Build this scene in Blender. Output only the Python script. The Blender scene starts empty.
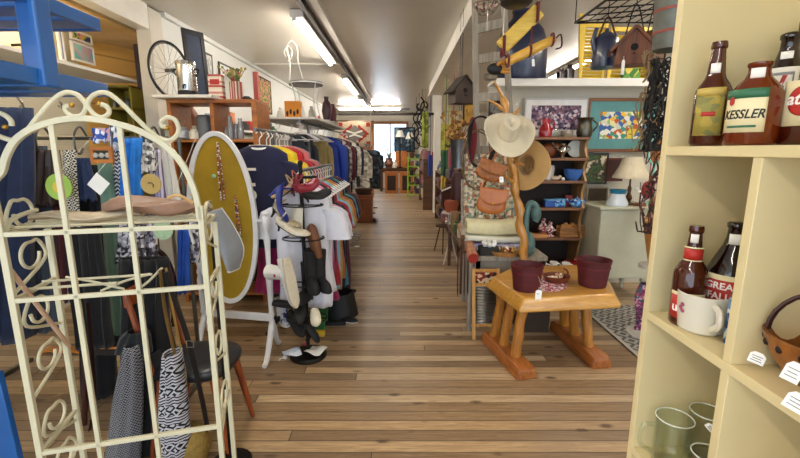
import bpy, bmesh, math, random
from mathutils import Vector, Matrix, Euler, noise
R=random.Random(7)
V=Vector
PI=math.pi
SC=bpy.context.scene
COL=SC.collection
EYE=1.55; FPX=420.0; PITCH=math.radians(10.66)
# ---- survey helpers: a sight line of the photo met with a plane of the room
def _ray(x,y):
    a=(x-400)/FPX; b=(229-y)/FPX
    return V((a, math.cos(PITCH)+b*math.sin(PITCH), -math.sin(PITCH)+b*math.cos(PITCH)))
def P(x,y,Y):
    r=_ray(x,y); return V((0,0,EYE))+r*(Y/r.y)
def PZ(x,y,z):
    r=_ray(x,y); return V((0,0,EYE))+r*((z-EYE)/r.z)
def PX(x,y,X):
    r=_ray(x,y); return V((0,0,EYE))+r*(X/r.x)
def lerp(a,b,t): return a+(b-a)*t
def smooth_path(pts,n=6,closed=False):
    pts=[V(p) for p in pts]; out=[]; N=len(pts)
    rng=range(N if closed else N-1)
    for i in rng:
        p1=pts[i]; p2=pts[(i+1)%N]
        p0=pts[i-1] if (i>0 or closed) else p1*2-p2
        p3=pts[(i+2)%N] if (i+2<N or closed) else p2*2-p1
        for k in range(n):
            t=k/n
            out.append(.5*((2*p1)+(p2-p0)*t+(2*p0-5*p1+4*p2-p3)*t*t+(3*p1-p0-3*p2+p3)*t**3))
    if not closed: out.append(pts[-1])
    return out
# ---- objects
ORG={}
def org(o):
    return ORG[o.name] if o is not None else V((0,0,0))
def meta(o,label=None,cat=None,group=None,kind=None):
    if label: o['label']=label
    if cat: o['category']=cat
    if group: o['group']=group
    if kind: o['kind']=kind
    return o
def thing(name,label,cat,loc=(0,0,0),group=None,kind=None):
    o=bpy.data.objects.new(name,None); COL.objects.link(o); o.empty_display_size=.05
    o.location=loc; ORG[o.name]=V(loc)
    return meta(o,label,cat,group,kind)
def dup(t,loc,rz=None,sc=None,label=None,group=None,rot=None,mats=None):
    r=t.copy(); COL.objects.link(r); r.location=loc; ORG[r.name]=V(loc)
    if rz is not None: r.rotation_euler=(0,0,rz)
    if rot is not None: r.rotation_euler=rot
    if sc is not None: r.scale=(sc,sc,sc) if not hasattr(sc,'__len__') else sc
    if label: r['label']=label
    if group: r['group']=group
    def swap(o):
        if mats and o.type=='MESH':
            for i,s in enumerate(o.material_slots):
                if s.material and s.material.name in mats:
                    s.link='OBJECT'; s.material=mats[s.material.name]
    swap(r)
    for ch in list(t.children):
        c=ch.copy(); COL.objects.link(c); c.parent=r; swap(c)
        for g in ch.children:
            d=g.copy(); COL.objects.link(d); d.parent=c; swap(d)
    return r
class MB:
    def __init__(s): s.bm=bmesh.new(); s.mi=0
    def _fin(s,fs):
        for f in fs: f.material_index=s.mi
    def poly(s,pts):
        f=s.bm.faces.new([s.bm.verts.new(p) for p in pts]); s._fin([f]); return s
    def box(s,c,size,rot=None,taper=1.0):
        c=V(c); hx,hy,hz=[v/2 for v in size]
        vs=[]
        for z in (-hz,hz):
            k=taper if z>0 else 1
            for x,y in ((-hx,-hy),(hx,-hy),(hx,hy),(-hx,hy)):
                p=V((x*k,y*k,z))
                if rot is not None: p=rot@p
                vs.append(s.bm.verts.new(c+p))
        fs=[s.bm.faces.new([vs[i] for i in q]) for q in ((3,2,1,0),(4,5,6,7),(0,1,5,4),(1,2,6,5),(2,3,7,6),(3,0,4,7))]
        s._fin(fs); return s
    def span(s,a,b):   # box from corner to corner
        a=V(a);b=V(b); return s.box((a+b)/2,[abs(v) for v in (b-a)])
    def bar(s,p0,p1,w,h,up=(0,0,1),w1=None):
        p0=V(p0);p1=V(p1);d=(p1-p0); L=d.length; d.normalize()
        u=V(up); x=d.cross(u)
        if x.length<1e-4: x=d.cross(V((0,1,0)))
        x.normalize(); u=x.cross(d)
        vs=[]
        for q,ww in ((p0,w),(p1,w1 or w)):
            for a,b in ((-1,-1),(1,-1),(1,1),(-1,1)):
                vs.append(s.bm.verts.new(q+x*(a*ww/2)+u*(b*h/2)))
        fs=[s.bm.faces.new([vs[i] for i in q]) for q in ((0,1,2,3),(7,6,5,4),(1,0,4,5),(2,1,5,6),(3,2,6,7),(0,3,7,4))]
        s._fin(fs); return s
    def tube(s,pts,r,seg=8,closed=False,caps=True,flat=1.0):
        pts=[V(p) for p in pts]; N=len(pts)
        rr=r if hasattr(r,'__len__') else [r]*N
        rings=[]; prev=None
        for i,p in enumerate(pts):
            if closed: t=pts[(i+1)%N]-pts[i-1]
            elif i==0: t=pts[1]-p
            elif i==N-1: t=p-pts[i-1]
            else: t=pts[i+1]-pts[i-1]
            if t.length<1e-9: t=V((0,0,1))
            t.normalize()
            if prev is None:
                a=V((0,0,1)) if abs(t.z)<.9 else V((1,0,0))
                n=t.cross(a).normalized()
            else:
                n=prev-t*prev.dot(t)
                n=n.normalized() if n.length>1e-6 else t.orthogonal().normalized()
            prev=n; b=t.cross(n)
            rings.append([s.bm.verts.new(p+n*(math.cos(2*PI*k/seg)*rr[i])+b*(math.sin(2*PI*k/seg)*rr[i]*flat)) for k in range(seg)])
        fs=[]
        for i in range(N if closed else N-1):
            A=rings[i];B=rings[(i+1)%N]
            for k in range(seg):
                fs.append(s.bm.faces.new((A[k],A[(k+1)%seg],B[(k+1)%seg],B[k])))
        if caps and not closed:
            fs.append(s.bm.faces.new(rings[0][::-1])); fs.append(s.bm.faces.new(rings[-1]))
        s._fin(fs); return s
    def cyl(s,p0,p1,r0,r1=None,seg=20):
        return s.tube([p0,p1],[r0,r0 if r1 is None else r1],seg)
    def lathe(s,prof,c=(0,0,0),seg=28,M=None,sx=1,sy=1,a0=0,a1=2*PI):
        c=V(c); rings=[]; full=abs(a1-a0-2*PI)<1e-6
        n=seg if full else seg+1
        for r,z in prof:
            ring=[]
            for k in range(n):
                a=a0+(a1-a0)*k/seg
                p=V((r*math.cos(a)*sx,r*math.sin(a)*sy,z))
                if M is not None: p=M@p
                ring.append(s.bm.verts.new(c+p))
            rings.append(ring)
        fs=[]
        for A,B in zip(rings,rings[1:]):
            for k in range(seg):
                k2=(k+1)%n
                fs.append(s.bm.faces.new((A[k],A[k2],B[k2],B[k])))
        if full:
            if prof[0][0]>1e-5: fs.append(s.bm.faces.new(rings[0][::-1]))
            if prof[-1][0]>1e-5: fs.append(s.bm.faces.new(rings[-1]))
        s._fin(fs); return s
    def ball(s,c,r,seg=14,rings=9,rot=None):
        if not hasattr(r,'__len__'): r=(r,r,r)
        c=V(c); vs=[]
        top=s.bm.verts.new(c+(rot@V((0,0,r[2])) if rot else V((0,0,r[2])))); bot=s.bm.verts.new(c+(rot@V((0,0,-r[2])) if rot else V((0,0,-r[2]))))
        for i in range(1,rings):
            ph=PI*i/rings; ring=[]
            for k in range(seg):
                a=2*PI*k/seg; p=V((r[0]*math.sin(ph)*math.cos(a),r[1]*math.sin(ph)*math.sin(a),r[2]*math.cos(ph)))
                if rot: p=rot@p
                ring.append(s.bm.verts.new(c+p))
            vs.append(ring)
        fs=[]
        for k in range(seg):
            fs.append(s.bm.faces.new((top,vs[0][k],vs[0][(k+1)%seg])))
            fs.append(s.bm.faces.new((bot,vs[-1][(k+1)%seg],vs[-1][k])))
        for A,B in zip(vs,vs[1:]):
            for k in range(seg): fs.append(s.bm.faces.new((A[k],B[k],B[(k+1)%seg],A[(k+1)%seg])))
        s._fin(fs); return s
    def prism(s,pts,d,O=(0,0,0),X=(1,0,0),Z=(0,0,1)):
        # outline in the X/Z plane at O, thickness d along X x Z
        O=V(O);X=V(X).normalized();Z=V(Z).normalized();N=X.cross(Z)
        A=[s.bm.verts.new(O+X*a+Z*b-N*(d/2)) for a,b in pts]
        B=[s.bm.verts.new(O+X*a+Z*b+N*(d/2)) for a,b in pts]
        n=len(pts); fs=[s.bm.faces.new(A[::-1]),s.bm.faces.new(B)]
        for i in range(n): fs.append(s.bm.faces.new((A[i],A[(i+1)%n],B[(i+1)%n],B[i])))
        s._fin(fs); return s
    def grid(s,fn,nu,nv,closeu=False):
        g=[[s.bm.verts.new(fn(i/nu,j/nv)) for j in range(nv+1)] for i in range(nu if closeu else nu+1)]
        fs=[]; n=len(g)
        for i in range(nu):
            for j in range(nv):
                fs.append(s.bm.faces.new((g[i][j],g[(i+1)%n][j],g[(i+1)%n][j+1],g[i][j+1])))
        s._fin(fs); return s
    def loft(s,rings,caps=True):
        rs=[[s.bm.verts.new(p) for p in r] for r in rings]; n=len(rs[0]); fs=[]
        for A,B in zip(rs,rs[1:]):
            for k in range(n): fs.append(s.bm.faces.new((A[k],A[(k+1)%n],B[(k+1)%n],B[k])))
        if caps: fs.append(s.bm.faces.new(rs[0][::-1])); fs.append(s.bm.faces.new(rs[-1]))
        s._fin(fs); return s
    def add(s,other_mesh,M):
        vs=[s.bm.verts.new(M(v.co)) for v in other_mesh.vertices]
        for p in other_mesh.polygons:
            try: s._fin([s.bm.faces.new([vs[i] for i in p.vertices])])
            except ValueError: pass
        return s
    def build(s,name,mats,parent=None,bevel=0,solid=0,sub=0,smooth=True,label=None,cat=None,group=None,kind=None,ang=40,recalc=True,soff=-1):
        bm=s.bm
        if not hasattr(mats,'__len__'): mats=[mats]
        if recalc: bmesh.ops.recalc_face_normals(bm,faces=bm.faces[:])
        if parent is not None: o0=org(parent)
        else:
            xs=[v.co for v in bm.verts]
            o0=V(((min(v.x for v in xs)+max(v.x for v in xs))/2,(min(v.y for v in xs)+max(v.y for v in xs))/2,min(v.z for v in xs)))
        for v in bm.verts: v.co=v.co-o0
        me=bpy.data.meshes.new(name); bm.to_mesh(me); bm.free()
        for m in mats: me.materials.append(m)
        o=bpy.data.objects.new(name,me); COL.objects.link(o)
        if parent is not None: o.parent=parent
        else: o.location=o0
        ORG[o.name]=o0.copy()
        if smooth:
            for p in me.polygons: p.use_smooth=True
            me.set_sharp_from_angle(angle=math.radians(ang))
        if bevel:
            b=o.modifiers.new('b','BEVEL'); b.width=bevel; b.segments=2; b.limit_method='ANGLE'; b.angle_limit=math.radians(40)
        if solid:
            m=o.modifiers.new('s','SOLIDIFY'); m.thickness=solid; m.offset=soff
        if sub:
            m=o.modifiers.new('u','SUBSURF'); m.levels=sub; m.render_levels=sub
        return meta(o,label,cat,group,kind)
def text_on(string,size,O,X,Z,mat,parent,bend=None,name='lettering',align='CENTER',extr=.0004,shear=0,sx=1.0,bold=False):
    """real lettering laid on a surface; bend=(axis point, radius) wraps it about a vertical axis"""
    cu=bpy.data.curves.new('txt','FONT'); cu.body=string; cu.size=size; cu.align_x=align; cu.align_y='CENTER'; cu.extrude=extr; cu.shear=shear
    if bold: cu.offset=size*.02
    cu.resolution_u=3
    o=bpy.data.objects.new('txt',cu); COL.objects.link(o)
    bpy.context.view_layer.update()
    me=bpy.data.meshes.new_from_object(o)
    bpy.data.objects.remove(o)
    O=V(O);X=V(X).normalized();Z=V(Z).normalized();N=X.cross(Z)
    mb=MB()
    if bend is None:
        mb.add(me,lambda c:O+X*(c.x*sx)+Z*c.y-N*(-c.z+0) if False else O+X*(c.x*sx)+Z*c.y-N*c.z*-1)
    else:
        ax,r,a0=bend  # axis xy, radius, angle at text centre
        mb.add(me,lambda c:V((ax[0]+(r+c.z)*math.cos(a0+c.x*sx/r),ax[1]+(r+c.z)*math.sin(a0+c.x*sx/r),O.z+c.y)))
    bpy.data.meshes.remove(me)
    return mb.build(name,mat,parent,smooth=False,recalc=False)
# ---- materials
MATS={}
def _new(name):
    m=bpy.data.materials.new(name); m.use_nodes=True
    nt=m.node_tree; b=nt.nodes['Principled BSDF']; return m,nt,b
def N(nt,t,**k):
    n=nt.nodes.new(t)
    for a,v in k.items():
        if a.startswith('i_'):
            key=a[2:].replace('_',' ')
            n.inputs[key].default_value=v
        else: setattr(n,a,v)
    return n
def srgb(c):
    if isinstance(c,str):
        c=c.lstrip('#'); c=[int(c[i:i+2],16)/255 for i in (0,2,4)]
    return tuple((x/12.92 if x<=.04045 else ((x+.055)/1.055)**2.4) for x in c[:3])+(1,)
def ramp(nt,stops,mode='LINEAR'):
    n=nt.nodes.new('ShaderNodeValToRGB'); n.color_ramp.interpolation=mode
    el=n.color_ramp.elements
    while len(el)<len(stops): el.new(.5)
    for e,(p,c) in zip(el,stops): e.position=p; e.color=srgb(c) if not isinstance(c,float) else (c,c,c,1)
    return n
def coords(nt,scale=(1,1,1),rot=(0,0,0),obj=True):
    tc=nt.nodes.new('ShaderNodeTexCoord'); mp=nt.nodes.new('ShaderNodeMapping')
    mp.inputs['Scale'].default_value=scale; mp.inputs['Rotation'].default_value=rot
    nt.links.new(tc.outputs['Object'],mp.inputs['Vector']); return mp.outputs[0]
def vary(c,k):
    l=srgb(c); return tuple(min(1,x*k) for x in l[:3])+(1,)
def plain(c,rough=.5,metal=0,var=.12,vs=6,bump=.0,bs=60,name='paint',sheen=0,coat=0):
    key=('p',c,rough,metal,var,vs,bump,bs,sheen,coat)
    if key in MATS: return MATS[key]
    m,nt,b=_new(name); L=nt.links
    v=coords(nt)
    n=N(nt,'ShaderNodeTexNoise',i_Scale=vs,i_Detail=5.0,i_Roughness=.6); L.new(v,n.inputs['Vector'])
    r=nt.nodes.new('ShaderNodeValToRGB'); r.color_ramp.elements[0].position=.3; r.color_ramp.elements[1].position=.7
    r.color_ramp.elements[0].color=vary(c,1-var); r.color_ramp.elements[1].color=vary(c,1+var)
    L.new(n.outputs['Fac'],r.inputs[0]); L.new(r.outputs[0],b.inputs['Base Color'])
    b.inputs['Roughness'].default_value=rough; b.inputs['Metallic'].default_value=metal
    if sheen: b.inputs['Sheen Weight'].default_value=sheen
    if coat: b.inputs['Coat Weight'].default_value=coat; b.inputs['Coat Roughness'].default_value=.1
    if bump:
        n2=N(nt,'ShaderNodeTexNoise',i_Scale=bs,i_Detail=3.0); L.new(v,n2.inputs['Vector'])
        bp=N(nt,'ShaderNodeBump',i_Strength=bump,i_Distance=.01); L.new(n2.outputs['Fac'],bp.inputs['Height']); L.new(bp.outputs[0],b.inputs['Normal'])
    MATS[key]=m; return m
def cloth(c,var=.18,rough=.9,name='cloth'):
    return plain(c,rough,0,var,14,.35,350,name,sheen=.15)
def wood(c1,c2,axis='x',scale=9,rough=.45,name='wood',coat=0,stretch=12):
    key=('w',c1,c2,axis,scale,rough,coat,stretch)
    if key in MATS: return MATS[key]
    m,nt,b=_new(name); L=nt.links
    s=[stretch]*3; s['xyz'.index(axis)]=1
    v=coords(nt,scale=tuple(x*scale/10 for x in s))
    n=N(nt,'ShaderNodeTexNoise',i_Scale=3.0,i_Detail=6.0,i_Roughness=.65,i_Distortion=.6); L.new(v,n.inputs['Vector'])
    r=ramp(nt,[(.3,c1),(.68,c2)]); L.new(n.outputs['Fac'],r.inputs[0]); L.new(r.outputs[0],b.inputs['Base Color'])
    b.inputs['Roughness'].default_value=rough
    if coat: b.inputs['Coat Weight'].default_value=coat; b.inputs['Coat Roughness'].default_value=.15
    bp=N(nt,'ShaderNodeBump',i_Strength=.15,i_Distance=.005); L.new(n.outputs['Fac'],bp.inputs['Height']); L.new(bp.outputs[0],b.inputs['Normal'])
    MATS[key]=m; return m
def multi(cols,scale=30,rough=.8,kind='voronoi',name='patterned_cloth',rnd=1.0,stretch=(1,1,1),rot=(0,0,0)):
    """cells of several colours"""
    key=('m',tuple(cols),scale,rough,kind,rnd,stretch,rot)
    if key in MATS: return MATS[key]
    m,nt,b=_new(name); L=nt.links
    v=coords(nt,scale=stretch,rot=rot)
    if kind=='voronoi':
        n=N(nt,'ShaderNodeTexVoronoi',i_Scale=scale,i_Randomness=rnd); L.new(v,n.inputs['Vector'])
        sep=nt.nodes.new('ShaderNodeSeparateColor'); L.new(n.outputs['Color'],sep.inputs[0]); f=sep.outputs[0]
    else:
        n=N(nt,'ShaderNodeTexNoise',i_Scale=scale,i_Detail=2.0); L.new(v,n.inputs['Vector'])
        mr=N(nt,'ShaderNodeMapRange'); mr.inputs[1].default_value=.3; mr.inputs[2].default_value=.7; L.new(n.outputs['Fac'],mr.inputs[0]); f=mr.outputs[0]
    k=len(cols); r=ramp(nt,[(i/k,c) for i,c in enumerate(cols)],'CONSTANT' if kind=='voronoi' else 'LINEAR')
    L.new(f,r.inputs[0]); L.new(r.outputs[0],b.inputs['Base Color']); b.inputs['Roughness'].default_value=rough
    MATS[key]=m; return m
def stripes(cols,axis='z',period=.05,rough=.8,name='striped',distort=0.0,sharp=True,rot=(0,0,0)):
    key=('s',tuple(cols),axis,period,rough,distort,sharp,rot)
    if key in MATS: return MATS[key]
    m,nt,b=_new(name); L=nt.links
    v=coords(nt,rot=rot); sep=nt.nodes.new('ShaderNodeSeparateXYZ')
    L.new(v,sep.inputs[0])
    f=sep.outputs['xyz'.index(axis)]
    if distort:
        n=N(nt,'ShaderNodeTexNoise',i_Scale=12.0); L.new(v,n.inputs['Vector'])
        a=N(nt,'ShaderNodeMath',operation='MULTIPLY_ADD'); L.new(n.outputs['Fac'],a.inputs[0]); a.inputs[1].default_value=distort; L.new(f,a.inputs[2]); f=a.outputs[0]
    d=N(nt,'ShaderNodeMath',operation='DIVIDE'); L.new(f,d.inputs[0]); d.inputs[1].default_value=period
    fr=N(nt,'ShaderNodeMath',operation='FRACT'); L.new(d.outputs[0],fr.inputs[0])
    k=len(cols); r=ramp(nt,[(i/k,c) for i,c in enumerate(cols)],'CONSTANT' if sharp else 'LINEAR')
    L.new(fr.outputs[0],r.inputs[0]); L.new(r.outputs[0],b.inputs['Base Color']); b.inputs['Roughness'].default_value=rough
    MATS[key]=m; return m
def weave(c1,c2,ax=('x','z'),period=.02,mode='diamond',rough=.9,name='patterned_knit'):
    """diamond / zigzag / check / peg-hole patterns from two coordinates"""
    key=('v',c1,c2,ax,period,mode,rough)
    if key in MATS: return MATS[key]
    m,nt,b=_new(name); L=nt.links
    v=coords(nt); sep=nt.nodes.new('ShaderNodeSeparateXYZ'); L.new(v,sep.inputs[0])
    def mth(op,a,bb=None,c=None):
        n=N(nt,'ShaderNodeMath',operation=op)
        for i,q in enumerate((a,bb,c)):
            if q is None: continue
            if isinstance(q,(int,float)): n.inputs[i].default_value=q
            else: L.new(q,n.inputs[i])
        return n.outputs[0]
    a=sep.outputs['xyz'.index(ax[0])]; c=sep.outputs['xyz'.index(ax[1])]
    u=mth('DIVIDE',a,period); w=mth('DIVIDE',c,period)
    tu=mth('PINGPONG',u,.5); tw=mth('PINGPONG',w,.5)
    if mode=='diamond':
        s=mth('ADD',tu,tw); s=mth('FRACT',mth('MULTIPLY',s,2.0)); fac=mth('GREATER_THAN',s,.5)
    elif mode=='zigzag':
        s=mth('FRACT',mth('ADD',w,mth('MULTIPLY',tu,1.2))); fac=mth('GREATER_THAN',s,.5)
    elif mode=='check':
        x=mth('GREATER_THAN',tu,.25); y=mth('GREATER_THAN',tw,.25); fac=mth('ABSOLUTE',mth('SUBTRACT',x,y))
    elif mode=='peg':
        d=mth('SQRT',mth('ADD',mth('MULTIPLY',tu,tu),mth('MULTIPLY',tw,tw))); fac=mth('LESS_THAN',d,.13)
    elif mode=='grid':
        x=mth('LESS_THAN',tu,.06); y=mth('LESS_THAN',tw,.06); fac=mth('MAXIMUM',x,y)
    elif mode=='fair':   # bands of different motifs
        z1=mth('GREATER_THAN',mth('FRACT',mth('ADD',mth('MULTIPLY',tu,2.0),mth('MULTIPLY',tw,2.0))),.5)
        z2=mth('GREATER_THAN',mth('FRACT',mth('ADD',mth('MULTIPLY',w,3.0),tu)),.45)
        band=mth('GREATER_THAN',mth('PINGPONG',mth('DIVIDE',w,2.2),.5),.27)
        mx=N(nt,'ShaderNodeMix'); mx.data_type='FLOAT'; L.new(band,mx.inputs[0]); L.new(z1,mx.inputs[2]); L.new(z2,mx.inputs[3]); fac=mx.outputs[0]
    r=ramp(nt,[(0,c1),(.5,c2)],'CONSTANT'); L.new(fac,r.inputs[0]); L.new(r.outputs[0],b.inputs['Base Color']); b.inputs['Roughness'].default_value=rough
    MATS[key]=m; return m
def glass(c='#ffffff',rough=.02,name='glass',ior=1.45):
    key=('g',c,rough)
    if key in MATS: return MATS[key]
    m,nt,b=_new(name); b.inputs['Base Color'].default_value=srgb(c); b.inputs['Transmission Weight'].default_value=1; b.inputs['Roughness'].default_value=rough; b.inputs['IOR'].default_value=ior
    MATS[key]=m; return m
def emit(c,st,name='lamp_glow'):
    key=('e',c,st)
    if key in MATS: return MATS[key]
    m,nt,b=_new(name); b.inputs['Base Color'].default_value=srgb(c); b.inputs['Emission Color'].default_value=srgb(c); b.inputs['Emission Strength'].default_value=st
    MATS[key]=m; return m
def metal(c='#b8b8b8',rough=.3,name='metal'): return plain(c,rough,1,.12,20,name=name)
# common
M_cream=plain('#dccb9a',.45,var=.05,vs=3,name='cream_paint')
M_rackw=plain('#d0c9a9',.4,var=.06,vs=12,name='ivory_enamel')
M_white=plain('#ece9e2',.55,var=.05,vs=4,name='white_paint')
M_hang=plain('#f0efec',.35,var=.03,name='white_plastic')
M_chrome=metal('#c9c9c9',.18,'chrome')
M_iron=plain('#17140f',.5,.6,.2,20,name='black_iron')
M_rust=plain('#4a2c1c',.8,.3,.35,25,.3,120,name='rusty_iron')
M_black=plain('#0c0c0e',.6,name='black')
M_tag=plain('#f3f1ea',.7,var=.03,name='tag_card')
M_ink=plain('#2a2a30',.7,name='ink')
M_string=plain('#d9d2c0',.9,name='string')
M_brass=metal('#b98f3c',.3,'brass')
M_oldwood=wood('#3c2413','#6b4526','x',name='dark_wood')
M_honey=wood('#a5682a','#c98d48','x',coat=.3,name='honey_wood')
M_greywood=wood('#6f675b','#a39a8b','z',rough=.8,name='weathered_wood')
M_brown=cloth('#4b2a18',name='brown_cloth')
def tag(p,w=.035,h=.05,X=(1,0,0),parent=None,rot=.1,label=None,string=True,lines=2,name='price_tag'):
    """a price tag hanging from point p; a child of what it hangs on"""
    p=V(p); X=V(X).normalized(); Z=V((0,0,1)); 
    X2=(X*math.cos(rot)+Z*math.sin(rot)); Z2=(Z*math.cos(rot)-X*math.sin(rot)); Nn=X2.cross(Z2)
    c=p-Z2*(.02+h/2)
    mb=MB(); mb.prism([(-w/2,-h/2),(w/2,-h/2),(w/2,h*.35),(w*.3,h/2),(-w*.3,h/2),(-w/2,h*.35)],.001,c,X2,Z2)
    if string: mb.tube([p,c+Z2*(h*.4)],.0008,4)
    o=mb.build(name,M_tag,parent)
    if lines:
        l=MB()
        for i in range(lines):
            l.box(c+Z2*(h*(.1-.25*i))+Nn*.001,(1,1,1)) if False else l.prism([(-w*.3,-.0012),(w*(.1+.2*((i*7)%2)),-.0012),(w*(.1+.2*((i*7)%2)),.0012),(-w*.3,.0012)],.0024,c+Z2*(h*(.1-.25*i)),X2,Z2)
        l.build('writing',M_ink,o if parent is None or parent.parent is None else parent) if parent is not None else None
    return o
# ================= THE SETTING =================
def struct(mb,name,m,**k): return mb.build(name,m,kind='structure',**k)
CEIL=3.05
def floor_mat():
    m,nt,b=_new('plank_floor'); L=nt.links
    v=coords(nt)
    br=N(nt,'ShaderNodeTexBrick'); br.offset=0; br.offset_frequency=2; br.squash_frequency=2; br.squash=1
    for k_,q in (('Scale',1.0),('Mortar Size',.0030),('Mortar Smooth',.3),('Bias',0.0),('Brick Width',4.3),('Row Height',.0875)): br.inputs[k_].default_value=q
    br.inputs['Color1'].default_value=(0,0,0,1); br.inputs['Color2'].default_value=(1,1,1,1); br.inputs['Mortar'].default_value=(.5,.5,.5,1)
    sy=N(nt,'ShaderNodeSeparateXYZ'); L.new(v,sy.inputs[0])
    dv=N(nt,'ShaderNodeMath',operation='DIVIDE'); L.new(sy.outputs[1],dv.inputs[0]); dv.inputs[1].default_value=.0875
    fl_=N(nt,'ShaderNodeMath',operation='FLOOR'); L.new(dv.outputs[0],fl_.inputs[0])
    wn=N(nt,'ShaderNodeTexWhiteNoise',noise_dimensions='1D'); L.new(fl_.outputs[0],wn.inputs['W'])
    sx_=N(nt,'ShaderNodeMath',operation='MULTIPLY_ADD'); L.new(wn.outputs['Value'],sx_.inputs[0]); sx_.inputs[1].default_value=4.3; L.new(sy.outputs[0],sx_.inputs[2])
    cb=N(nt,'ShaderNodeCombineXYZ'); L.new(sx_.outputs[0],cb.inputs[0]); L.new(sy.outputs[1],cb.inputs[1]); L.new(cb.outputs[0],br.inputs['Vector'])
    # grain, shifted from board to board
    mp=N(nt,'ShaderNodeMapping'); mp.inputs['Scale'].default_value=(1.6,30,1); L.new(v,mp.inputs['Vector'])
    add=N(nt,'ShaderNodeVectorMath',operation='MULTIPLY_ADD'); L.new(br.outputs['Color'],add.inputs[0]); add.inputs[1].default_value=(37,11,5); L.new(mp.outputs[0],add.inputs[2])
    g=N(nt,'ShaderNodeTexNoise',i_Scale=2.4,i_Detail=8.0,i_Roughness=.68,i_Distortion=1.2); L.new(add.outputs[0],g.inputs['Vector'])
    gr=ramp(nt,[(.25,'#6b5744'),(.38,'#a38b6c'),(.55,'#c4ad8b'),(.78,'#dfcdaa')]); L.new(g.outputs['Fac'],gr.inputs[0])
    tint=ramp(nt,[(0,'#8d7c6c'),(.3,'#c4b29e'),(.6,'#ecdcc6'),(1,'#ffffff')]); L.new(br.outputs['Color'],tint.inputs[0])
    mx=N(nt,'ShaderNodeMix'); mx.data_type='RGBA'; mx.blend_type='MULTIPLY'; mx.inputs[0].default_value=.85; L.new(gr.outputs[0],mx.inputs[6]); L.new(tint.outputs[0],mx.inputs[7])
    # worn grey patches
    w=N(nt,'ShaderNodeTexNoise',i_Scale=1.3,i_Detail=4.0); L.new(v,w.inputs['Vector'])
    wr=N(nt,'ShaderNodeMapRange'); wr.inputs[1].default_value=.45; wr.inputs[2].default_value=.75; wr.inputs[4].default_value=.5; L.new(w.outputs['Fac'],wr.inputs[0])
    m2=N(nt,'ShaderNodeMix'); m2.data_type='RGBA'; L.new(wr.outputs[0],m2.inputs[0]); L.new(mx.outputs[2],m2.inputs[6]); m2.inputs[7].default_value=srgb('#8f7f70')
    # knots
    mk=N(nt,'ShaderNodeMapping'); mk.inputs['Scale'].default_value=(3.6,8.3,1); L.new(v,mk.inputs['Vector'])
    vo=N(nt,'ShaderNodeTexVoronoi',i_Scale=1.0); L.new(mk.outputs[0],vo.inputs['Vector'])
    nz=N(nt,'ShaderNodeTexNoise',i_Scale=30.0); L.new(v,nz.inputs['Vector'])
    sm=N(nt,'ShaderNodeMath',operation='MULTIPLY_ADD'); L.new(nz.outputs['Fac'],sm.inputs[0]); sm.inputs[1].default_value=.12; L.new(vo.outputs['Distance'],sm.inputs[2])
    kr=N(nt,'ShaderNodeMapRange'); kr.inputs[1].default_value=.14; kr.inputs[2].default_value=.25; kr.inputs[3].default_value=.85; kr.inputs[4].default_value=0; L.new(sm.outputs[0],kr.inputs[0])
    m3=N(nt,'ShaderNodeMix'); m3.data_type='RGBA'; L.new(kr.outputs[0],m3.inputs[0]); L.new(m2.outputs[2],m3.inputs[6]); m3.inputs[7].default_value=srgb('#4a3424')
    m4=N(nt,'ShaderNodeMix'); m4.data_type='RGBA'; L.new(br.outputs['Fac'],m4.inputs[0]); L.new(m3.outputs[2],m4.inputs[6]); m4.inputs[7].default_value=srgb('#3a2a1e')
    L.new(m4.outputs[2],b.inputs['Base Color'])
    b.inputs['Roughness'].default_value=.38
    rr=N(nt,'ShaderNodeMapRange'); rr.inputs[3].default_value=.28; rr.inputs[4].default_value=.55; L.new(g.outputs['Fac'],rr.inputs[0]); L.new(rr.outputs[0],b.inputs['Roughness'])
    iv=N(nt,'ShaderNodeMath',operation='SUBTRACT'); iv.inputs[0].default_value=1; L.new(br.outputs['Fac'],iv.inputs[1])
    h=N(nt,'ShaderNodeMath',operation='MULTIPLY_ADD'); L.new(g.outputs['Fac'],h.inputs[0]); h.inputs[1].default_value=.25; L.new(iv.outputs[0],h.inputs[2])
    bp=N(nt,'ShaderNodeBump',i_Strength=.35,i_Distance=.004); L.new(h.outputs[0],bp.inputs['Height']); L.new(bp.outputs[0],b.inputs['Normal'])
    return m
M_floor=floor_mat()
M_ceil=plain('#cdc7bb',.3,var=.04,vs=1.2,name='ceiling_paint')
M_wall=plain('#d8dad6',.55,var=.04,vs=2,name='wall_paint')
M_beam=plain('#e8e4da',.55,var=.06,vs=5,name='beam_paint')
M_yel=stripes(['#d99a3e','#dda147','#d8983c','#dfa44c','#8d5f22'],'z',.20,.6,'yellow_boards') if False else None
struct(MB().span((-5.2,-3,-.06),(5.6,18.6,0)),'floor',M_floor,smooth=False)
struct(MB().span((-5.2,-3,CEIL),(5.6,18.6,CEIL+.08)),'ceiling',M_ceil,smooth=False)
# left wall beyond the pillar, and the opening into the side room
struct(MB().span((-2.85,5.0,0),(-2.65,17.5,CEIL)),'wall_left',M_wall,smooth=False)
mb=MB().span((-2.79,4.75,0),(-2.64,5.0,CEIL-.02)); struct(mb,'trim_1',plain('#cfc9bb',.5,var=.05,vs=3,name='pillar_paint'),smooth=False,bevel=.006)
struct(MB().span((-2.79,-1.0,2.80),(-2.645,4.75,CEIL)),'trim_2',M_beam,smooth=False,bevel=.006)
M_peg=weave('#e0d6b8','#948a70',('y','z'),.025,'peg',.7,'pegboard')
struct(MB().span((-3.45,-1.0,0),(-3.35,4.62,2.95)),'wall_side_room',M_peg,smooth=False)
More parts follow.
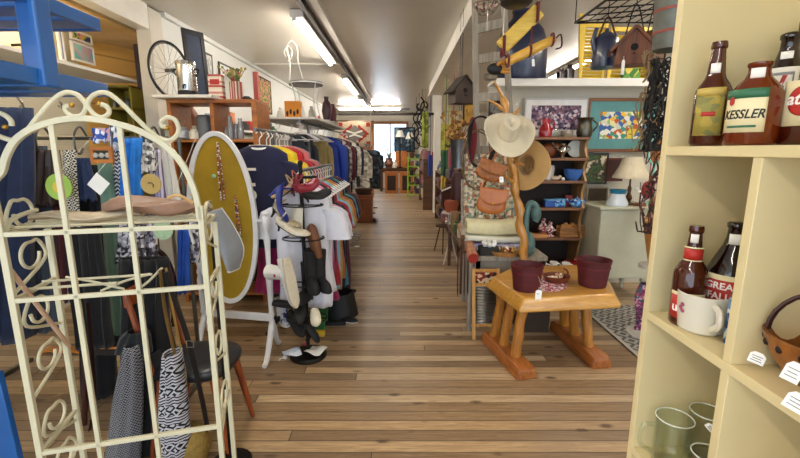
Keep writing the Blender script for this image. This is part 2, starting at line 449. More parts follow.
# yellow boarded wall of the side room
def boards_mat():
    m,nt,b=_new('yellow_boards'); L=nt.links; v=coords(nt)
    sep=N(nt,'ShaderNodeSeparateXYZ'); L.new(v,sep.inputs[0])
    d=N(nt,'ShaderNodeMath',operation='DIVIDE'); L.new(sep.outputs[2],d.inputs[0]); d.inputs[1].default_value=.19
    f=N(nt,'ShaderNodeMath',operation='FRACT'); L.new(d.outputs[0],f.inputs[0])
    r=ramp(nt,[(0,'#a8742c'),(.05,'#f0ba62'),(.9,'#f2c06a'),(1,'#c48a3c')]); L.new(f.outputs[0],r.inputs[0]); L.new(r.outputs[0],b.inputs['Base Color']); b.inputs['Roughness'].default_value=.6
    return m
mb=MB().bar((-3.9,4.6,1.4),(-2.72,7.4,1.4),.1,2.8); struct(mb,'wall_yellow_boards',boards_mat(),smooth=False)
struct(MB().span((-5.2,-1,2.8),(-2.86,7.6,2.86)),'trim_3',plain('#d8b880',.7,name='side_room_ceiling'),smooth=False)
# back wall with its window
wl,wr=P(374,124,17.4).x,P(406,124,17.4).x
wt=P(385,124,17.4).z; wb=P(385,170,17.4).z
mb=MB()
mb.span((-2.85,17.45,0),(wl,17.6,CEIL)); mb.span((wr,17.45,0),(5.5,17.6,CEIL)); mb.span((wl,17.45,wt),(wr,17.6,CEIL)); mb.span((wl,17.45,0),(wr,17.6,wb))
struct(mb,'wall_back',plain('#d8d3c4',.6,var=.05,name='back_wall_paint'),smooth=False)
M_winwood=wood('#a8642c','#cf8c48','z',name='window_wood')
mb=MB(); w=.10
mb.span((wl-w,17.40,wb-w),(wl,17.47,wt+w)); mb.span((wr,17.40,wb-w),(wr+w,17.47,wt+w)); mb.span((wl,17.40,wt),(wr,17.47,wt+w)); mb.span((wl,17.38,wb-w),(wr,17.47,wb)); mb.span(((wl+wr)/2-.03,17.48,wb),((wl+wr)/2+.03,17.53,wt))
win=struct(mb,'window_1',M_winwood,smooth=False)
MB().span((wl,17.52,wb),(wr,17.53,wt)).build('window_pane',glass('#f4fbff',.0,'window_glass',1.0),win,smooth=False)
# right side of the shop
struct(MB().span((5.0,-3,0),(5.2,17.5,CEIL)),'wall_right',M_wall,smooth=False)
M_peg2=weave('#cfc8b6','#8f8874',('x','z'),.026,'peg',.7,'pegboard_cream')
zs=2.27
struct(MB().span((.98,4.80,0),(3.6,4.86,zs-.03)),'wall_partition',M_peg2,smooth=False)
struct(MB().span((3.5,2.0,0),(3.6,4.8,zs-.03)),'wall_partition_side',plain('#cfc8b6',.7,name='partition_paint'),smooth=False)
# beam with its posts
bx0,bx1=.70,.93
struct(MB().span((bx0,-3,CEIL-.22),(bx1,10.5,CEIL)).span((bx0-.025,-3,CEIL-.24),(bx0,10.5,CEIL-.20)),'trim_4',M_beam,smooth=False,bevel=.005)
c=PZ(433,213,0)
struct(MB().span((c.x,10.4,0),(c.x+.17,10.57,CEIL-.22)).span((c.x-.05,10.36,CEIL-.62),(c.x+.12,10.4,CEIL-.22)),'trim_5',M_beam,smooth=False,bevel=.006)
struct(MB().span((bx0+.03,17.2,0),(bx0+.2,17.35,CEIL)),'trim_6',M_beam,smooth=False)
# pipe and beam across the far end, conduit
struct(MB().tube([(-2.65,15.6,2.82),(1.6,15.6,2.82)],.05,10),'trim_7',metal('#4c4a48',.5,'dark_pipe'))
mb=MB(); mb.tube([(-2.64,7.75,CEIL-.02),(-1.2,7.75,CEIL-.02)],.012,6); mb.tube([(-1.1,7.75,CEIL-.02),(-.85,7.75,CEIL-.02)],.012,6)
struct(mb,'trim_8',M_white)
struct(MB().span((-2.66,5.0,CEIL-.05),(-2.60,17.4,CEIL)),'trim_9',M_wall,smooth=False)
# ceiling vent far down
v0=PZ(400,117,CEIL)
# ---- fluorescent fixtures
M_tube=emit('#fff4e6',75,'tube_glow')
def fixture(y0,y1,x=-1.12,z=CEIL-.10,label='',vert=False,group='ceiling strip lights',glow=None):
    t=thing('strip_light',label,'ceiling light',(x,(y0+y1)/2,z),group)
    def bx(a0,a1,b0,b1,z0,z1):  # a along the fixture, b across
        if vert: return MB().span((a0,(y0+y1)/2 if False else b0,z0),(a1,b1,z1))
        return MB().span((x+b0,a0,z0),(x+b1,a1,z1))
    bx(y0-.06,y1+.06,-.075,.075,z+.015,z+.095).build('housing',M_white,t,bevel=.008)
    for s in (-.035,):
        MB().tube([(x+s,y0,z),(x+s,y1,z)],.022,10).build('tube_lamp',glow or M_tube,t)
    for yy in (y0-.03,y1+.03):
        MB().span((x-.05,yy-.02,z-.02),(x-.01,yy+.02,z+.02)).build('lamp_holder',M_white,t)
    return t
Yt=[(4.95,7.35,'lit strip light nearest in the aisle ceiling row'),(8.9,11.3,'second lit strip light in the aisle ceiling row, above the clothes racks'),(12.5,14.7,'farthest lit strip light in the aisle ceiling row'),
    (.9,3.3,'strip light above the front of the shop'),(-2.6,-.2,'strip light by the shop entrance')]
for a,b_,l in Yt: fixture(a,b_,label=l)
for a,b_,l in ((-1.5,.9,'strip light over the display shelves near the entrance'),(2.0,4.4,'strip light over the right side of the shop'),(7.0,9.4,'bright strip light seen over the partition shelf by the yellow shutters'),(11.6,14.0,'strip light far over the right side beyond the birdhouse')):
    fixture(a,b_,x=3.05,label=l,group='ceiling strip lights on the right')
fixture(3.0,4.0,x=-3.12,z=2.70,glow=emit('#ffe2b0',30,'added_warm_tube'),label='unseen added strip light in the yellow side room',group=None)  # unseen lamp, added behind the blue shelf to brighten the yellow boards
# rail the aisle lights hang beside
r=MB().span((-1.02,-3,CEIL-.07),(-.97,17.0,CEIL)); o=r.build('ceiling_rail',metal('#55524e',.5,'grey_rail'),kind='structure',smooth=False)
r=MB().span((-.90,-3,CEIL-.05),(-.82,12.5,CEIL)); r.build('ceiling_rail',M_white,kind='structure',smooth=False)
# cross light at the far end
t=thing('strip_light','long strip light running across the far end of the shop','ceiling light',(-.9,15.0,CEIL-.1))
MB().span((-2.2,14.93,CEIL-.09),(.1,15.07,CEIL)).build('housing',M_white,t,bevel=.008)
MB().tube([(-2.1,14.97,CEIL-.12),(0,14.97,CEIL-.12)],.016,10).build('tube_lamp',M_tube,t)
v0=PZ(400,117,CEIL)
struct(MB().span((-.35,15.9,CEIL-.02),(.35,16.4,CEIL)),'trim_10',plain('#5d5a52',.6,name='vent_grey'),smooth=False)
# ---- world: daylight coming through the shop front and the back window
w=bpy.data.worlds.new('daylight'); SC.world=w; w.use_nodes=True
bg=w.node_tree.nodes['Background']; bg.inputs[0].default_value=srgb('#dfeeff'); bg.inputs[1].default_value=3.0
cam=bpy.data.cameras.new('camera'); co=bpy.data.objects.new('camera',cam); COL.objects.link(co)
cam.sensor_width=36; cam.lens=FPX/800*36; cam.clip_start=.02; cam.clip_end=100
co.location=(0,0,EYE); co.rotation_euler=(PI/2-PITCH,0,0); SC.camera=co
SC.view_settings.view_transform='Standard'; SC.view_settings.look='None'; SC.view_settings.gamma=1; SC.view_settings.use_curve_mapping=False; SC.view_settings.exposure=0.15
# ================= CREAM BOOKCASE ON THE RIGHT =================
BX=.633; BD=.29; S1=1.558; S2=1.145; S3=.755; S4=.32; YF=1.037; YN=-.35
t=thing('bookcase','cream painted open bookcase with square cells holding bottles, standing at the right edge','bookcase',(BX+BD/2,(YF+YN)/2,0))
th=.021
def bpanel(a,b,nm): return MB().span(a,b).build(nm,M_cream,t,bevel=.0015)
bpanel((BX,YF-th,0),(BX+BD,YF,2.15),'side_panel')
bpanel((BX,YN,0),(BX+BD,YN+th,2.15),'side_panel')
bpanel((BX+BD,YN,0),(BX+BD+.012,YF,2.15),'back_panel')
for z in (S1,S2,S3,S4,.06): bpanel((BX,YN+th,z-th),(BX+BD,YF-th,z),'shelf')
bpanel((BX,YN+th,2.129),(BX+BD,YF-th,2.15),'top_panel')
for y in (.765,.47,.175):
    for z0,z1 in ((.06,S4-th),(S4,S3-th),(S3,S2-th),(S2,S1-th)): bpanel((BX+.001,y-th,z0),(BX+BD,y,z1),'divider')
def bglass(c,tr=.35,name='brown_glass'):
    key=('bg',c,tr)
    if key in MATS: return MATS[key]
    m,nt,b=_new(name); b.inputs['Base Color'].default_value=srgb(c); b.inputs['Roughness'].default_value=.06; b.inputs['Transmission Weight'].default_value=tr; b.inputs['IOR'].default_value=1.5; b.inputs['Coat Weight'].default_value=.5
    MATS[key]=m; return m
G_br=bglass('#4c1606',.3); G_amb=bglass('#7a2c08',.35); G_dk=bglass('#1c0a08',.15,'dark_glass')
LONG=[(0,0),(.88,0),(1,.03),(1,.50),(.97,.54),(.80,.60),(.58,.655),(.49,.70),(.40,.85),(.36,.93),(.42,.935),(.44,.96),(.40,1.0),(.30,1.0)]
STUB=[(0,0),(.9,0),(1,.04),(1,.52),(.95,.62),(.75,.73),(.5,.81),(.40,.88),(.40,.94),(.45,.95),(.45,.99),(.36,1.0)]
QUART=[(0,0),(.9,0),(1,.03),(1,.46),(.93,.55),(.68,.68),(.46,.78),(.36,.86),(.34,.94),(.40,.95),(.41,.985),(.33,1.0)]
def patch(c,r,z0,z1,a,da,mat,parent,name='label',mb=None,ell=False,h=0):
    m_=MB(); n=14
    if ell:
        pts=[]
        def fn(u,v):
            rr=v; th_=2*PI*u; return V((c[0]+(r)*math.cos(a+da*rr*math.cos(th_)),c[1]+r*math.sin(a+da*rr*math.cos(th_)),(z0+z1)/2+(z1-z0)/2*rr*math.sin(th_)))
        m_.grid(fn,28,6,True)
    else: m_.grid(lambda u,v:V((c[0]+r*math.cos(a-da+2*da*u),c[1]+r*math.sin(a-da+2*da*u),lerp(z0,z1,v)-(abs(v-0)<.01)*0)),n,2)
    return m_.build(name,mat,parent,solid=.0004,soff=0)
def bottle(px_,zb,Y,top,rad,prof,mat,label,name='beer_bottle',turn=0):
    b=P(px_,150,Y) if False else None
    x=px_; h=top-zb
    t=thing(name,label,'bottle',(x,Y,zb),None)
    MB().lathe([(a*rad,zb+z*h) for a,z in prof],(x,Y,0),32).build('glass_body',mat,t,ang=60)
    a=math.atan2(-Y,-x)+turn
    return t,(x,Y),rad,h,a
def xat(px_,py,Y): return P(px_,py,Y).x
M_lab=plain('#e9dcae',.6,var=.05,name='label_paper'); M_red=plain('#b3261c',.5,name='red_print'); M_grn=plain('#2f6b4a',.5,name='green_print'); M_wht=plain('#f4f0e6',.6,name='white_print'); M_blk=plain('#1a1813',.6,name='black_print')
def stick(c,r,z,h,a,t): patch(c,r+.0008,z,z+h,a-.1,.5,M_wht,t,'price_sticker')
# 1 tall brown bottle
t,c,r,h,a=bottle(xat(706,150,.94),S1,.94,P(711,42,.94).z,.0345,LONG,G_br,'tall brown beer bottle with a gold label, leftmost on the top bookcase shelf')
patch(c,r+.0006,S1+.022,S1+.12,a-.15,.8,multi(['#a08f3c','#8f8a4a','#b39c45','#7f7d48'],60,name='gold_label'),t)
patch(c,r+.0012,S1+.062,S1+.071,a-.15,.35,M_red,t,'red_band'); patch(c,r+.0012,S1+.104,S1+.12,a-.15,.8,plain('#c3a850',.5,name='gold_band'),t,'gold_band')
stick(c,r*.5,S1+h*.70,.02,a,t)
# 2 squat amber bottle KESSLER
x2=xat(748,150,.845)
t,c,r,h,a=bottle(x2,S1,.845,P(757,62,.845).z,.044,STUB,G_amb,'squat amber beer bottle with a cream and green KESSLER label')
aa=a-.42
patch(c,r+.0006,S1+.025,S1+.105,aa,.85,M_lab,t); patch(c,r+.0012,S1+.088,S1+.105,aa,.85,M_grn,t,'green_band')
patch(c,r+.0016,S1+.076,S1+.092,aa-.45,.13,M_red,t,'red_seal',ell=True)
text_on('KESSLER',.023,(0,0,S1+.058),(1,0,0),(0,0,1),M_blk,t,bend=(c,r+.0012,aa),bold=True,shear=.25,sx=.85)
text_on('HELENA MONT.',.008,(0,0,S1+.036),(1,0,0),(0,0,1),M_grn,t,bend=(c,r+.0012,aa)) if False else patch(c,r+.0012,S1+.034,S1+.038,aa,.55,M_grn,t,'print_line')
stick(c,r*.5,S1+h*.79,.02,a,t)
# 3 dark bottle behind
t,c,r,h,a=bottle(xat(773,150,.945),S1,.945,P(776,33,.945).z,.045,QUART,G_dk,'near-black tall bottle with a white label and red stroke, standing behind the squat amber one')
patch(c,r+.0006,S1+.05,S1+.16,a-.1,.6,M_wht,t); patch(c,r+.0010,S1+.06,S1+.15,a-.1,.42,plain('#8c8f94',.5,name='silver_print'),t,'silver_panel'); patch(c,r+.0014,S1+.066,S1+.144,a-.1,.36,M_wht,t,'white_panel')
o=text_on('1',.06,(0,0,S1+.10),(1,0,0),(0,0,1),M_blk,t,bend=(c,r+.0018,a-.05)); o=text_on('/',.07,(0,0,S1+.115),(1,0,0),(0,0,1),M_red,t,bend=(c,r+.0022,a-.15),bold=True)
stick(c,r*.46,S1+h*.73,.024,a,t)
# 4 right bottle with red oval
t,c,r,h,a=bottle(xat(806,150,.80),S1,.80,P(806,40,.80).z,.047,LONG,G_br,'brown bottle with a red oval label lettered in white, rightmost on the top shelf')
patch(c,r+.0006,S1+.035,S1+.115,a-.1,1.0,M_lab,t)
patch(c,r+.0012,S1+.052,S1+.106,a-.28,.55,M_red,t,'red_oval',ell=True)
text_on('atte',.030,(0,0,S1+.082),(1,0,0),(0,0,1),M_wht,t,bend=(c,r+.0018,a-.38),bold=True,shear=.2)
patch(c,r*.5+.0006,S1+h*.72,S1+h*.80,a,.9,M_lab,t,'neck_label')
# capped jar bottle behind at the frame edge
t=thing('glass_bottle','clear tall bottle with a brown stopper at the back of the top shelf','bottle',(xat(790,150,.98)+.02,.965,S1))
x=xat(791,150,.965)
ORG[t.name]=V((x,.965,S1)); t.location=(x,.965,S1)
ht=P(792,20,.965).z-S1
MB().lathe([(0,S1),(.026,S1),(.028,S1+.01),(.028,S1+ht*.62),(.018,S1+ht*.72),(.016,S1+ht*.9),(.015,S1+ht*.9)],(x,.965,0)).build('glass_body',bglass('#c9c4ba',.7,'clear_glass'),t)
MB().lathe([(.0,S1+ht*.9),(.02,S1+ht*.9),(.021,S1+ht),(.0,S1+ht)],(x,.965,0)).build('stopper',plain('#3c2418',.5,name='brown_stopper'),t)
# row two
t,c,r,h,a=bottle(.676,S2,.94,P(693,226,.935).z,.035,LONG,G_br,'brown bottle with red and cream bands, leftmost on the second bookcase shelf')
patch(c,r+.0006,S2+.02,S2+.075,a,1.1,M_red,t); patch(c,r+.001,S2+.075,S2+.083,a,1.1,M_lab,t,'cream_band'); patch(c,r*.56,S2+h*.67,S2+h*.78,a,1.2,M_red,t,'neck_label'); patch(c,r*.57,S2+h*.785,S2+h*.8,a,1.2,M_lab,t,'neck_band'); patch(c,r*.57,S2+h*.66,S2+h*.672,a,1.2,M_lab,t,'neck_band')
text_on('ull',.03,(0,0,S2+.046),(1,0,0),(0,0,1),M_wht,t,bend=(c,r+.0012,a-.5),bold=True)
stick(c,r*.44,S2+h*.84,.02,a,t)
x6=xat(727,300,.93)
t,c,r,h,a=bottle(x6,S2,.93,P(738,222,.93).z,.05,QUART,G_dk,'big dark bottle with a red GREAT FALLS label behind the cream mug')
patch(c,r+.0006,S2+.03,S2+.13,a-.1,1.0,M_lab,t); patch(c,r+.001,S2+.062,S2+.118,a-.1,1.0,M_red,t,'red_band')
text_on('GREAT',.022,(0,0,S2+.104),(1,0,0),(0,0,1),M_wht,t,bend=(c,r+.0016,a-.25),bold=True); text_on('FALLS',.022,(0,0,S2+.080),(1,0,0),(0,0,1),M_wht,t,bend=(c,r+.0016,a-.25),bold=True)
patch(c,r+.001,S2+.035,S2+.058,a-.1,.8,plain('#c9742c',.5,name='orange_print'),t,'orange_band')
stick(c,r*.42,S2+h*.80,.024,a,t)
# cream mug
t=thing('mug','cream china mug with a small pink motif at the front of the second shelf','mug',(.688,.905,S2))
M_china=plain('#dcd6c4',.2,var=.03,coat=.6,name='cream_china')
MB().lathe([(0,0),(.038,0),(.045,.006),(.050,.05),(.052,.088),(.050,.09),(.048,.088),(.046,.05),(.041,.012),(0,.01)],(.688,.905,S2),36).build('cup',M_china,t)
hx=V((.688,.905,S2)); d=V((-.22,-.98,0)).normalized()
MB().tube(smooth_path([hx+d*.047+V((0,0,.072)),hx+d*.070+V((0,0,.068)),hx+d*.074+V((0,0,.04)),hx+d*.047+V((0,0,.02))],6),.0065,8,flat=1.3).build('handle',M_china,t)
am=math.atan2(-.895,-.70)
for k,(dz,da) in enumerate(((.05,-.55),(.058,-.45),(.044,-.42))): patch((.688,.905),.0512,S2+dz,S2+dz+.01,am+da-.35,.11,plain('#a8556a',.5,name='pink_motif'),t,'motif',ell=True)
# little patterned tin
t=thing('tin','narrow blue and white patterned tin beside the cream mug','tin',(.708,.826,S2))
MB().lathe([(0,0),(.02,0),(.022,.004),(.022,.1),(.02,.104),(0,.104)],(.708,.826,S2)).build('body',multi(['#dfe6ea','#2b4c7c','#6a93b5','#e9e4d4'],80,name='blue_print'),t)
MB().lathe([(0,.104),(.021,.104),(.021,.112),(0,.112)],(.708,.826,S2)).build('lid',plain('#7a3b22',.5,name='brown_tin'),t)
# wooden bowl with leather handle
bc=V((.735,.675,S2))
t=thing('wooden_bowl','turned wooden basket bowl with a leather loop handle and paper tags','bowl',bc)
MB().lathe([(0,0),(.04,0),(.05,.012),(.072,.045),(.084,.075),(.086,.084),(.080,.084),(.067,.045),(.045,.018),(0,.014)],bc,36).build('bowl_body',wood('#5e2f10','#a4652a','z',rough=.3,name='bowl_wood'),t)
pts=[bc+V((.055*math.cos(k/14*PI),-.055*math.cos(k/14*PI),.08+.085*math.sin(k/14*PI))) for k in range(15)]
MB().tube(pts,.006,8,flat=.6).build('handle',plain('#3d1f12',.5,name='leather'),t)
mb=MB()
for k in range(14):
    aa=2*PI*k/14
    mb.ball(bc+V((math.cos(aa)*.079,math.sin(aa)*.079,.066)),(.006,.006,.008),8,5)
mb.build('carved_hole',plain('#1d0f07',.8,name='hole_dark'),t,kind='stuff')
def card(p,w,h,ax,t_,lab=None):
    w*=.66;h*=.66
    n=V((-p.x,-p.y,.25)).normalized(); X=V((0,0,1)).cross(n).normalized(); Zz=n.cross(X)
    X,Zz=(X*math.cos(ax)+Zz*math.sin(ax)),(Zz*math.cos(ax)-X*math.sin(ax))
    mb=MB(); mb.prism([(-w/2,-h/2),(w/2,-h/2),(w/2,h*.25),(w*.25,h/2),(-w*.25,h/2),(-w/2,h*.25)],.0008,p,X,Zz); o=mb.build('price_tag',M_tag,t_)
    for k in range(3):
        m2=MB(); z_=h*(.15-.2*k); ww=w*(.34-.06*(k%2)); m2.prism([(-ww,z_-.0005),(ww,z_-.0005),(ww,z_+.0005),(-ww,z_+.0005)],.0002,p+n*.001,X,Zz); m2.build('writing',M_ink,o)
    return o
card(P(757,358,.70),.035,.032,-.2,t); card(P(793,372,.62)+V((-.0,0,0)),.035,.05,-.25,t); card(P(796,402,.60),.04,.045,-.3,t)
# row three : glass mugs
def thin_glass(c='#fbfefa'):
    key=('tg',c)
    if key in MATS: return MATS[key]
    m,nt,b=_new('pressed_glass'); L=nt.links
    tr=N(nt,'ShaderNodeBsdfTransparent'); tr.inputs[0].default_value=srgb(c); gl=N(nt,'ShaderNodeBsdfGlossy'); gl.inputs['Roughness'].default_value=.05
    lw=N(nt,'ShaderNodeLayerWeight'); lw.inputs[0].default_value=.35; fr=N(nt,'ShaderNodeMapRange'); fr.inputs[3].default_value=.05; fr.inputs[4].default_value=.35; L.new(lw.outputs['Facing'],fr.inputs[0]); mx=N(nt,'ShaderNodeMixShader'); L.new(fr.outputs[0],mx.inputs[0]); L.new(tr.outputs[0],mx.inputs[1]); L.new(gl.outputs[0],mx.inputs[2])
    L.new(mx.outputs[0],nt.nodes['Material Output'].inputs[0]); MATS[key]=m; return m

G_cl=thin_glass()
G_rim_glint=plain('#dfe8da',.1,var=.02,coat=.8,name='glass_rim_glint')  # opaque pale colour, paints a bright glint along the clear mug edges
def gmug(x,y,z,r,h,ha,label):
    t=thing('glass_mug',label,'glass mug',(x,y,z),'glass mugs in the lower bookcase cell')
    MB().lathe([(0,0),(r*.9,0),(r*.95,.004),(r,.02),(r,h),(r-.003,h),(r-.003,.02),(r*.85,.012),(0,.012)],(x,y,z),28).build('glass_body',G_cl,t)
    d=V((math.cos(ha),math.sin(ha),0)); q=V((x,y,z))
    MB().tube([V((x+(r-.001)*math.cos(k*PI/14),y+(r-.001)*math.sin(k*PI/14),z+h)) for k in range(28)],.0018,6,closed=True).build('rim',G_rim_glint,t)
    MB().tube(smooth_path([q+d*r*.97+V((0,0,h*.82)),q+d*(r+.028)+V((0,0,h*.78)),q+d*(r+.032)+V((0,0,h*.4)),q+d*r*.97+V((0,0,h*.2))],6),.0055,8).build('handle',G_cl,t)
    return t
gmug(.695,.955,S3,.043,.13,PI*.95,'clear glass mug with handle turned left, frontmost in the lower bookcase cell')
gmug(.785,.965,S3,.040,.14,-1.2,'taller clear glass mug at the back of the lower bookcase cell')
gmug(.720,.865,S3,.036,.10,PI*1.1,'short clear glass mug nearest the divider of the lower cell')
gx,gy=.815,.86
t=thing('glass_tumbler','clear glass tumbler holding a little bunch of beads and a tag','glass',(gx,gy,S3))
MB().lathe([(0,0),(.03,0),(.036,.12),(.033,.12),(.028,.01),(0,.01)],(gx,gy,S3)).build('glass_body',G_cl,t)
q=V((gx-.01,gy,S3+.16))
for k,(dx,dz,c_,nm) in enumerate(((0,.03,'#e8e6e0','white_bead'),(-.012,.0,'#9a1c22','red_bead'),(.012,.005,'#3f7d3a','green_bead'),(-.008,.022,'#2c3f66','blue_bead'))):
    MB().ball(q+V((dx,0,dz)),.009,10,6).tube([q+V((dx,0,dz)),(gx,gy,S3+.02)],.0012,4).build(nm,plain(c_,.4,name=nm),t)
card(P(711,428,.80)+V((0,0,0)),.03,.02,-.7,t)
# ================= BENCH TABLE =================
def one(mb,name,mats,label,cat,group=None,**k): return mb.build(name,mats,label=label,cat=cat,group=group,**k)
M_bench=wood('#a5701f','#cf9a46','x',rough=.3,coat=.5,name='varnished_pine')
M_log=wood('#8a5217','#c0822f','z',rough=.35,coat=.4,name='varnished_log')
M_log2=wood('#7a4216','#a9642a','y',rough=.5,name='skid_wood')
zt=.585; zl=.525
low=[PZ(487,284,zl),PZ(520,309,zl),PZ(621,304,zl),PZ(610,283,zl),PZ(580,270,zl),PZ(510,272,zl)]
cen=sum((V(p) for p in low),V((0,0,0)))/len(low)
t=thing('bench_table','rustic varnished log coffee table standing on two wooden skids','table',(cen.x,cen.y,0))
mb=MB()
r0=[p+V((0,0,-.03)) for p in low]; r1=low; 
r2=[V((cen.x+(p.x-cen.x)*.90,cen.y+(p.y-cen.y)*.90,zt)) for p in low]
mb.loft([r0,r1,r2]); mb.build('tabletop',M_bench,t,bevel=.008)
def skid(a,b,nm='skid'):
    a=V(a);b=V(b); d=(b-a).normalized(); s=V((d.y,-d.x,0)); mb=MB()
    prof=[(-.075,0),(.075,0),(.078,.05),(.06,.085),(-.06,.085),(-.078,.05)]
    mb.loft([[a+s*u+V((0,0,v)) for u,v in prof],[(a+b)/2+s*u*1.03+V((0,0,v)) for u,v in prof],[b-d*.03+s*u+V((0,0,v)) for u,v in prof],[b+s*u*.9+V((0,0,v*.75)) for u,v in prof]])
    mb.build(nm,M_log2,t,bevel=.006)
l0,l1=PZ(490,337,.03),PZ(527,380,0); r0_,r1_=PZ(558,326,.03),PZ(602,369,0)
l0.z=l1.z=r0_.z=r1_.z=0
skid(l0,l1); skid(r0_,r1_)
def logleg(a,b,r=.034):
    a=V(a);b=V(b); n=9; pts=[a.lerp(b,i/n)+V((R.uniform(-.004,.004),R.uniform(-.004,.004),0)) for i in range(n+1)]
    MB().tube(pts,[r*(1+R.uniform(-.07,.07)) for _ in pts],10).build('leg',M_log,t)
def on(a,b,f,z): p=a.lerp(b,f); return V((p.x,p.y,z))
for f,ft,dx in ((.12,.2,.0),(.4,.42,.0),(.7,.66,.03)): logleg(on(l0,l1,f,.08),on(l0,l1,ft,.53)+V((.05+dx*.3,0,0)),.036)
for f,ft in ((.15,.22),(.42,.40),(.72,.66)): logleg(on(r0_,r1_,f,.08),on(r0_,r1_,ft,.53)+V((-.05,0,0)),.036)
q0=on(l0,l1,.4,.40);q1=on(r0_,r1_,.4,.40)
MB().bar(q0,q1,.04,.14).build('stretcher',wood('#3a1c0c','#6a3616','x',name='dark_stretcher'),t,bevel=.006)
q0=on(l0,l1,.5,.24);q1=on(r0_,r1_,.5,.24)
# pails
M_mar=plain('#4e0f16',.55,var=.3,vs=14,name='maroon_paint')
def pail(px_,py,wt,yt,label,tg=None):
    b=PZ(px_,py,zt+.001); h=P(px_,yt,b.y).z-b.z; r=wt/2*(b.y*.983+.17)/FPX
    t=thing('wooden_pail',label,'pail',b,'maroon pails on the log table')
    MB().lathe([(0,0),(r*.80,0),(r*.83,h*.1),(r*.97,h*.86),(r,h*.87),(r*1.04,h),(r*.97,h),(r*.93,h*.86),(r*.78,.02),(0,.02)],b,36).build('pail_body',M_mar,t)
    for z in (.68,): MB().lathe([(r*.945,h*z),(r*.975,h*z),(r*.985,h*(z+.07)),(r*.96,h*(z+.07))],b,36).build('hoop',plain('#5d151c',.5,name='maroon_hoop'),t)
    return t,b,r,h
t1,b1,rr1,h1=pail(526,289,31,264,'maroon wooden pail with a white tag at the near left of the log table')
t2,b2,rr2,h2=pail(592,285,32,259,'maroon wooden pail with a clear table edge, right end of the log table') if False else pail(592,285,32,259,'maroon wooden pail standing alone at the right end of the log table')
p=P(539,287,2.50); tag(p,.040,.062,parent=t1,rot=0,lines=1); MB().tube(smooth_path([b1+V((.05,-.09,.12)),b1+V((.07,-.14,.04)),p],5),.0012,4).build('tag_string',M_string,t1)
c_=PZ(542,284,zt)
mb=MB().lathe([(0,0),(.17,0),(.172,.003),(0,.004)],c_,32); one(mb,'round_doily',multi(['#8e1f3c','#d8c3c8','#a83250','#f0e4e4','#7a1830'],90,name='red_white_cloth'),'round red and white patterned mat under the left pail','mat')
c_=PZ(556,281,zt+.005)
t=thing('basket','small brown leather trinket basket on the red and white mat','basket',c_)
MB().lathe([(0,0),(.065,0),(.082,.045),(.076,.045),(.06,.008),(0,.008)],c_,24,sx=1.25).build('basket_body',plain('#6b3018',.5,.0,.3,20,name='leather_brown'),t)
mb=MB(); 
for k in range(9): mb.ball(c_+V((R.uniform(-.06,.06),R.uniform(-.04,.04),.03+R.uniform(0,.01))),(.02,.016,.012),8,5)
mb.build('trinkets',multi(['#cdb79a','#8c6a50','#e2d7c4','#a98368'],60,name='trinket_mix'),t,kind='stuff')
MB().tube(smooth_path([c_+V((.09,.0,.04)),c_+V((.085,.02,.075)),c_+V((.06,.03,.085))],5),.008,6).build('handle',plain('#6b3018',.5,.0,.3,20,name='leather_brown'),t)
# ================= GALLERY RUG =================
a=[PZ(590,305,.0),PZ(640,330,.0)]
mb=MB().box((2.55,3.35,.006),(1.5,1.35,.012)); m_rug=weave('#5a5a58','#a8a49a',('x','y'),.13,'diamond',name='grey_rug')
o=one(mb,'floor_rug',m_rug,'grey geometric patterned rug on the floor in front of the cream cabinet','rug')
MB().box((2.55,2.69,.0065),(1.5,.03,.013)).build('border',plain('#bcb6a8',.9,name='rug_edge'),o)
MB().box((1.815,3.35,.0065),(.03,1.35,.013)).build('border',plain('#bcb6a8',.9,name='rug_edge'),o)
# ================= WALL SHELF OVER THE PARTITION =================
M_shelfw=plain('#dedad0',.5,var=.05,name='shelf_white')
sh=one(MB().span((.98,4.52,zs-.03),(3.6,4.92,zs)).span((.98,4.515,zs-.075),(3.6,4.535,zs+.004)),'wall_shelf',M_shelfw,'long white shelf running along the top of the pegboard partition','shelf',bevel=.003)
# ================= DARK SHELF UNIT =================
Ys=4.45; xl=1.22; xr=P(588,170,Ys).x
zz=[P(560,y,Ys).z for y in (137,158,181,208,238)]+[.12]
t=thing('display_shelf','dark brown wooden shelf unit with scalloped sides against the pegboard','shelf unit',((xl+xr)/2,4.6,0))
for i,z in enumerate(zz): MB().span((xl,Ys,z-.028),(xr,4.79,z)).build('shelf',wood('#5a3518','#8a5a30','x',name='shelf_brown'),t,bevel=.003)
def side(x):
    pts=[]; pts.append((0,0)); 
    prev=0
    pts=[(4.79-Ys,0),(4.79-Ys,zz[0])]
    edge=[]
    for a_,b_ in zip(zz,zz[1:]):
        for k in range(9):
            f=k/8; edge.append((.0+.07*math.sin(f*PI),a_-.0-(a_-b_-.0)*f))
    edge.append((0,0))
    o=[(4.79-Ys,0),(4.79-Ys,zz[0])]+edge
    MB().prism([(a,b) for a,b in o],.025,(x,Ys,0),(0,1,0),(0,0,1)).build('side_panel',wood('#7d5630','#b58c58','z',name='side_wood'),t)
side(xl); side(xr-.012)
MB().span((xl,4.775,0),(xr,4.79,zz[0])).build('back_panel',plain('#24140b',.7,name='dark_back'),t)
def item(px_,i,Y=4.6): return V((P(px_,200,Y).x,Y,zz[i]))
def scl(px_w,Y=4.6): return px_w*(Y*.983+.05)/FPX
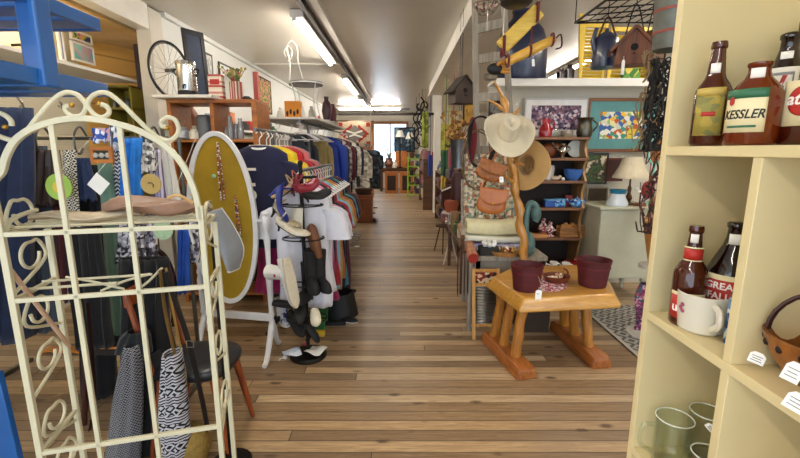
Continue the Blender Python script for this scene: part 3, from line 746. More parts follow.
# row 0
c=item(541,0,4.56); r=scl(6.5)
t=thing('glass_jug','red glass jug on the top of the dark shelf unit','jug',c)
MB().lathe([(0,0),(r*.9,0),(r,.04),(r*.85,.1),(r*.5,.14),(r*.6,.19),(r*.5,.19),(r*.4,.14),(r*.75,.1),(r*.8,.02),(0,.02)],c).build('jug_body',bglass('#c3142c',.5,'red_glass'),t)
MB().tube(smooth_path([c+V((r*.5,0,.17)),c+V((r*1.3,0,.15)),c+V((r*.9,0,.06))],5),.007,6).build('handle',bglass('#c3142c',.5,'red_glass'),t)
c=item(553,0,4.56); one(MB().lathe([(0,0),(.04,0),(.05,.03),(.03,.05),(.04,.09),(.03,.09),(0,.02)],c),'glass_goblet',thin_glass(),'clear cut glass goblet beside the red jug','goblet')
c=item(562,0,4.56); one(MB().lathe([(0,0),(.05,0),(.065,.04),(.06,.07),(.05,.07),(0,.02)],c),'glass_bowl',bglass('#b9a98f',.4,'smoked_glass'),'small smoked glass bowl on top of the dark shelf unit','bowl')
c=item(579,0,4.56); r=scl(8)
t=thing('silver_pitcher','tarnished dark silver pitcher at the right of the top shelf','pitcher',c)
MB().lathe([(0,0),(r*.8,0),(r*.95,.05),(r*.8,.12),(r*.75,.16),(r*1.05,.2),(r*.9,.2),(r*.6,.15),(0,.03)],c).build('pitcher_body',metal('#57544a',.3,'tarnished_silver'),t)
MB().tube(smooth_path([c+V((r*.9,0,.18)),c+V((r*1.5,0,.13)),c+V((r*.9,0,.05))],5),.008,6).build('handle',metal('#57544a',.3,'tarnished_silver'),t)
# row 1
M_carv=plain('#7a3e1a',.5,0,.4,25,name='carved_wood')
def figure(c,h,mat,label,name='wooden_figurine',cat='figurine'):
    mb=MB().lathe([(0,0),(h*.28,0),(h*.26,h*.06),(h*.14,h*.1),(h*.2,h*.3),(h*.23,h*.5),(h*.12,h*.7),(h*.09,h*.74)],c,16)
    mb.ball(c+V((0,0,h*.85)),h*.13).tube([c+V((h*.18,0,h*.58)),c+V((h*.3,-h*.1,h*.4)),c+V((h*.1,-h*.22,h*.42))],h*.05,6).tube([c+V((-h*.18,0,h*.58)),c+V((-h*.3,-h*.1,h*.4)),c+V((-h*.1,-h*.22,h*.42))],h*.05,6)
    return one(mb,name,mat,label,cat)
figure(item(534,1),.19,M_carv,'carved brown figurine leftmost on the second row of the dark shelf unit')
c=item(546,1,4.58); one(MB().ball(c+V((0,0,.08)),(.085,.05,.08)).ball(c+V((.07,-.02,.12)),.04).ball(c+V((-.06,-.03,.04)),.045),'carved_elephant' if False else 'carved_ornament',M_carv,'rounded carved brown wooden ornament beside the white plate','ornament')
c=item(571,1,4.66); rp=scl(8.5)
one(MB().lathe([(0,0),(rp*.6,.0),(rp,.018),(rp*.98,.024),(rp*.6,.008),(0,.008)],c+V((0,0,rp)),32,M=Matrix.Rotation(PI/2-.15,3,'X')),'china_plate',plain('#dfe0d2',.25,var=.08,vs=30,name='plate_china'),'white china plate standing upright on the dark shelf unit','plate')
c=item(559,1,4.52); mb=MB().lathe([(0,0),(.035,0),(.02,.02),(.05,.07),(.045,.1),(.02,.13),(.028,.15)],c); mb.tube(smooth_path([c+V((-.03,0,.08)),c+V((-.08,0,.12)),c+V((-.11,0,.16))],4),.01,6).tube(smooth_path([c+V((.03,0,.13)),c+V((.08,0,.1)),c+V((.045,0,.06))],4),.007,6)
one(mb,'coffee_pot',metal('#c9c9c4',.2,'silver'),'shiny silver coffee pot in front of the white plate','pot')
# row 2
c=item(571,2,4.58); rb=scl(10)
one(MB().lathe([(0,0),(rb*.5,0),(rb*.85,.06),(rb,.115),(rb*1.03,.12),(rb*.95,.118),(rb*.8,.06),(0,.015)],c,36),'mixing_bowl',plain('#3f6fb8',.2,var=.08,coat=.5,name='blue_glaze'),'blue glazed mixing bowl on the third row of the dark shelf unit','bowl')
c=item(547,2,4.6); one(MB().lathe([(0,0),(.05,0),(.055,.08),(.06,.13),(.05,.16),(0,.16)],c),'china_jar',plain('#cfc9bf',.3,name='pale_china'),'pale china jar left of the blue mixing bowl','jar')
c=item(554,2,4.52); one(MB().ball(c+V((0,0,.025)),(.05,.03,.025)).ball(c+V((.045,0,.04)),.018),'china_dish',plain('#cbb59d',.4,name='shell_pink'),'low shell-coloured dish left of the blue mixing bowl','dish')
c=item(561.5,2,4.5); one(MB().ball(c+V((0,0,.018)),.018),'salt_shaker',M_wht,'tiny white shaker standing before the blue bowl','shaker')
# row 3 blue tins
blu=plain('#1f4f9e',.3,var=.3,vs=30,name='cobalt'); lb=multi(['#2458a8','#b8d4e8','#1b3f86','#6fb0d6'],45,name='blue_white_print')
for px_,w_,h_,m_,l_ in ((549,10,.085,blu,'cobalt blue tin leftmost of the row of blue tins'),(559,10,.09,lb,'blue and white patterned tin box with light blue lid'),):
    c=item(px_,3,4.56); t=thing('tin_box',l_,'tin',c,'blue tins on the fourth shelf'); hw=scl(w_/2)
    MB().box(c+V((0,0,h_*.4)),(hw*2,.1,h_*.8)).build('box_body',m_,t,bevel=.006); MB().box(c+V((0,0,h_*.9)),(hw*2.04,.104,h_*.2)).build('lid',plain('#5ea2cf',.3,name='light_blue'),t,bevel=.006)
c=item(568,3,4.62); one(MB().box(c+V((0,0,.06)),(.08,.05,.12)),'red_box' if False else 'gift_box',plain('#7d1f26',.5,name='dark_red_card'),'dark red box standing between the blue tins and the blue teapot','box',bevel=.003)
c=item(577,3,4.55)
t=thing('teapot','blue and white china teapot on the fourth row of the dark shelf unit','teapot',c)
MB().lathe([(0,0),(.05,0),(.075,.03),(.07,.07),(.04,.09),(0,.095)],c).ball(c+V((0,0,.1)),.012).build('pot_body',lb,t); MB().tube(smooth_path([c+V((-.06,0,.04)),c+V((-.1,0,.06)),c+V((-.11,0,.09))],4),.01,6).build('spout',lb,t); MB().tube(smooth_path([c+V((.06,0,.075)),c+V((.1,0,.07)),c+V((.06,0,.025))],4),.007,6).build('handle',lb,t)
# row 4
figure(item(545,4,4.58),.2,multi(['#a34a52','#d9b3ab','#6e2a33','#e8d8cc'],50,name='pink_figure'),'pink and white china figurine on the fifth row of the dark shelf unit','china_figurine')
figure(item(552,4,4.55),.17,multi(['#7c2f3c','#c99a94','#f0e0d8'],60,name='rose_figure'),'smaller rose-coloured figurine next to the slatted basket','china_figurine')
c=item(541,4,4.5); one(MB().box(c+V((0,0,.02)),(.16,.08,.04)),'wooden_block',M_honey,'low tan wooden block lying before the figurines','block',bevel=.004)
c=item(574,4,4.58)
t=thing('slat_basket','honey wooden slatted basket on the fifth row of the dark shelf unit','basket',c)
hw=scl(13)
for y in (-.06,.06):
    mb=MB()
    for k in range(13): mb.box(c+V((-hw+2*hw*k/12,y,.055)),(.014,.006,.11))
    mb.box(c+V((0,y,.012)),(hw*2,.005,.012)); mb.build('slats',M_honey,t)
mb=MB()
for z in (.03,.085):
    for y in (-.065,.065): mb.box(c+V((0,y,z)),(hw*2,.005,.012))
    for x in (-hw,hw): mb.box(c+V((x,0,z)),(.005,.13,.012))
mb.box(c+V((0,0,.006)),(hw*2,.12,.01)); mb.build('bands',wood('#8a5624','#b07a3c','x',name='band_wood'),t)
mb=MB()
for k in range(7): mb.ball(c+V((-hw*.75+hw*1.5*k/6,0,.1+.02*(k%2))),.03,8,6)
mb.build('contents',M_honey,t,kind='stuff')
# row 5
c=item(551,5,4.55)+V((0,-.0,0)); 
for k,(px_,py,r_) in enumerate(((549,262,.05),(556,266,.045),(562,268,.045))):
    p=P(px_,py,4.5); p.z=max(p.z,zz[5]+.0)
M_cap=plain('#e6e2d8',.4,name='white_cup')
def mugs(x,y,z,label,g,rot=None):
    t=thing('coffee_mug',label,'mug',(x,y,z),g)
    MB().lathe([(0,0),(.035,0),(.04,.09),(.036,.09),(.032,.01),(0,.01)],(x,y,z),20).build('cup',M_cap,t); MB().tube(smooth_path([V((x+.037,y,z+.075)),V((x+.07,y,z+.06)),V((x+.037,y,z+.02))],4),.006,6).build('handle',M_cap,t); return t
# low box of cups standing between the log table and the shelf unit
q=PZ(552,272,.35)
t=thing('storage_crate','dark crate holding white cups behind the log table','crate',(q.x,q.y+.1,0))
MB().span((q.x-.28,q.y-.08,0),(q.x+.32,q.y+.32,.36)).build('crate_body',plain('#1c1512',.7,name='dark_crate'),t,bevel=.006)
mugs(q.x-.10,q.y+.0,.36,'white cup standing on the dark crate, leftmost of the three','white cups on the dark crate'); mugs(q.x+.02,q.y+.02,.36,'white cup standing in the middle of the dark crate','white cups on the dark crate'); mugs(q.x+.13,q.y-.01,.36,'white cup standing on the dark crate, nearest the right pail','white cups on the dark crate')
q2=PZ(582,262,.42)
t=thing('cooking_pot','red enamel pot with lid on the floor behind the right pail','pot',(q2.x,q2.y+.18,0))
c=V((q2.x,q2.y+.18,0))
MB().lathe([(0,.0),(.13,.0),(.16,.04),(.16,.33),(0,.33)],c).build('pot_body',plain('#1d1718',.4,name='dark_enamel'),t); MB().lathe([(.17,.33),(.165,.345),(.1,.375),(0,.385)],c).ball(c+V((0,0,.40)),.02).build('lid',plain('#86141c',.3,coat=.4,name='red_enamel'),t)
# ================= PICTURES ON THE PARTITION =================
def art(kind):
    key=('art',kind)
    if key in MATS: return MATS[key]
    if kind=='water': m=multi(['#e8e4d2','#d9c94a','#e8b53a','#c2572c','#8fae6a','#3f8f78','#3a5fa0','#e4d9a0','#e8e4d2','#c9d0c0'],24,name='watercolour')
    elif kind=='purple': m=multi(['#3c2f45','#6a566e','#a08a98','#c9b7ba','#7d5560','#4a3b52'],38,name='purple_print')
    elif kind=='dark': m=multi(['#1c2a1c','#2f4a2a','#4a5a34','#1a1c18','#cfc3a2'],9,kind='noise',name='dark_portrait')
    elif kind=='green': m=multi(['#5fae9c','#8fcab8','#c9a0a8','#6fb5b0'],5,kind='noise',name='green_painting')
    elif kind=='floral': m=multi(['#2f6b3a','#d2463f','#e08aa0','#d9c03a','#3f8f4a','#5a2f6a'],14,kind='noise',name='floral_painting')
    elif kind=='grey': m=multi(['#b9b9b4','#8a8c8c','#dad9d2','#5f6265'],8,kind='noise',name='grey_print')
    MATS[key]=m; return m
def framed(c,w,h,X,tilt,mf,mm,ma,label,fw=.035,mat_w=.06,cat='picture',name='framed_picture',group=None):
    c=V(c);X=V(X).normalized(); Z=(V((0,0,1))+X.cross(V((0,0,1)))*(-tilt)).normalized(); Nn=X.cross(Z)
    t=thing(name,label,cat,c-Z*(h/2),group)
    mb=MB()
    for a,b,cw,ch in ((0,h/2-fw/2,w,fw),(0,-h/2+fw/2,w,fw),(-w/2+fw/2,0,fw,h-2*fw),(w/2-fw/2,0,fw,h-2*fw)):
        mb.prism([(a-cw/2,b-ch/2),(a+cw/2,b-ch/2),(a+cw/2,b+ch/2),(a-cw/2,b+ch/2)],.025,c,X,Z)
    mb.build('frame',mf,t,bevel=.003,smooth=False)
    iw,ih=w-2*fw,h-2*fw
    if mm is not None:
        MB().prism([(-iw/2,-ih/2),(iw/2,-ih/2),(iw/2,ih/2),(-iw/2,ih/2)],.008,c,X,Z).build('mount',mm,t,smooth=False)
        iw-=2*mat_w; ih-=2*mat_w
    MB().prism([(-iw/2,-ih/2),(iw/2,-ih/2),(iw/2,ih/2),(-iw/2,ih/2)],.012,c,X,Z).build('artwork',ma,t,smooth=False)
    return t
Yp=4.74
def pic(x0,y0,x1,y1,Y,*a,**k):
    A=P(x0,y0,Y);B=P(x1,y1,Y); return framed(((A.x+B.x)/2,Y,(A.z+B.z)/2),abs(B.x-A.x),abs(A.z-B.z),(1,0,0),0,*a,**k)
pic(588,98,655,152,Yp,wood('#5a3016','#8a5628','x',name='frame_wood'),plain('#5d9290',.8,name='teal_mount'),art('water'),'large framed watercolour with a teal mount on the pegboard',fw=.035,mat_w=.11)
pic(525,98,586,137,Yp,plain('#b9b7b0',.4,name='silver_frame'),plain('#e4e2de',.8,name='white_mount'),art('purple'),'white mounted purple print in a pale frame above the dark shelf unit',fw=.018,mat_w=.06)
pic(585,153,606,184,Yp,plain('#1c1712',.4,name='dark_frame'),None,art('dark'),'small dark framed portrait below the watercolour',fw=.02)
pic(606,158,622,181,Yp,plain('#5a1f16',.5,name='red_brown_frame'),None,plain('#3c1713',.5,name='maroon_panel'),'red-brown framed panel behind the lamp shade',fw=.02)
pic(587,187,606,212,4.70,plain('#8a8068',.5,name='dull_frame'),None,plain('#3d301c',.7,.0,.3,8,name='brown_panel'),'dull brown framed picture leaning behind the cream cabinet',fw=.015)
pic(489,96,507,118,3.98,plain('#16120f',.6,name='black_frame'),None,multi(['#1a1411','#3c2c22','#8a8378','#120e0c'],10,kind='noise',name='horseshoe_print'),'small dark picture hanging behind the ladder above the cream hat',fw=.01)
# ================= CREAM CABINET WITH LAMPS =================
M_cab=plain('#bdbba2',.5,var=.07,vs=5,name='cabinet_paint')
x0,x1=P(597,250,4.2).x,P(648,250,4.2).x; y0_,y1_=4.18,4.66; ztop=.99
x1=x0+.55
t=thing('cabinet','tall cream painted cabinet on turned legs standing below the watercolour','cabinet',((x0+x1)/2,(y0_+y1_)/2,0))
MB().span((x0,y0_,.24),(x1,y1_,ztop-.03)).build('cabinet_body',M_cab,t,bevel=.01)
MB().span((x0-.03,y0_-.03,ztop-.03),(x1+.03,y1_+.03,ztop)).build('top',M_cab,t,bevel=.008)
for xx in (x0+.035,x1-.035):
    for yy in (y0_+.035,y1_-.035):
        MB().lathe([(0,0),(.02,0),(.026,.03),(.016,.06),(.03,.1),(.018,.15),(.032,.2),(.032,.26)],(xx,yy,0),16).build('leg',M_cab,t)
for k in range(4):
    z=.30+.165*k
    d=MB().span((x1,y0_+.03,z),(x1+.012,y1_-.03,z+.15)).build('drawer',M_cab,t,bevel=.004); MB().ball((x1+.03,(y0_+y1_)/2,z+.075),.018).build('knob',M_brass,d)
# shade lamp
lc=V((P(628,204,4.35).x,4.35,ztop))
t=thing('table_lamp','brass table lamp with a pleated cream bell shade on the cream cabinet','lamp',lc)
MB().lathe([(0,0),(.07,0),(.07,.015),(.02,.03),(.035,.07),(.015,.12),(.02,.17),(.01,.2),(.008,.3)],lc).build('lamp_base',plain('#5c3a22',.4,.4,name='bronze'),t)
z0=P(628,178,4.35).z-ztop; z1=P(628,157,4.35).z-ztop
M_shade=plain('#cfc3a5',.8,var=.08,vs=20,name='shade_cloth')
MB().lathe([(scl(17,4.35),z0),(scl(16.5,4.35),z0+.02),(scl(11,4.35),lerp(z0,z1,.6)),(scl(8.5,4.35),z1),(scl(8,4.35),z1),(scl(10.5,4.35),lerp(z0,z1,.6)),(scl(16,4.35),z0+.02)],lc,24).build('lamp_shade',M_shade,t,ang=10)
c=V((P(617,203,4.27).x,4.27,ztop))
t=thing('glass_lampshade','white glass shade with a blue rim standing on the cream cabinet','lampshade',c)
MB().lathe([(.0,0),(.10,0),(.105,.03),(.075,.09),(.07,.125),(.065,.125),(0,.1)],c,28).build('shade_body',plain('#d5dde2',.25,var=.08,coat=.5,name='opal_glass'),t)
MB().lathe([(.070,.125),(.075,.13),(.082,.165),(.075,.165),(.0,.15)],c,28).build('rim',plain('#2b7fa0',.3,name='blue_rim'),t)
c=V((P(640,205,4.25).x,4.25,ztop))
t=thing('flower_ornament','small white blossom ornament on a brown base before the lamp','ornament',c)
MB().lathe([(0,0),(.06,0),(.05,.03),(0,.035)],c).build('base',plain('#6e3a20',.5,name='brown_base'),t)
mb=MB()
for k in range(9): 
    q=c+V((R.uniform(-.05,.05),R.uniform(-.03,.03),.07+.02*k)); mb.ball(q,.017,8,6)
mb.build('blossoms',M_wht,t,kind='stuff'); MB().tube([c,c+V((-.02,0,.24))],.004,5).build('stem',M_iron,t)
c=V((P(650,204,4.4).x,4.4,ztop))
t=thing('vanity_mirror','small mirror in a mint green frame on a stand, right of the cream lamp','mirror',c)
zc=P(650,150,4.4).z
ov=[c+V((.075*math.cos(a*PI/12),0,zc-c.z+.15*math.sin(a*PI/12))) for a in range(24)]
MB().tube(ov,.014,8,closed=True).build('frame',plain('#7fc0ae',.4,name='mint_paint'),t)
MB().lathe([(0,0),(.075,0),(.075,.006),(0,.006)],V((c.x,c.y,zc)),24,M=Matrix.Scale(2,3,(0,0,1))@Matrix.Rotation(PI/2,3,'X')).build('mirror_glass',plain('#a86c3a',.1,.6,name='mirror_glass'),t)
MB().tube([c+V((0,0,zc-c.z-.15)),c+V((0,0,.02))],.012,8).lathe([(0,0),(.08,0),(.06,.02),(0,.03)],c).build('stand',plain('#7fc0ae',.4,name='mint_paint'),t)
# brown stool and pink fabric by the right edge of the cabinet
c=V((2.35,3.55,0))
c=PZ(652,300,0); c=V((2.22,3.55,0)); x_=P(655,240,3.4).x
t=thing('fabric_bundle','bundle of pink and purple flowered cloth hanging beside the bookcase edge','cloth',(x_,3.4,.35))
mb=MB().grid(lambda u,v:V((x_+.09*math.cos(2*PI*u)*(1+.15*math.sin(9*u*PI))+.02*math.sin(7*v),3.4+.07*math.sin(2*PI*u),.02+.42*v)),24,12,True); mb.build('cloth_body',multi(['#8a3560','#c9a0b0','#5a2d4e','#3f5a68','#a85878'],50,name='flower_cloth'),t,sub=1)
x_=P(652,240,3.3).x
one(MB().lathe([(0,0),(.06,.0),(.085,.12),(.12,.3),(.125,.36),(.11,.36),(.08,.1),(0,.02)],(x_+.09,3.35,.62)),'wooden_vase',wood('#9a6226','#c98d42','z',coat=.3,name='turned_wood'),'turned tan wooden vase just left of the bookcase edge','vase')
one(MB().lathe([(0,0),(.17,0),(.17,.02),(.03,.04),(.03,.56),(.13,.59),(.13,.62),(0,.62)],(x_+.09,3.35,0)),'plant_stand',plain('#cfccc0',.5,name='white_stand'),'white pedestal stand carrying the turned wooden vase','stand')
# ================= LADDER, POLE, HATS, BAGS =================
t=thing('ladder','tall weathered grey wooden ladder standing behind the cream cowboy hat','ladder',(.80,3.95,0))
yl=3.9
def xz(px_,py,Y=yl): return P(px_,py,Y)
a=xz(476,95); b=xz(474,-60); a2=xz(509,95); b2=xz(500,-60)
def ext(a,b,z): f=(z-a.z)/(b.z-a.z); return a+(b-a)*f
for a_,b_ in ((a,b),(a2,b2)):
    MB().bar(ext(a_,b_,0.0),ext(a_,b_,3.0),.05,.035,up=(0,1,0)).build('rail',M_greywood,t,bevel=.004)
for k,(ya,yb) in enumerate(((30,22),(60,55),(98,96))):
    p=xz(474,ya);q=xz(507,yb); MB().bar(p,q,.03,.075,up=(0,0,1)).build('rung',M_greywood,t,bevel=.004)
for z in (1.55,1.2,.85,.5,.2):
    MB().bar(ext(a,b,z),ext(a2,b2,z),.03,.07,up=(0,0,1)).build('rung',M_greywood,t,bevel=.004)
# knobbly pole
top=P(503,98,3.45); bot=P(527,270,3.38)
pts=[]
for k in range(26):
    f=k/25; p=top.lerp(V((bot.x,bot.y,.0)) if False else bot,f*1.0); pts.append(p+V((.012*math.sin(k*1.3),.01*math.cos(k*1.7),0)))
pts.append(bot+V((.02,0,-(bot.z-.60))))
t=thing('display_pole','knobbly varnished yellow log pole standing on the display table and carrying the hats and bags','pole',V((bot.x+.02,bot.y,.60)))
MB().tube(pts,[.026+.007*math.sin(k*2.1)+.012*(k/26) for k in range(len(pts))],12).build('pole_body',wood('#95601e','#c88f3c','z',rough=.3,coat=.4,name='yellow_log'),t)
for p,q in ((top,P(494,82,3.4)),(pts[2],P(488,100,3.36)),(pts[4],P(520,108,3.35)),(pts[9],P(524,165,3.3)),(pts[12],P(496,172,3.3))):
    MB().tube([p,p.lerp(q,.6)+V((0,0,.01)),q],[.014,.012,.008],8).build('branch',wood('#95601e','#c88f3c','z',rough=.3,coat=.4,name='yellow_log'),t)
def hat(c,R_,mat,label,rot,inside=None,band=None):
    """cowboy hat about its brim centre, crown along local +Z, creased; brim curled along local X sides"""
    t=thing('cowboy_hat',label,'hat',c)
    M3=rot
    def w(p): return c+M3@p
    mb=MB()
    def brim(u,v):
        a=2*PI*u; r=lerp(.40,1.0,v)*R_; x=r*math.cos(a)*.95; y=r*math.sin(a)*1.08
        z=.30*R_*(abs(math.cos(a))**2.5)*(v**1.8)-.08*R_*abs(math.sin(a))*v
        return w(V((x,y,z)))
    mb.grid(brim,48,10,True)
    mb.build('brim',mat,t,solid=.006,soff=0)
    mb=MB()
    def crown(u,v):
        a=2*PI*u
        if v<.75:
            f=v/.75; r=lerp(.41,.33,f**.8)*R_; h=.62*R_*f
        else:
            f=(v-.75)/.25; r=.33*R_*(1-f)+.0005; h=.62*R_+.03*R_*math.sin(f*PI)
            h-=.17*R_*f*f
        x=r*math.cos(a)*.92; y=r*math.sin(a)*1.12
        pinch=math.exp(-((math.cos(a)**2)*2))*0
        if v>.3 and y<0: x*=1-.25*((v-.3)/.7)*(abs(math.sin(a)))   # pinched front
        h-=(.10*R_*(max(0,v-.4)/.6)*(1-abs(math.cos(a)))*(1 if y<0 else .3))
        return w(V((x,y,h)))
    mb.grid(crown,40,16,True); mb.build('crown',mat,t,solid=.004,soff=0)
    if band:
        MB().lathe([(.405*R_,.0),(.415*R_,.0),(.408*R_,.07*R_),(.40*R_,.07*R_)],c,36,M=M3,sx=.93,sy=1.12).build('hat_band',band,t)
    return t
M_felt=plain('#cfc3a6',.9,var=.06,vs=8,bump=.15,bs=200,name='cream_felt',sheen=.2)
M_felt2=plain('#b08a52',.9,var=.1,vs=8,bump=.15,bs=200,name='tan_felt',sheen=.2)
hc=P(508,133,3.28)
Rt=(Matrix.Rotation(math.radians(0),3,'Z')@Matrix.Rotation(math.radians(52),3,'X'))
hat(hc,.20,M_felt,'cream felt cowboy hat hanging at the top of the log pole',Rt,band=plain('#c4b692',.8,name='cream_band'))
hc2=P(526,165,3.42)
Rt=(Matrix.Rotation(math.radians(-40),3,'Z')@Matrix.Rotation(math.radians(-95),3,'X'))
hat(hc2,.19,M_felt2,'tan cowboy hat hanging with its hollow side out, behind the cream hat',Rt)
# bags
M_lea=plain('#a85e22',.45,var=.15,vs=18,bump=.15,bs=150,name='tan_leather',coat=.2)
M_lea2=plain('#94561f',.5,var=.35,vs=40,bump=.5,bs=60,name='tooled_leather')
def bag(c,w,h,d,mat,label,roll=0,flapf=.62,strap=None):
    t=thing('leather_bag',label,'bag',c)
    Rm=Matrix.Rotation(roll,3,'Y')
    def sup(a,n=3): 
        ca,sa=math.cos(a),math.sin(a); return (abs(ca)**(2/n))*(1 if ca>=0 else -1),(abs(sa)**(2/n))*(1 if sa>=0 else -1)
    mb=MB()
    rings=[]
    for i in range(7):
        f=i/6; dd=-d/2+d*f; k=1-.12*abs(2*f-1)**3
        ring=[]
        for j in range(28):
            x,z=sup(2*PI*j/28,2.7); ring.append(c+Rm@V((x*w/2*k*(1.0 if z<0 else .9),dd,z*h/2*k)))
        rings.append(ring)
    mb.loft(rings); mb.build('bag_body',mat,t,sub=1)
    # flap over the front
    def fl(u,v):
        a=PI*u
        x=math.cos(a)*w/2*.93; zb=h/2*.96; zz_=lerp(zb, -h*(flapf-.5)-0.0, v*math.sin(a)**.5 if 0<u<1 else 0)
        y=-d/2-.006-.012*math.sin(v*PI*.5)*math.sin(a)
        return c+Rm@V((x*(1 if v<.5 else 1),y,zz_))
    MB().grid(fl,20,8).build('flap',mat,t,solid=.005)
    zc=-h*(flapf-.5)+.012
    MB().ball(c+Rm@V((0,-d/2-.022,zc)),.008,8,6).build('clasp',M_brass,t)
    if strap: MB().tube(smooth_path([c+Rm@V((-w*.42,0,h*.4))]+[V(p) for p in strap]+[c+Rm@V((w*.42,0,h*.4))],6),.008,6,flat=.5).build('strap',mat,t)
    return t
c=P(491.5,201,3.25); bag(c,.235,.21,.075,M_lea,'smooth tan leather saddle bag, lower bag on the log pole',.12,strap=[P(489,170,3.33),P(499,150,3.38),P(505,172,3.3)])
tag(c+V((.06,-.06,.16)),.03,.045,parent=None) if False else None
c=P(490,171,3.3); b_=bag(c,.23,.16,.07,M_lea2,'tooled brown leather bag with a white tag, upper bag on the log pole',.35,strap=[P(492,150,3.35),P(500,140,3.38),P(503,158,3.33)])
tag(c+V((.075,-.055,-.02)),.032,.045,parent=b_,lines=1)
# coiled whip / rope
mb=MB(); cc=P(480,142,3.45)
pts=[]
for k in range(90):
    a=k/90*2*PI*3.2; rx=.10+.012*math.sin(k*.7); rz=.22+.02*math.cos(k*.45)
    pts.append(cc+V((rx*math.cos(a)+.02*(k/90),.006*(k/20),rz*math.sin(a))))
one(mb.tube(pts,.008,6),'coiled_whip',plain('#1a120e',.5,name='black_leather'),'black braided leather whip coiled on the ladder left of the cream hat','whip')
mb=MB(); cc=P(477,160,3.5)
pts=[cc+V(((.12+.01*math.sin(k))*math.cos(k/60*2*PI*2.1),.01*k/20,(.25+.02*math.sin(k*.5))*math.sin(k/60*2*PI*2.1))) for k in range(60)]
one(mb.tube(pts,.006,6),'lasso_rope',plain('#6b5536',.8,name='rope'),'thin brown rope looped below the coiled whip','rope')
c=P(472,140,3.75); one(MB().ball(c,(.045,.04,.20),12,10),'red_stocking',cloth('#6e1420',name='crimson_cloth'),'long dark red cloth stocking hanging beside the coiled whip','stocking')
# quilt hung over a rail, and blanket pile
M_quilt=multi(['#b9a98c','#7d8a72','#a5604c','#cdbfa0','#5f6a6a','#8a6a4e','#94a08c','#d0c4ac'],48,rnd=.5,name='patchwork_quilt')
x0=P(467,170,3.75).x;x1=P(515,170,3.75).x; zt_=P(480,160,3.75).z; zb_=P(480,217,3.75).z
def drape(x0,x1,zt_,zb_,y,fold=.015,nf=5,ph=0,curve=0):
    return lambda u,v:V((lerp(x0,x1,u),y+fold*math.sin(u*nf*2*PI+ph)*(.3+v)-curve*v,lerp(zt_,zb_,v)))
mb=MB().grid(drape(x0-.02,x1,zt_+.05,zb_-.02,3.78),40,12)
one(mb,'patchwork_quilt',M_quilt,'faded geometric patchwork quilt hanging behind the leather bags','quilt',solid=.02)
# the display table under it all
zt2=.66
t=thing('display_table','low grey-brown wooden display table crowded with goods behind the log table','table',(1.05,3.75,0))
xa=P(474,262,3.5).x; xb=xa+.62
MB().span((xa,3.46,zt2-.04),(xb,4.2,zt2)).build('tabletop',M_greywood,t,bevel=.004)
MB().span((xa+.01,3.48,zt2-.26),(xb-.01,3.50,zt2-.04)).build('apron',plain('#7f776a',.7,var=.15,name='grey_board'),t,bevel=.003)
for x in (xa+.03,xb-.03):
    for y in (3.5,4.16): MB().span((x-.025,y-.02,0),(x+.025,y+.02,zt2-.04)).build('leg',M_greywood,t,bevel=.003)
# folded blankets
x0,x1=P(467,220,3.55).x,P(527,220,3.55).x
for k,(za,zb2,m_,l_,dx) in enumerate(((zt2+.002,zt2+.085,multi(['#b3b8c4','#9aa5b0','#c8c2cc','#8f86a6'],10,kind='noise',name='pastel_cloth'),'folded pastel striped blanket lowest in the pile under the leather bags',.02),(zt2+.087,zt2+.15,cloth('#dcd8c2',.06),'folded white blanket in the middle of the pile under the leather bags',0),(zt2+.152,zt2+.28,cloth('#d8cfa2',.1),'folded pale yellow blanket on top of the pile under the leather bags',.01))):
    mb=MB()
    def pr(u,v,za=za,zb2=zb2,dx=dx):
        a=2*PI*u; n=4; ca,sa=math.cos(a),math.sin(a)
        yy=3.76+.17*(abs(ca)**(2/n))*(1 if ca>0 else -1)+.006*math.sin(v*9+k)
        z=(za+zb2)/2+(zb2-za)/2*(abs(sa)**(2/n))*(1 if sa>0 else -1)+.008*math.sin(v*5+k)*(1 if k else 0)
        return V((lerp(x0+dx,x1-dx,v),yy,z))
    mb.grid(pr,32,14,True)
    one(mb,'folded_blanket',m_,l_,'blanket','folded blankets under the leather bags',solid=.012)
# black box with white crockery
c=P(488,255,3.55); c.z=zt2
t=thing('black_box','small black box full of white china knobs on the display table','box',c)
MB().span(c+V((-.08,-.06,0)),c+V((.08,.06,.07))).build('box_body',plain('#17120e',.6,name='black_box_paint'),t,bevel=.003)
mb=MB()
for k in range(12): mb.ball(c+V((R.uniform(-.06,.06),R.uniform(-.04,.04),.08+R.uniform(0,.03))),.022,8,6)
mb.build('china_knobs',M_cap,t,kind='stuff')
# swan
c=P(528,240,3.45); c.z=zt2
x_=c.x
t=thing('swan_planter','blue-green wooden swan with a curved neck beside the log pole','swan',c)
mt=plain('#46635f',.5,var=.15,vs=12,name='teal_paint')
zz0=P(528,203,3.45).z
MB().ball(c+V((0,0,.11)),(.055,.10,.11),16,10).build('body',mt,t)
MB().tube(smooth_path([c+V((-.03,-.03,.12)),V((x_-.035,3.42,lerp(zt2,zz0,.75))),V((x_-.01,3.42,zz0)),V((x_+.045,3.42,zz0-.03)),V((x_+.06,3.42,zz0-.10)),V((x_+.04,3.42,zz0-.15))],6),.026,10).build('neck',mt,t)
MB().ball((x_+.045,3.42,zz0-.08),(.042,.035,.065),12,8).build('head',mt,t)
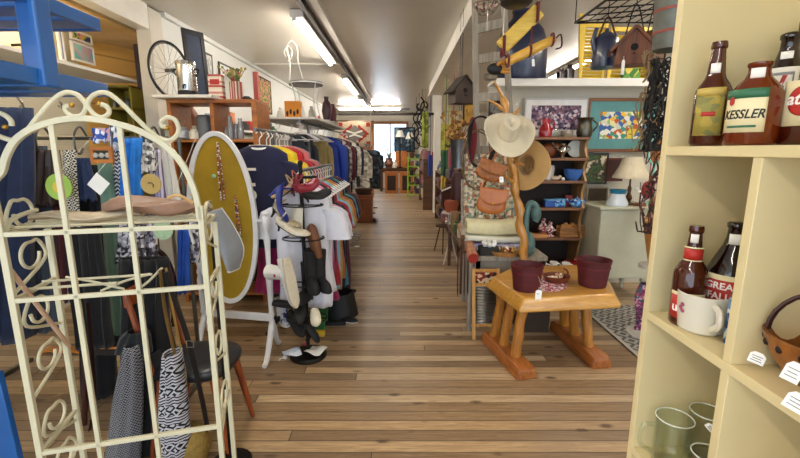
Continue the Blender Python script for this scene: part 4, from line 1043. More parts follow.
# basket tray with small things right of the black box
c=P(505,262,3.5); c.z=zt2
t=thing('wicker_tray','shallow tan basket tray of trinkets in front of the log pole','basket',c)
MB().lathe([(0,0),(.09,0),(.12,.04),(.112,.04),(.085,.01),(0,.01)],c,24,sx=1.1,sy=.7).build('basket_body',plain('#a8773a',.7,.0,.25,40,bump=.5,bs=90,name='wicker'),t)
mb=MB()
for k in range(14): mb.ball(c+V((R.uniform(-.09,.09),R.uniform(-.05,.05),.045+R.uniform(0,.02))),R.uniform(.012,.022),8,6)
mb.build('trinkets',multi(['#c99b4a','#e0d4c0','#4a3424','#8d3a30','#c0b4a8'],30,name='trinket_mix2'),t,kind='stuff')
# brown wedge bag to the right of the pole bottom
c=P(541,262,3.42); c.z=.30
mb=MB().loft([[V((c.x-.12,3.40,.36)),V((c.x+.07,3.40,.36)),V((c.x+.07,3.62,.36)),V((c.x-.12,3.62,.36))],[V((c.x-.12,3.40,.56)),V((c.x-.02,3.40,.50)),V((c.x-.02,3.62,.50)),V((c.x-.12,3.62,.56))],[V((c.x-.12,3.41,.66)),V((c.x-.07,3.41,.62)),V((c.x-.07,3.6,.62)),V((c.x-.12,3.6,.66))]])
o=one(mb,'leather_saddlebag',plain('#5a3a22',.7,0,.35,20,.3,60,name='rough_leather'),'worn rough brown leather wedge between the log pole and the dark crate','leather',bevel=.01)
one(MB().span((c.x-.16,3.40,0),(c.x+.10,3.64,.358)),'wooden_box',plain('#3a2a1c',.7,name='dark_box'),'dark wooden box on the floor under the rough leather wedge','box',bevel=.004)
# washboard
a=P(475,322,3.30); xw0=P(473,300,3.28).x; xw1=P(501,300,3.28).x; zw=P(480,272,3.28).z
t=thing('washboard','old wooden washboard with ribbed metal leaning on the display table','washboard',((xw0+xw1)/2,3.3,0))
mw=wood('#a5722f','#cf9a50','z',name='washboard_wood')
def wy(z): return 3.26+.12*z/zw
for x in (xw0+.014,xw1-.014): MB().bar((x,wy(0),0),(x,wy(zw),zw),.028,.02,up=(0,1,0)).build('side_rail',mw,t,bevel=.002)
for z in (zw-.015,zw-.13,.12): MB().box(((xw0+xw1)/2,wy(z),z),(xw1-xw0-.05,.018,.022)).build('cross_bar',mw,t)
mb=MB().grid(lambda u,v:V((lerp(xw0+.028,xw1-.028,u),wy(lerp(.13,zw-.14,v))-.004+.005*math.sin(v*2*PI*13),lerp(.13,zw-.14,v))),2,104)
mb.build('ribbed_metal',metal('#8d8a82',.4,'zinc'),t,solid=.002)
MB().box(((xw0+xw1)/2,wy(zw-.075),zw-.075),(xw1-xw0-.05,.008,.09)).build('label_panel',multi(['#a8281e','#c9b38c','#7d1e1a','#2a1c14'],30,name='red_print_label'),t)
# log roll with red end
p0=P(473,258,3.35);p1=P(462,226,4.1)
t=thing('birch_log','birch log with a red painted end sticking out toward the aisle','log',p0)
MB().cyl(p0,p1,.045,seg=18).build('log_body',plain('#a87050',.7,0,.3,20,.3,60,name='birch_bark'),t)
d=(p0-p1).normalized(); MB().cyl(p0,p0+d*.012,.043,seg=18).build('painted_end',plain('#8e2418',.5,name='red_end'),t)
MB().cyl(V((p0.x,p0.y+.1,0)),V((p0.x,p0.y+.1,p0.z-.04)),.02).build('prop',M_greywood,t)
# pitchfork head down
t=thing('pitchfork','rusty four tined pitchfork hanging tines down at the aisle edge','pitchfork',P(463,295,3.45))
c=P(463,252,3.45)
for k in range(4):
    x=c.x+(k-1.5)*.028; MB().tube(smooth_path([V((c.x+(k-1.5)*.015,3.45,c.z+.0)),V((x,3.44,c.z-.05)),V((x,3.43,c.z-.2)),V((x+.004,3.44,P(463,296-(k%2)*2,3.45).z))],5),[.0055]*15+[.002],6).build('tine',M_rust,t)
MB().tube([V((c.x-.025,3.45,c.z)),V((c.x+.025,3.45,c.z))],.011,8).tube([V((c.x,3.45,c.z)),V((c.x+.01,3.55,c.z+.12))],.014,8).build('socket',M_rust,t)
MB().tube([V((c.x+.01,3.55,c.z+.12)),V((c.x+.09,4.2,c.z+.55))],.016,8).build('handle',M_greywood,t)
# ================= HANGING THINGS TOP RIGHT =================
bl=plain('#101c3c',.35,var=.3,vs=8,coat=.4,name='blue_enamel')
# large blue enamel can on the shelf
c=P(530,77,4.35); c.z=zs+.001
hh=P(530,13,4.7).z-c.z
r=scl(24,4.7)
t=thing('enamel_can','big dark blue enamel can standing on the wall shelf behind the yellow wooden rods','can',V((c.x,4.70,c.z)))
c=V((c.x,4.70,c.z)); 
MB().lathe([(0,0),(r*.95,0),(r,.02),(r*.98,hh*.55),(r*.8,hh*.75),(r*.42,hh*.92),(r*.40,hh),(0,hh)],c,32,sy=.85).build('can_body',bl,t)
MB().lathe([(r*.43,hh),(r*.43,hh+.02),(0,hh+.05)],c,24,sy=.85).build('lid',bl,t)
M_yw=wood('#c79a2a','#e6c650','x',rough=.35,coat=.3,name='yellow_painted_wood')
red=cloth('#5c1c1c',name='dark_red_strap')
a=P(501,48,3.3);b=P(539,10,3.3)
t=thing('wooden_swingle','thick flat yellow wooden bar strapped high above the blue can','wooden bar',(a+b)/2,None)
MB().bar(a,b,.05,.11,up=(0,0,1)).build('bar_body',M_yw,t,bevel=.012)
for f in (.05,.93):
    p=a.lerp(b,f); d=(b-a).normalized(); MB().tube([p+V((0,-.04,.06)),p+V((0,-.045,-.07)),p+V((0,.04,-.07)),p+V((0,.04,.06))],.012,6,closed=True).build('strap',red,t)
for px_ in (503,538):
    p=P(px_,40 if px_==503 else 16,3.3); MB().tube([p,V((p.x,3.3,CEIL))],.004,5).build('hanging_cord',M_string,t)
a=P(507,62,3.25);b=P(555,39,3.25)
t=thing('wooden_roller','rounded yellow wooden yoke rod hanging on red straps in front of the blue can','wooden rod',(a+b)/2)
MB().tube([a,a.lerp(b,.08),a.lerp(b,.5),a.lerp(b,.92),b],[.022,.032,.036,.032,.022],14).build('rod_body',wood('#c98f2c','#e5b84e','x',rough=.35,coat=.3,name='amber_wood'),t)
for f in (.04,.5,.97):
    p=a.lerp(b,f); MB().tube([p+V((-.01,.02*math.cos(q*PI/6)*2,.042*math.sin(q*PI/6))) for q in range(12)],.009,6,closed=True).build('strap',red,t)
p=a.lerp(b,.5); q=P(533,14,3.3); MB().tube([p,q],.008,6).build('cord',red,t)
p=a.lerp(b,.04); MB().tube([p,P(501,48,3.3)],.008,6).build('cord',red,t)
MB().tube(smooth_path([b,b+V((.04,0,.03)),b+V((.05,0,-.05)),b+V((.01,0,-.07))],5),.006,6).build('leather_loop',M_rust,t)
tag(P(533,56,3.2),.02,.05,parent=t,lines=0)
c=P(496,69,3.35)
t=thing('leather_glove','black and yellow leather glove hanging at the left end of the wooden rod','glove',c)
MB().ball(c,(.07,.04,.045),12,8).build('palm',M_black,t)
for k in range(4): MB().tube([c+V((.03,-.02,-.02+.02*k)),c+V((.10,-.02,-.03+.025*k))],[.013,.010],8).build('finger',plain('#b07a2a',.6,name='ochre_leather'),t)
MB().tube([c+V((0,-.03,.02)),c+V((.05,-.04,.06))],[.013,.010],8).build('thumb',plain('#b07a2a',.6,name='ochre_leather'),t)
c=P(488,76,3.6)
one(MB().lathe([(0,0),(.05,0),(.06,.03),(.05,.05),(0,.05)],V((c.x+.02,3.6,c.z-.03)),16).tube([V((c.x+.02,3.6,c.z+.01)),V((c.x+.02,3.88,c.z+.06))],.004,5),'small_tin',metal('#8b8577',.5,'old_tin'),'small dull tin hooked on the ladder under the glove','tin')
# hanging pot and wire basket at the very top
c=P(516,6,3.0); t=thing('hanging_pot','dark round pot bottom hanging from the ceiling above the yellow bar','pot',c)
MB().lathe([(0,0),(.08,.0),(.105,.02),(.11,.10),(.105,.12),(0,.12)],c,28).build('pot_body',plain('#3a342c',.5,.5,.3,12,name='dark_pot'),t)
MB().tube(smooth_path([c+V((-.11,0,.1)),c+V((0,0,.25)),c+V((.11,0,.1))],6),.004,6).build('handle',M_iron,t); MB().tube([c+V((0,0,.25)),V((c.x,c.y,CEIL))],.003,5).build('hanging_cord',M_iron,t)
c=P(486,8,3.0); t=thing('wire_basket','small round wire basket hanging at the top of the ladder','basket',c)
mb=MB()
for z,r_ in ((.0,.05),(.05,.085),(.12,.10)): mb.tube([c+V((r_*math.cos(k*PI/12),r_*math.sin(k*PI/12),z-.03)) for k in range(24)],.0035,5,closed=True)
for k in range(12):
    a_=k*PI/6; mb.tube([c+V((.05*math.cos(a_),.05*math.sin(a_),-.03)),c+V((.085*math.cos(a_),.085*math.sin(a_),.02)),c+V((.10*math.cos(a_),.10*math.sin(a_),.09))],.0025,4)
mb.build('wire_body',metal('#9a8c78',.4,'wire'),t)
mb=MB()
for k in range(10): mb.ball(c+V((R.uniform(-.05,.05),R.uniform(-.05,.05),.0+R.uniform(0,.04))),.022,8,6)
mb.build('contents',multi(['#8e3a30','#c9b8a0','#4a3a30','#b09a88'],40,name='basket_mix'),t,kind='stuff')
MB().tube([c+V((0,0,.09)),V((c.x,c.y,CEIL))],.003,5).tube([c+V((0,-.06,-.03)),c+V((0,-.06,-.16))],.002,4).build('hanging_cord',M_string,t)
# yellow louvred shutters
M_sh=plain('#d8b52c',.45,var=.12,vs=6,name='yellow_paint')
def shutter(x0,x1,z0,z1,y,label,tilt=0,ang=0):
    t=thing('louvred_shutter',label,'shutter',((x0+x1)/2,y,z0),'yellow shutters on the wall shelf')
    w_=.035
    for a_,b_ in (((x0,z0),(x0+w_,z1)),((x1-w_,z0),(x1,z1))): MB().span((a_[0],y-.014,a_[1]),(b_[0],y+.014,b_[1])).build('stile',M_sh,t,bevel=.003)
    for z_ in (z0,z1-w_*1.3): MB().span((x0+w_,y-.012,z_),(x1-w_,y+.012,z_+w_*1.3)).build('crosspiece',M_sh,t,bevel=.003)
    mb=MB(); n=int((z1-z0-.1)/.035)
    for k in range(n): mb.box(((x0+x1)/2,y,z0+.06+k*.035),(x1-x0-2*w_,.03,.006),rot=Matrix.Rotation(math.radians(-38),3,'X'))
    mb.build('louvres',M_sh,t,kind=None); return t
z1=P(600,22,4.7).z
xs_=[P(q,50,4.7).x for q in (580,608,626,649)]
shutter(xs_[0]+.02,xs_[1],zs,z1,4.74,'yellow louvred shutter, left one behind the blue kettle',0)
shutter(xs_[1]+.01,xs_[3],zs,z1-.05,4.70,'yellow louvred shutter, right one behind the hanging birdhouse')
one(MB().bar(P(580,77,4.6)+V((0,0,.0)),P(581,14,4.6),.03,.03,up=(0,1,0)),'yellow_board',M_sh,'narrow yellow board standing on edge left of the yellow shutters','board')
# bottles and jars on shelf
for k,(px_,w_,h_,m_,l_) in enumerate(((569,.05,.16,G_dk,'dark glass bottle standing on the wall shelf left of the yellow shutters'),(561,.05,.12,G_dk,'shorter dark glass bottle on the wall shelf beside the blue can'))):
    c=V((P(px_,80,4.65).x,4.65,zs+.001)); one(MB().lathe([(0,0),(w_,0),(w_,h_*.7),(w_*.5,h_*.85),(w_*.5,h_),(0,h_)],c,20),'glass_bottle',m_,l_,'bottle')
c=V((P(630,80,4.60).x,4.6,zs+.001)); one(MB().box(c+V((0,0,.055)),(.18,.04,.11)),'seed_box',multi(['#5a8a3a','#3c6e34','#c9b84a','#2c4a28'],16,name='green_box_print'),'small green and yellow box on the shelf below the birdhouse','box')
c=V((P(652,82,4.6).x,4.62,zs+.001)); one(MB().box(c+V((0,0,.14)),(.10,.03,.28)),'grey_panel',metal('#8d9094',.4,'grey_panel_metal'),'grey metal panel standing at the right end of the wall shelf','panel')
# hanging blue kettle
c=P(604,68,2.9); k_=2.9*.983/FPX
t=thing('enamel_kettle','dark blue enamel coffee kettle hanging beside the wooden birdhouse','kettle',c)
s_=k_
MB().lathe([(0,0),(12*s_,0),(12.5*s_,2*s_),(10.5*s_,26*s_),(9.5*s_,28*s_),(4*s_,32*s_),(0,33*s_)],c,28).ball(c+V((0,0,34*s_)),2*s_,10,8).build('kettle_body',bl,t)
MB().tube([c+V((-9*s_,0,14*s_)),c+V((-13*s_,0,24*s_)),c+V((-12*s_,0,34*s_)) if False else c+V((-10*s_,0,36*s_))],[3*s_,2.2*s_,1.8*s_],10).build('spout',bl,t)
MB().tube(smooth_path([c+V((-8*s_,0,28*s_)),c+V((0,0,46*s_)),c+V((9*s_,0,28*s_))],6),.9*s_,6).build('handle',M_rust,t)
q=c+V((0,0,45*s_)); MB().tube([q,V((q.x,q.y,CEIL))],.003,5).build('hanging_cord',M_iron,t)
# rustic birdhouse
def birdhouse(c,w,h,d,rz,mb_,mr,label,cord=True,hook=True,g=None):
    t=thing('birdhouse',label,'birdhouse',c,g)
    Rm=Matrix.Rotation(rz,3,'Z'); X=Rm@V((1,0,0)); Y=Rm@V((0,1,0))
    MB().prism([(-w/2,0),(w/2,0),(w/2,h*.55),(0,h),(-w/2,h*.55)],d,c,X,V((0,0,1))).build('house_body',mb_,t,bevel=.003,smooth=False)
    for s in (-1,1):
        a=c+V((0,0,h+.012)); b=c+X*(s*w*.68)+V((0,0,h*.40))
        mid=(a+b)/2; mb=MB()
        mb.prism([(-.5*(b-a).length,-.008),(.5*(b-a).length,-.008),(.5*(b-a).length,.008),(-.5*(b-a).length,.008)],d*1.25,mid,(b-a).normalized(),Y.cross((b-a).normalized())*-1)
        mb.build('roof',mr,t,smooth=False)
    fr=-Y
    MB().cyl(c+fr*(d/2-.002)+V((0,0,h*.48)),c+fr*(d/2+.003)+V((0,0,h*.48)),w*.11,seg=16).build('entrance_hole',plain('#0c0806',.9,name='hole_black'),t)
    MB().cyl(c+fr*(d/2)+V((0,0,h*.30)),c+fr*(d/2+.05)+V((0,0,h*.30)),.006,seg=8).build('perch',mr,t)
    if hook: MB().tube(smooth_path([c+X*(-w*.3)+V((0,0,h*.7)),c+V((0,0,h*1.75)),c+X*(w*.35)+V((0,0,h*.7))],7),.004,6).build('wire_handle',M_iron,t)
    if cord: MB().tube([c+V((0,0,h*1.7 if hook else h)),V((c.x,c.y,CEIL))],.003,5).build('hanging_cord',M_iron,t)
    return t
M_bh=wood('#3f1f0e','#7a4420','z',rough=.5,name='brown_bird_wood')
c=P(631,66,2.6); t=birdhouse(c,29*2.6/FPX,31*2.6/FPX,.13,-.35,M_bh,M_bh,'brown pitched roof birdhouse hanging in front of the yellow shutters'); tag(P(624,56,2.5),.018,.08,parent=t,lines=0,rot=0)
c=P(648,62,2.75); birdhouse(c,22*2.7/FPX,26*2.7/FPX,.11,.5,M_bh,M_bh,'smaller brown birdhouse hanging just right of the big one')
# galvanised bucket
c=P(671,50,2.1); k_=2.1*.99/FPX
M_galv=plain('#6d716a',.5,.5,.25,14,name='galvanised')
t=thing('metal_bucket','dented galvanised bucket with faint red stripes hanging beside the bookcase','bucket',c)
MB().lathe([(0,0),(15*k_,0),(16*k_,2*k_),(18*k_,44*k_),(19*k_,46*k_),(17.5*k_,46*k_),(15*k_,3*k_),(0,3*k_)],c,32).build('bucket_body',M_galv,t)
for z in (14,33): MB().lathe([((15.6+z*.05)*k_,z*k_),((16.4+z*.05)*k_,(z)*k_),((16.5+z*.05)*k_,(z+2.2)*k_),((15.8+z*.05)*k_,(z+2.2)*k_)],c,32).build('stripe',plain('#8a3a30',.6,name='faded_red'),t)
MB().tube(smooth_path([c+V((-18*k_,0,44*k_)),c+V((0,0,66*k_)),c+V((18*k_,0,44*k_))],6),.004,6).tube([c+V((0,0,66*k_)),V((c.x,c.y,CEIL))],.003,5).build('handle',M_iron,t)
# iron grille (pot rack) at the top
t=thing('pot_rack','black iron wire pot rack hanging from the ceiling above the birdhouses','rack',P(645,8,2.75))
mb=MB(); z=P(640,2,2.75).z
xa_,xb_=P(603,10,2.75).x,P(690,10,2.75).x
for k in range(6): mb.tube([(xa_,2.45+.14*k,z),(xb_+.1,2.45+.09*k,z)],.0045,5)
for k in range(10): mb.tube([(lerp(xa_,xb_+.1,k/9),2.45,z),(lerp(xa_,xb_+.1,k/9),3.17,z)],.0035,5)
mb.build('wire_grid',M_iron,t)
mb=MB().tube([(xa_,2.45,z),(xb_+.1,2.45,z),(xb_+.1,3.17,z),(xa_,3.17,z)],.009,6,closed=True); mb.build('rim',M_iron,t)
for x in (xa_,xb_+.1):
    for y in (2.45,3.17): MB().tube([(x,y,z),(x,y,CEIL)],.004,5).build('hanging_rod',M_iron,t)
# wire vine wreath tangle
mb=MB(); 
def tangle(cx,cy,z0,z1,r,n,seed,rad=.003):
    rr=random.Random(seed); mb=MB()
    for k in range(n):
        p=V((cx+rr.uniform(-r,r),cy+rr.uniform(-r,r)*.6,rr.uniform(z0,z1))); pts=[p]
        for j in range(5):
            p=p+V((rr.uniform(-.05,.05),rr.uniform(-.03,.03),rr.uniform(-.09,.09))); 
            p.x=min(cx+r,max(cx-r,p.x)); p.z=min(z1,max(z0,p.z)); pts.append(p.copy())
        mb.tube(smooth_path(pts,4),rad*rr.uniform(.6,1.5),5)
    return mb
p0=P(664,60,2.3); p1=P(657,150,2.3)
o=one(tangle(p0.x,2.3,p1.z,p0.z,.055,75,3,.004).tube([(p0.x,2.3,p0.z-.1),(p0.x,2.3,CEIL)],.003,5),'vine_wreath',plain('#14100c',.7,name='dark_vine'),'long tangle of dark twisted vine hanging beside the bookcase edge','vine')
o=one(tangle(p0.x-.03,2.36,p1.z,p0.z+.05,.05,22,5,.0045),'twig_bundle',plain('#8a7350',.7,name='pale_vine'),'pale brown twigs tangled with the dark vine beside the bookcase','twigs')
p0=P(655,150,2.5); p1=P(652,232,2.5)
one(tangle(p0.x,2.5,p1.z,p0.z,.03,18,8,.004).tube([(p0.x,2.5,p0.z-.1),(p0.x,2.5,CEIL)],.002,5),'bead_string',multi(['#4e1a1a','#2a1a14','#5e3e2e','#1c1412'],50,name='brown_beads'),'thin dark strand of beads and wire below the vine tangle','beads')
for k,(px_,py,m_,l_) in enumerate(((648,190,'#8a2a24','dark red pouch hanging right of the cream lamp'),(655,205,'#7b5a3a','brown cloth doll hanging right of the cream lamp'),(650,222,'#9a7a50','tan knitted pouch hanging beside the cream cabinet top'))):
    c=P(px_,py,3.9); one(MB().ball(c,(.06,.04,.085),14,10).tube([c+V((0,0,.08)),c+V((0,0,.25))],.004,5),'hanging_pouch',cloth(m_),l_,'pouch','cloth pouches hanging beside the lamp')
# far small birdhouse, bucket of dried flowers
c=P(461,104,4.9); birdhouse(c,20*4.9/FPX,24*4.9/FPX,.2,.3,plain('#4a3a30',.7,0,.2,12,name='grey_brown_board'),plain('#2a211b',.7,name='dark_roof'),'dark weathered birdhouse hanging left of the ladder',hook=False)
c=P(459,168,4.9); k_=4.9*.99/FPX
t=thing('flower_bucket','tall galvanised bucket hung with dried brown flowers','bucket',c)
MB().lathe([(0,0),(7.5*k_,0),(9.5*k_,27*k_),(10*k_,28*k_),(9*k_,28*k_),(7*k_,2*k_),(0,2*k_)],c,28).build('bucket_body',metal('#8d949a',.35,'zinc_light'),t)
MB().tube([c+V((0,.10,28*k_)),V((c.x,5.05,CEIL))],.003,5).build('hanging_wire',M_iron,t)
mb=MB(); rr=random.Random(4)
for k in range(70):
    a_=rr.uniform(0,2*PI); q=c+V((rr.gauss(0,7)*k_*1.0-2*k_,rr.gauss(0,5)*k_,(28+abs(rr.gauss(12,8)))*k_)); mb.ball(q,rr.uniform(1.2,2.6)*k_,6,5)
    if k%3==0: mb.tube([c+V((0,0,20*k_)),q],.004,4)
mb.build('dried_flowers',multi(['#8a5a24','#b5873e','#6d4420','#c9a25c','#9c6a2a'],22,name='dried_flower'),t,kind='stuff')
c=P(457,200,4.9); one(MB().lathe([(0,0),(.07,0),(.075,.26),(.05,.32),(0,.32)],c+V((0,0,-.0)),16).tube([c+V((.04,.12,.3)),c+V((.04,.12,CEIL-c.z))],.003,5),'umbrella_stand' if False else 'leather_tube',plain('#3d120e',.5,name='oxblood'),'dark oxblood leather tube hanging under the flower bucket','tube')
# ================= IVORY ARCHED ETAGERE =================
RA=P(4,250,1.30); RD=V((1,.26,0)).normalized(); RN=V((-.26,1,0)).normalized()
def RP(x,y,off=0):
    r=_ray(x,y); o=V((0,0,EYE)); n=RN; q=RA+RN*off
    return o+r*((q-o).dot(n)/r.dot(n))
def ru(p): return (p-RA).dot(RD)
t=rack=thing('etagere','ivory painted metal etagere with an arched top and scrollwork, nearest thing on the left','rack',V(((RA.x-.685)/2,1.5,0)))
uL=0.0; uR=ru(RP(204,250)); zarch=RP(0,190).z; 
def W(u,z,off=0): p=RA+RD*u+RN*off; return V((p.x,p.y,z))
def flatbar(pts,w,d,name,closed=False):
    mb=MB(); pts=[V(p) for p in pts]
    rings=[]
    for i,p in enumerate(pts):
        a=pts[max(0,i-1)]; b=pts[min(len(pts)-1,i+1)]; tt=(b-a).normalized(); s=tt.cross(RN).normalized()
        rings.append([p+s*w/2-RN*d/2,p+s*w/2+RN*d/2,p-s*w/2+RN*d/2,p-s*w/2-RN*d/2])
    mb.loft(rings); return mb.build(name,M_rackw,rack,bevel=.002,ang=60)
# arch: measured heights across the frame, springing from the posts
ap=[(0,186),(2,172),(6,158),(13,144),(22,135),(34,128),(52,122),(66,119.5),(82,118.5),(100,120),(118,124),(137,130),(157,140),(172,152),(184,167),(192,184),(197,200),(200,220)]
arch=[RP(x,y) for x,y in ap]; 
arch=[W(uL,arch[0].z-.10)]+arch
arch[1]=W(uL,arch[1].z)
flatbar(smooth_path(arch,4),.019,.019,'arch')
for off,nm in ((0,'post'),(.26,'post')):
    for u in (uL,uR): MB().bar(W(u,0,off),W(u,arch[0].z+ (.02 if off==0 else -.08),off),.019,.019,up=RD).build(nm,M_rackw,rack,bevel=.002)
u1,u2=ru(RP(67,230)),ru(RP(132,230))
for u,yy in ((u1,RP(51,124).z),(u2,RP(123,125).z)): MB().bar(W(u,.05),W(u,yy),.0155,.0155,up=RD).build('upright',M_rackw,rack,bevel=.002)
zb_=[RP(67,232).z,RP(80,296).z,RP(120,441).z,.12]
for z in zb_: MB().bar(W(uL,z),W(uR,z),.0155,.0155,up=(0,0,1)).build('cross_bar',M_rackw,rack,bevel=.002)
for z in zb_:
    for u in (uL,uR): MB().bar(W(u,z),W(u,z,.26),.014,.014,up=(0,0,1)).build('side_bar',M_rackw,rack,bevel=.002)
    if z in (zb_[0],zb_[3]): MB().bar(W(uL,z,.26),W(uR,z,.26),.014,.014,up=(0,0,1)).build('back_bar',M_rackw,rack,bevel=.002)
# wire shelf of the top level
mb=MB()
for k in range(1,4): mb.tube([W(uL,zb_[0]+.012,.26*k/4),W(uR,zb_[0]+.012,.26*k/4)],.005,6)
mb.build('shelf_rods',M_rackw,rack)
mb=MB()
for k in range(1,3): mb.tube([W(uL,zb_[1]+.012,.26*k/3),W(u1+.09*k,zb_[1]+.012,.26*k/3)],.005,6)
mb.build('shelf_rods',M_rackw,rack)
def scr(pts,name='scroll',r=.0075,mat=None): return MB().tube(smooth_path(pts,5),r,8).build(name,mat or M_rackw,rack)
s1=[(12,126),(11,121),(6,116),(-2,113),(-10,118),(-11,128),(-4,135),(0,136.5),(12,140),(22.5,136),(37,118),(52,101),(65,92.5),(77.5,95),(86,105),(83,114),(75,116.5),(67.5,113),(65,107.5),(69,105)]
s2=[(101,104.5),(106,106),(109.5,111),(106,116),(99,117),(92,112),(88,104),(92,96.5),(101,92.5),(110,94.5),(121,103),(136,118),(150,131),(160,138.5),(170,140),(177,135),(178.5,127.5),(175,120),(167.5,117.5),(161.5,122),(162.5,126),(166,127)]
scr([RP(x,y) for x,y in s1]); scr([RP(x,y) for x,y in s2])
for x,y in ((72,105),(99,104),(5,127),(167,128)): MB().ball(RP(x,y),.008,10,6).build('brass_bud',M_brass,rack)
def spiral(u,zc,r,turn,start,off0,sgn):
    return [V(W(u,0,off0+sgn*(r*(1-k/26)*math.cos(start+turn*k/20*2*PI)))) + V((0,0,zc+r*(1-k/26)*math.sin(start+turn*k/20*2*PI))) for k in range(21)]
for u in (uL,uR):
    for zc,sg in (((1.33,-1),(1.18,1),(.98,-1),(.80,1),(.56,-1),(.38,1)) if u==uL else ((1.25,-1),(1.02,1),(.78,-1),(.54,1))):
        # C-scroll: from one post round into a curl
        base=.02 if sg>0 else .24
        pts=[W(u,zc-.09,base),W(u,zc-.02,.13+sg*.085),W(u,zc+.05,.13+sg*.06)]
        pts+=[W(u,0,.13+.055*math.cos(a)*sg)+V((0,0,zc+.045*math.sin(a)+.01)) for a in [k*PI/5 for k in range(2,11)]]
        scr(pts,'side_scroll',.006 if u==uL else .0048)
p=RP(4,234)
scr([W(0.004,RP(4,234).z,.02),W(.004,RP(6,224).z,.04),W(.01,RP(14,219).z,.10),W(.015,RP(26,217).z,.18)],'gallery_scroll',.008)
MB().tube([W(uL,RP(9,270).z,.01),W(uL+.01,RP(60,347,.26).z,.26)],.008,8).build('diagonal_rod',plain('#c9a78c',.5,name='pinkish_rod'),rack)
MB().tube(smooth_path([W(uR+.0,RP(200,262).z,.0),W(uR,RP(200,235).z,.05),W(uR+.005,RP(190,214).z,.05),W(uR-.0,RP(190,208).z,.13),W(uR,RP(196,214).z,.2)],5),.007,8).build('side_scroll',M_rackw,rack)
# driftwood and brown cloth on the shelf of the etagere
zs2=zb_[0]+.02
a=RP(28,219,.12);b=RP(142,212,.12)
ca=W(ru(a),zs2+.014,.13);cb=W(ru(b),zs2+.014,.13)
mb=MB(); n=18
rings=[]
for i in range(n+1):
    f=i/n; c=ca.lerp(cb,f); w_=.012+.05*math.sin(min(1,f*1.25)*PI*.8); h=.010+.008*math.sin(f*PI)
    rings.append([c+RN*(w_*math.cos(k*PI/5)+.01*math.sin(f*7))+V((0,0,h*math.sin(k*PI/5)+.006*math.sin(f*9))) for k in range(10)])
one(mb.loft(rings),'driftwood_slab',wood('#8f7a60','#d5c6a8','x',rough=.6,name='driftwood'),'long pale driftwood slab lying on the upper shelf of the ivory etagere','wood slab')
a=W(ru(RP(102,215,.1)),0,.13); b=W(ru(RP(198,215,.12)),0,.13); zc=zs2+.055
mb=MB()
def bagf(u,v):
    a_=2*PI*u; f=v; c=a.lerp(b,f); k=math.sin(max(.02,min(.98,f))*PI)**.4
    w_=.085*k*(1+.1*math.sin(5*f)); h=.030*k*(1+.25*math.sin(8*f+1))
    return V((c.x,c.y,zc-.012+.01*math.sin(6*f)))+RN*(w_*math.cos(a_))+V((0,0,h*math.sin(a_)+.006*math.sin(3*a_+9*f)))
mb.grid(bagf,24,20,True)
o=one(mb,'leather_purse',plain('#8a6a56',.45,0,.3,10,.3,30,name='taupe_leather'),'crumpled taupe leather purse lying on the upper shelf of the ivory etagere','purse')
MB().tube(smooth_path([a.lerp(b,.72)+V((0,0,zc+.02))-RN*.05,a.lerp(b,.85)+V((0,0,zc+.03))-RN*.07,a.lerp(b,.98)+V((0,0,zc+.0))-RN*.05],5),.006,6).build('strap',plain('#c9a26a',.5,name='tan_strap'),o)
# ================= BLUE COAT SHELF =================
M_blue=plain('#1f5fa6',.35,var=.08,vs=5,coat=.3,name='blue_paint')
bx=-1.15; yf=PX(108,84,bx).y; z1=PX(108,97,bx).z; z1t=PX(108,84,bx).z; z2=PX(100,26,bx).z; z2t=PX(100,22,bx).z+.012
t=thing('coat_shelf','bright blue painted two tier slatted shelf with coat hooks, hung at the upper left','shelf',(bx-.35,yf-.3,z1))
def slatshelf(z,zt_,yn):
    for k in range(6):
        y0=lerp(yn,yf,k/6); MB().span((bx-.72,y0,z),(bx-.02,lerp(yn,yf,(k+.72)/6),z+(zt_-z)*.4)).build('shelf_slat',M_blue,t,bevel=.003)
    MB().span((bx-.02,yn,z),(bx,yf,zt_)).build('edge_board',M_blue,t,bevel=.003)
    MB().span((bx-.72,yf-.02,z),(bx-.02,yf,lerp(z,zt_,.9))).build('edge_board',M_blue,t,bevel=.003)
slatshelf(z1,z1t,.85); slatshelf(z2-.02,z2t,.85)
pa=PX(49,88,bx); 
MB().span((bx-.045,pa.y-.035,pa.z),(bx+.02,pa.y+.03,CEIL)).build('hanging_post',M_blue,t,bevel=.008)
MB().span((bx-.72,pa.y-.035,z1),(bx-.68,pa.y+.02,CEIL)).build('hanging_post',M_blue,t,bevel=.008)
for x_,y_ in ((13,97),(53,97)):
    c=P(x_,y_,yf+.012); 
    h=MB().tube(smooth_path([c+V((0,0,.03)),c+V((0,.02,.0)),c+V((0,.035,-.02)),c+V((-.01,.05,-.035)),c+V((-.025,.055,-.03))],5),.005,8).build('coat_hook',M_chrome,t); MB().ball(c+V((0,.0,.03)),.010,8,6).build('hook_plate',M_brass,h)
# blue painted plank bottom left
a=P(-6,372,1.75);b=P(16,458,1.75)
one(MB().bar((a.x-.02,1.75,a.z),(b.x-.02,1.75,.0),.10,.03,up=(0,1,0)),'blue_plank',M_blue,'blue painted plank leaning at the lower left edge of the picture','plank',bevel=.004)
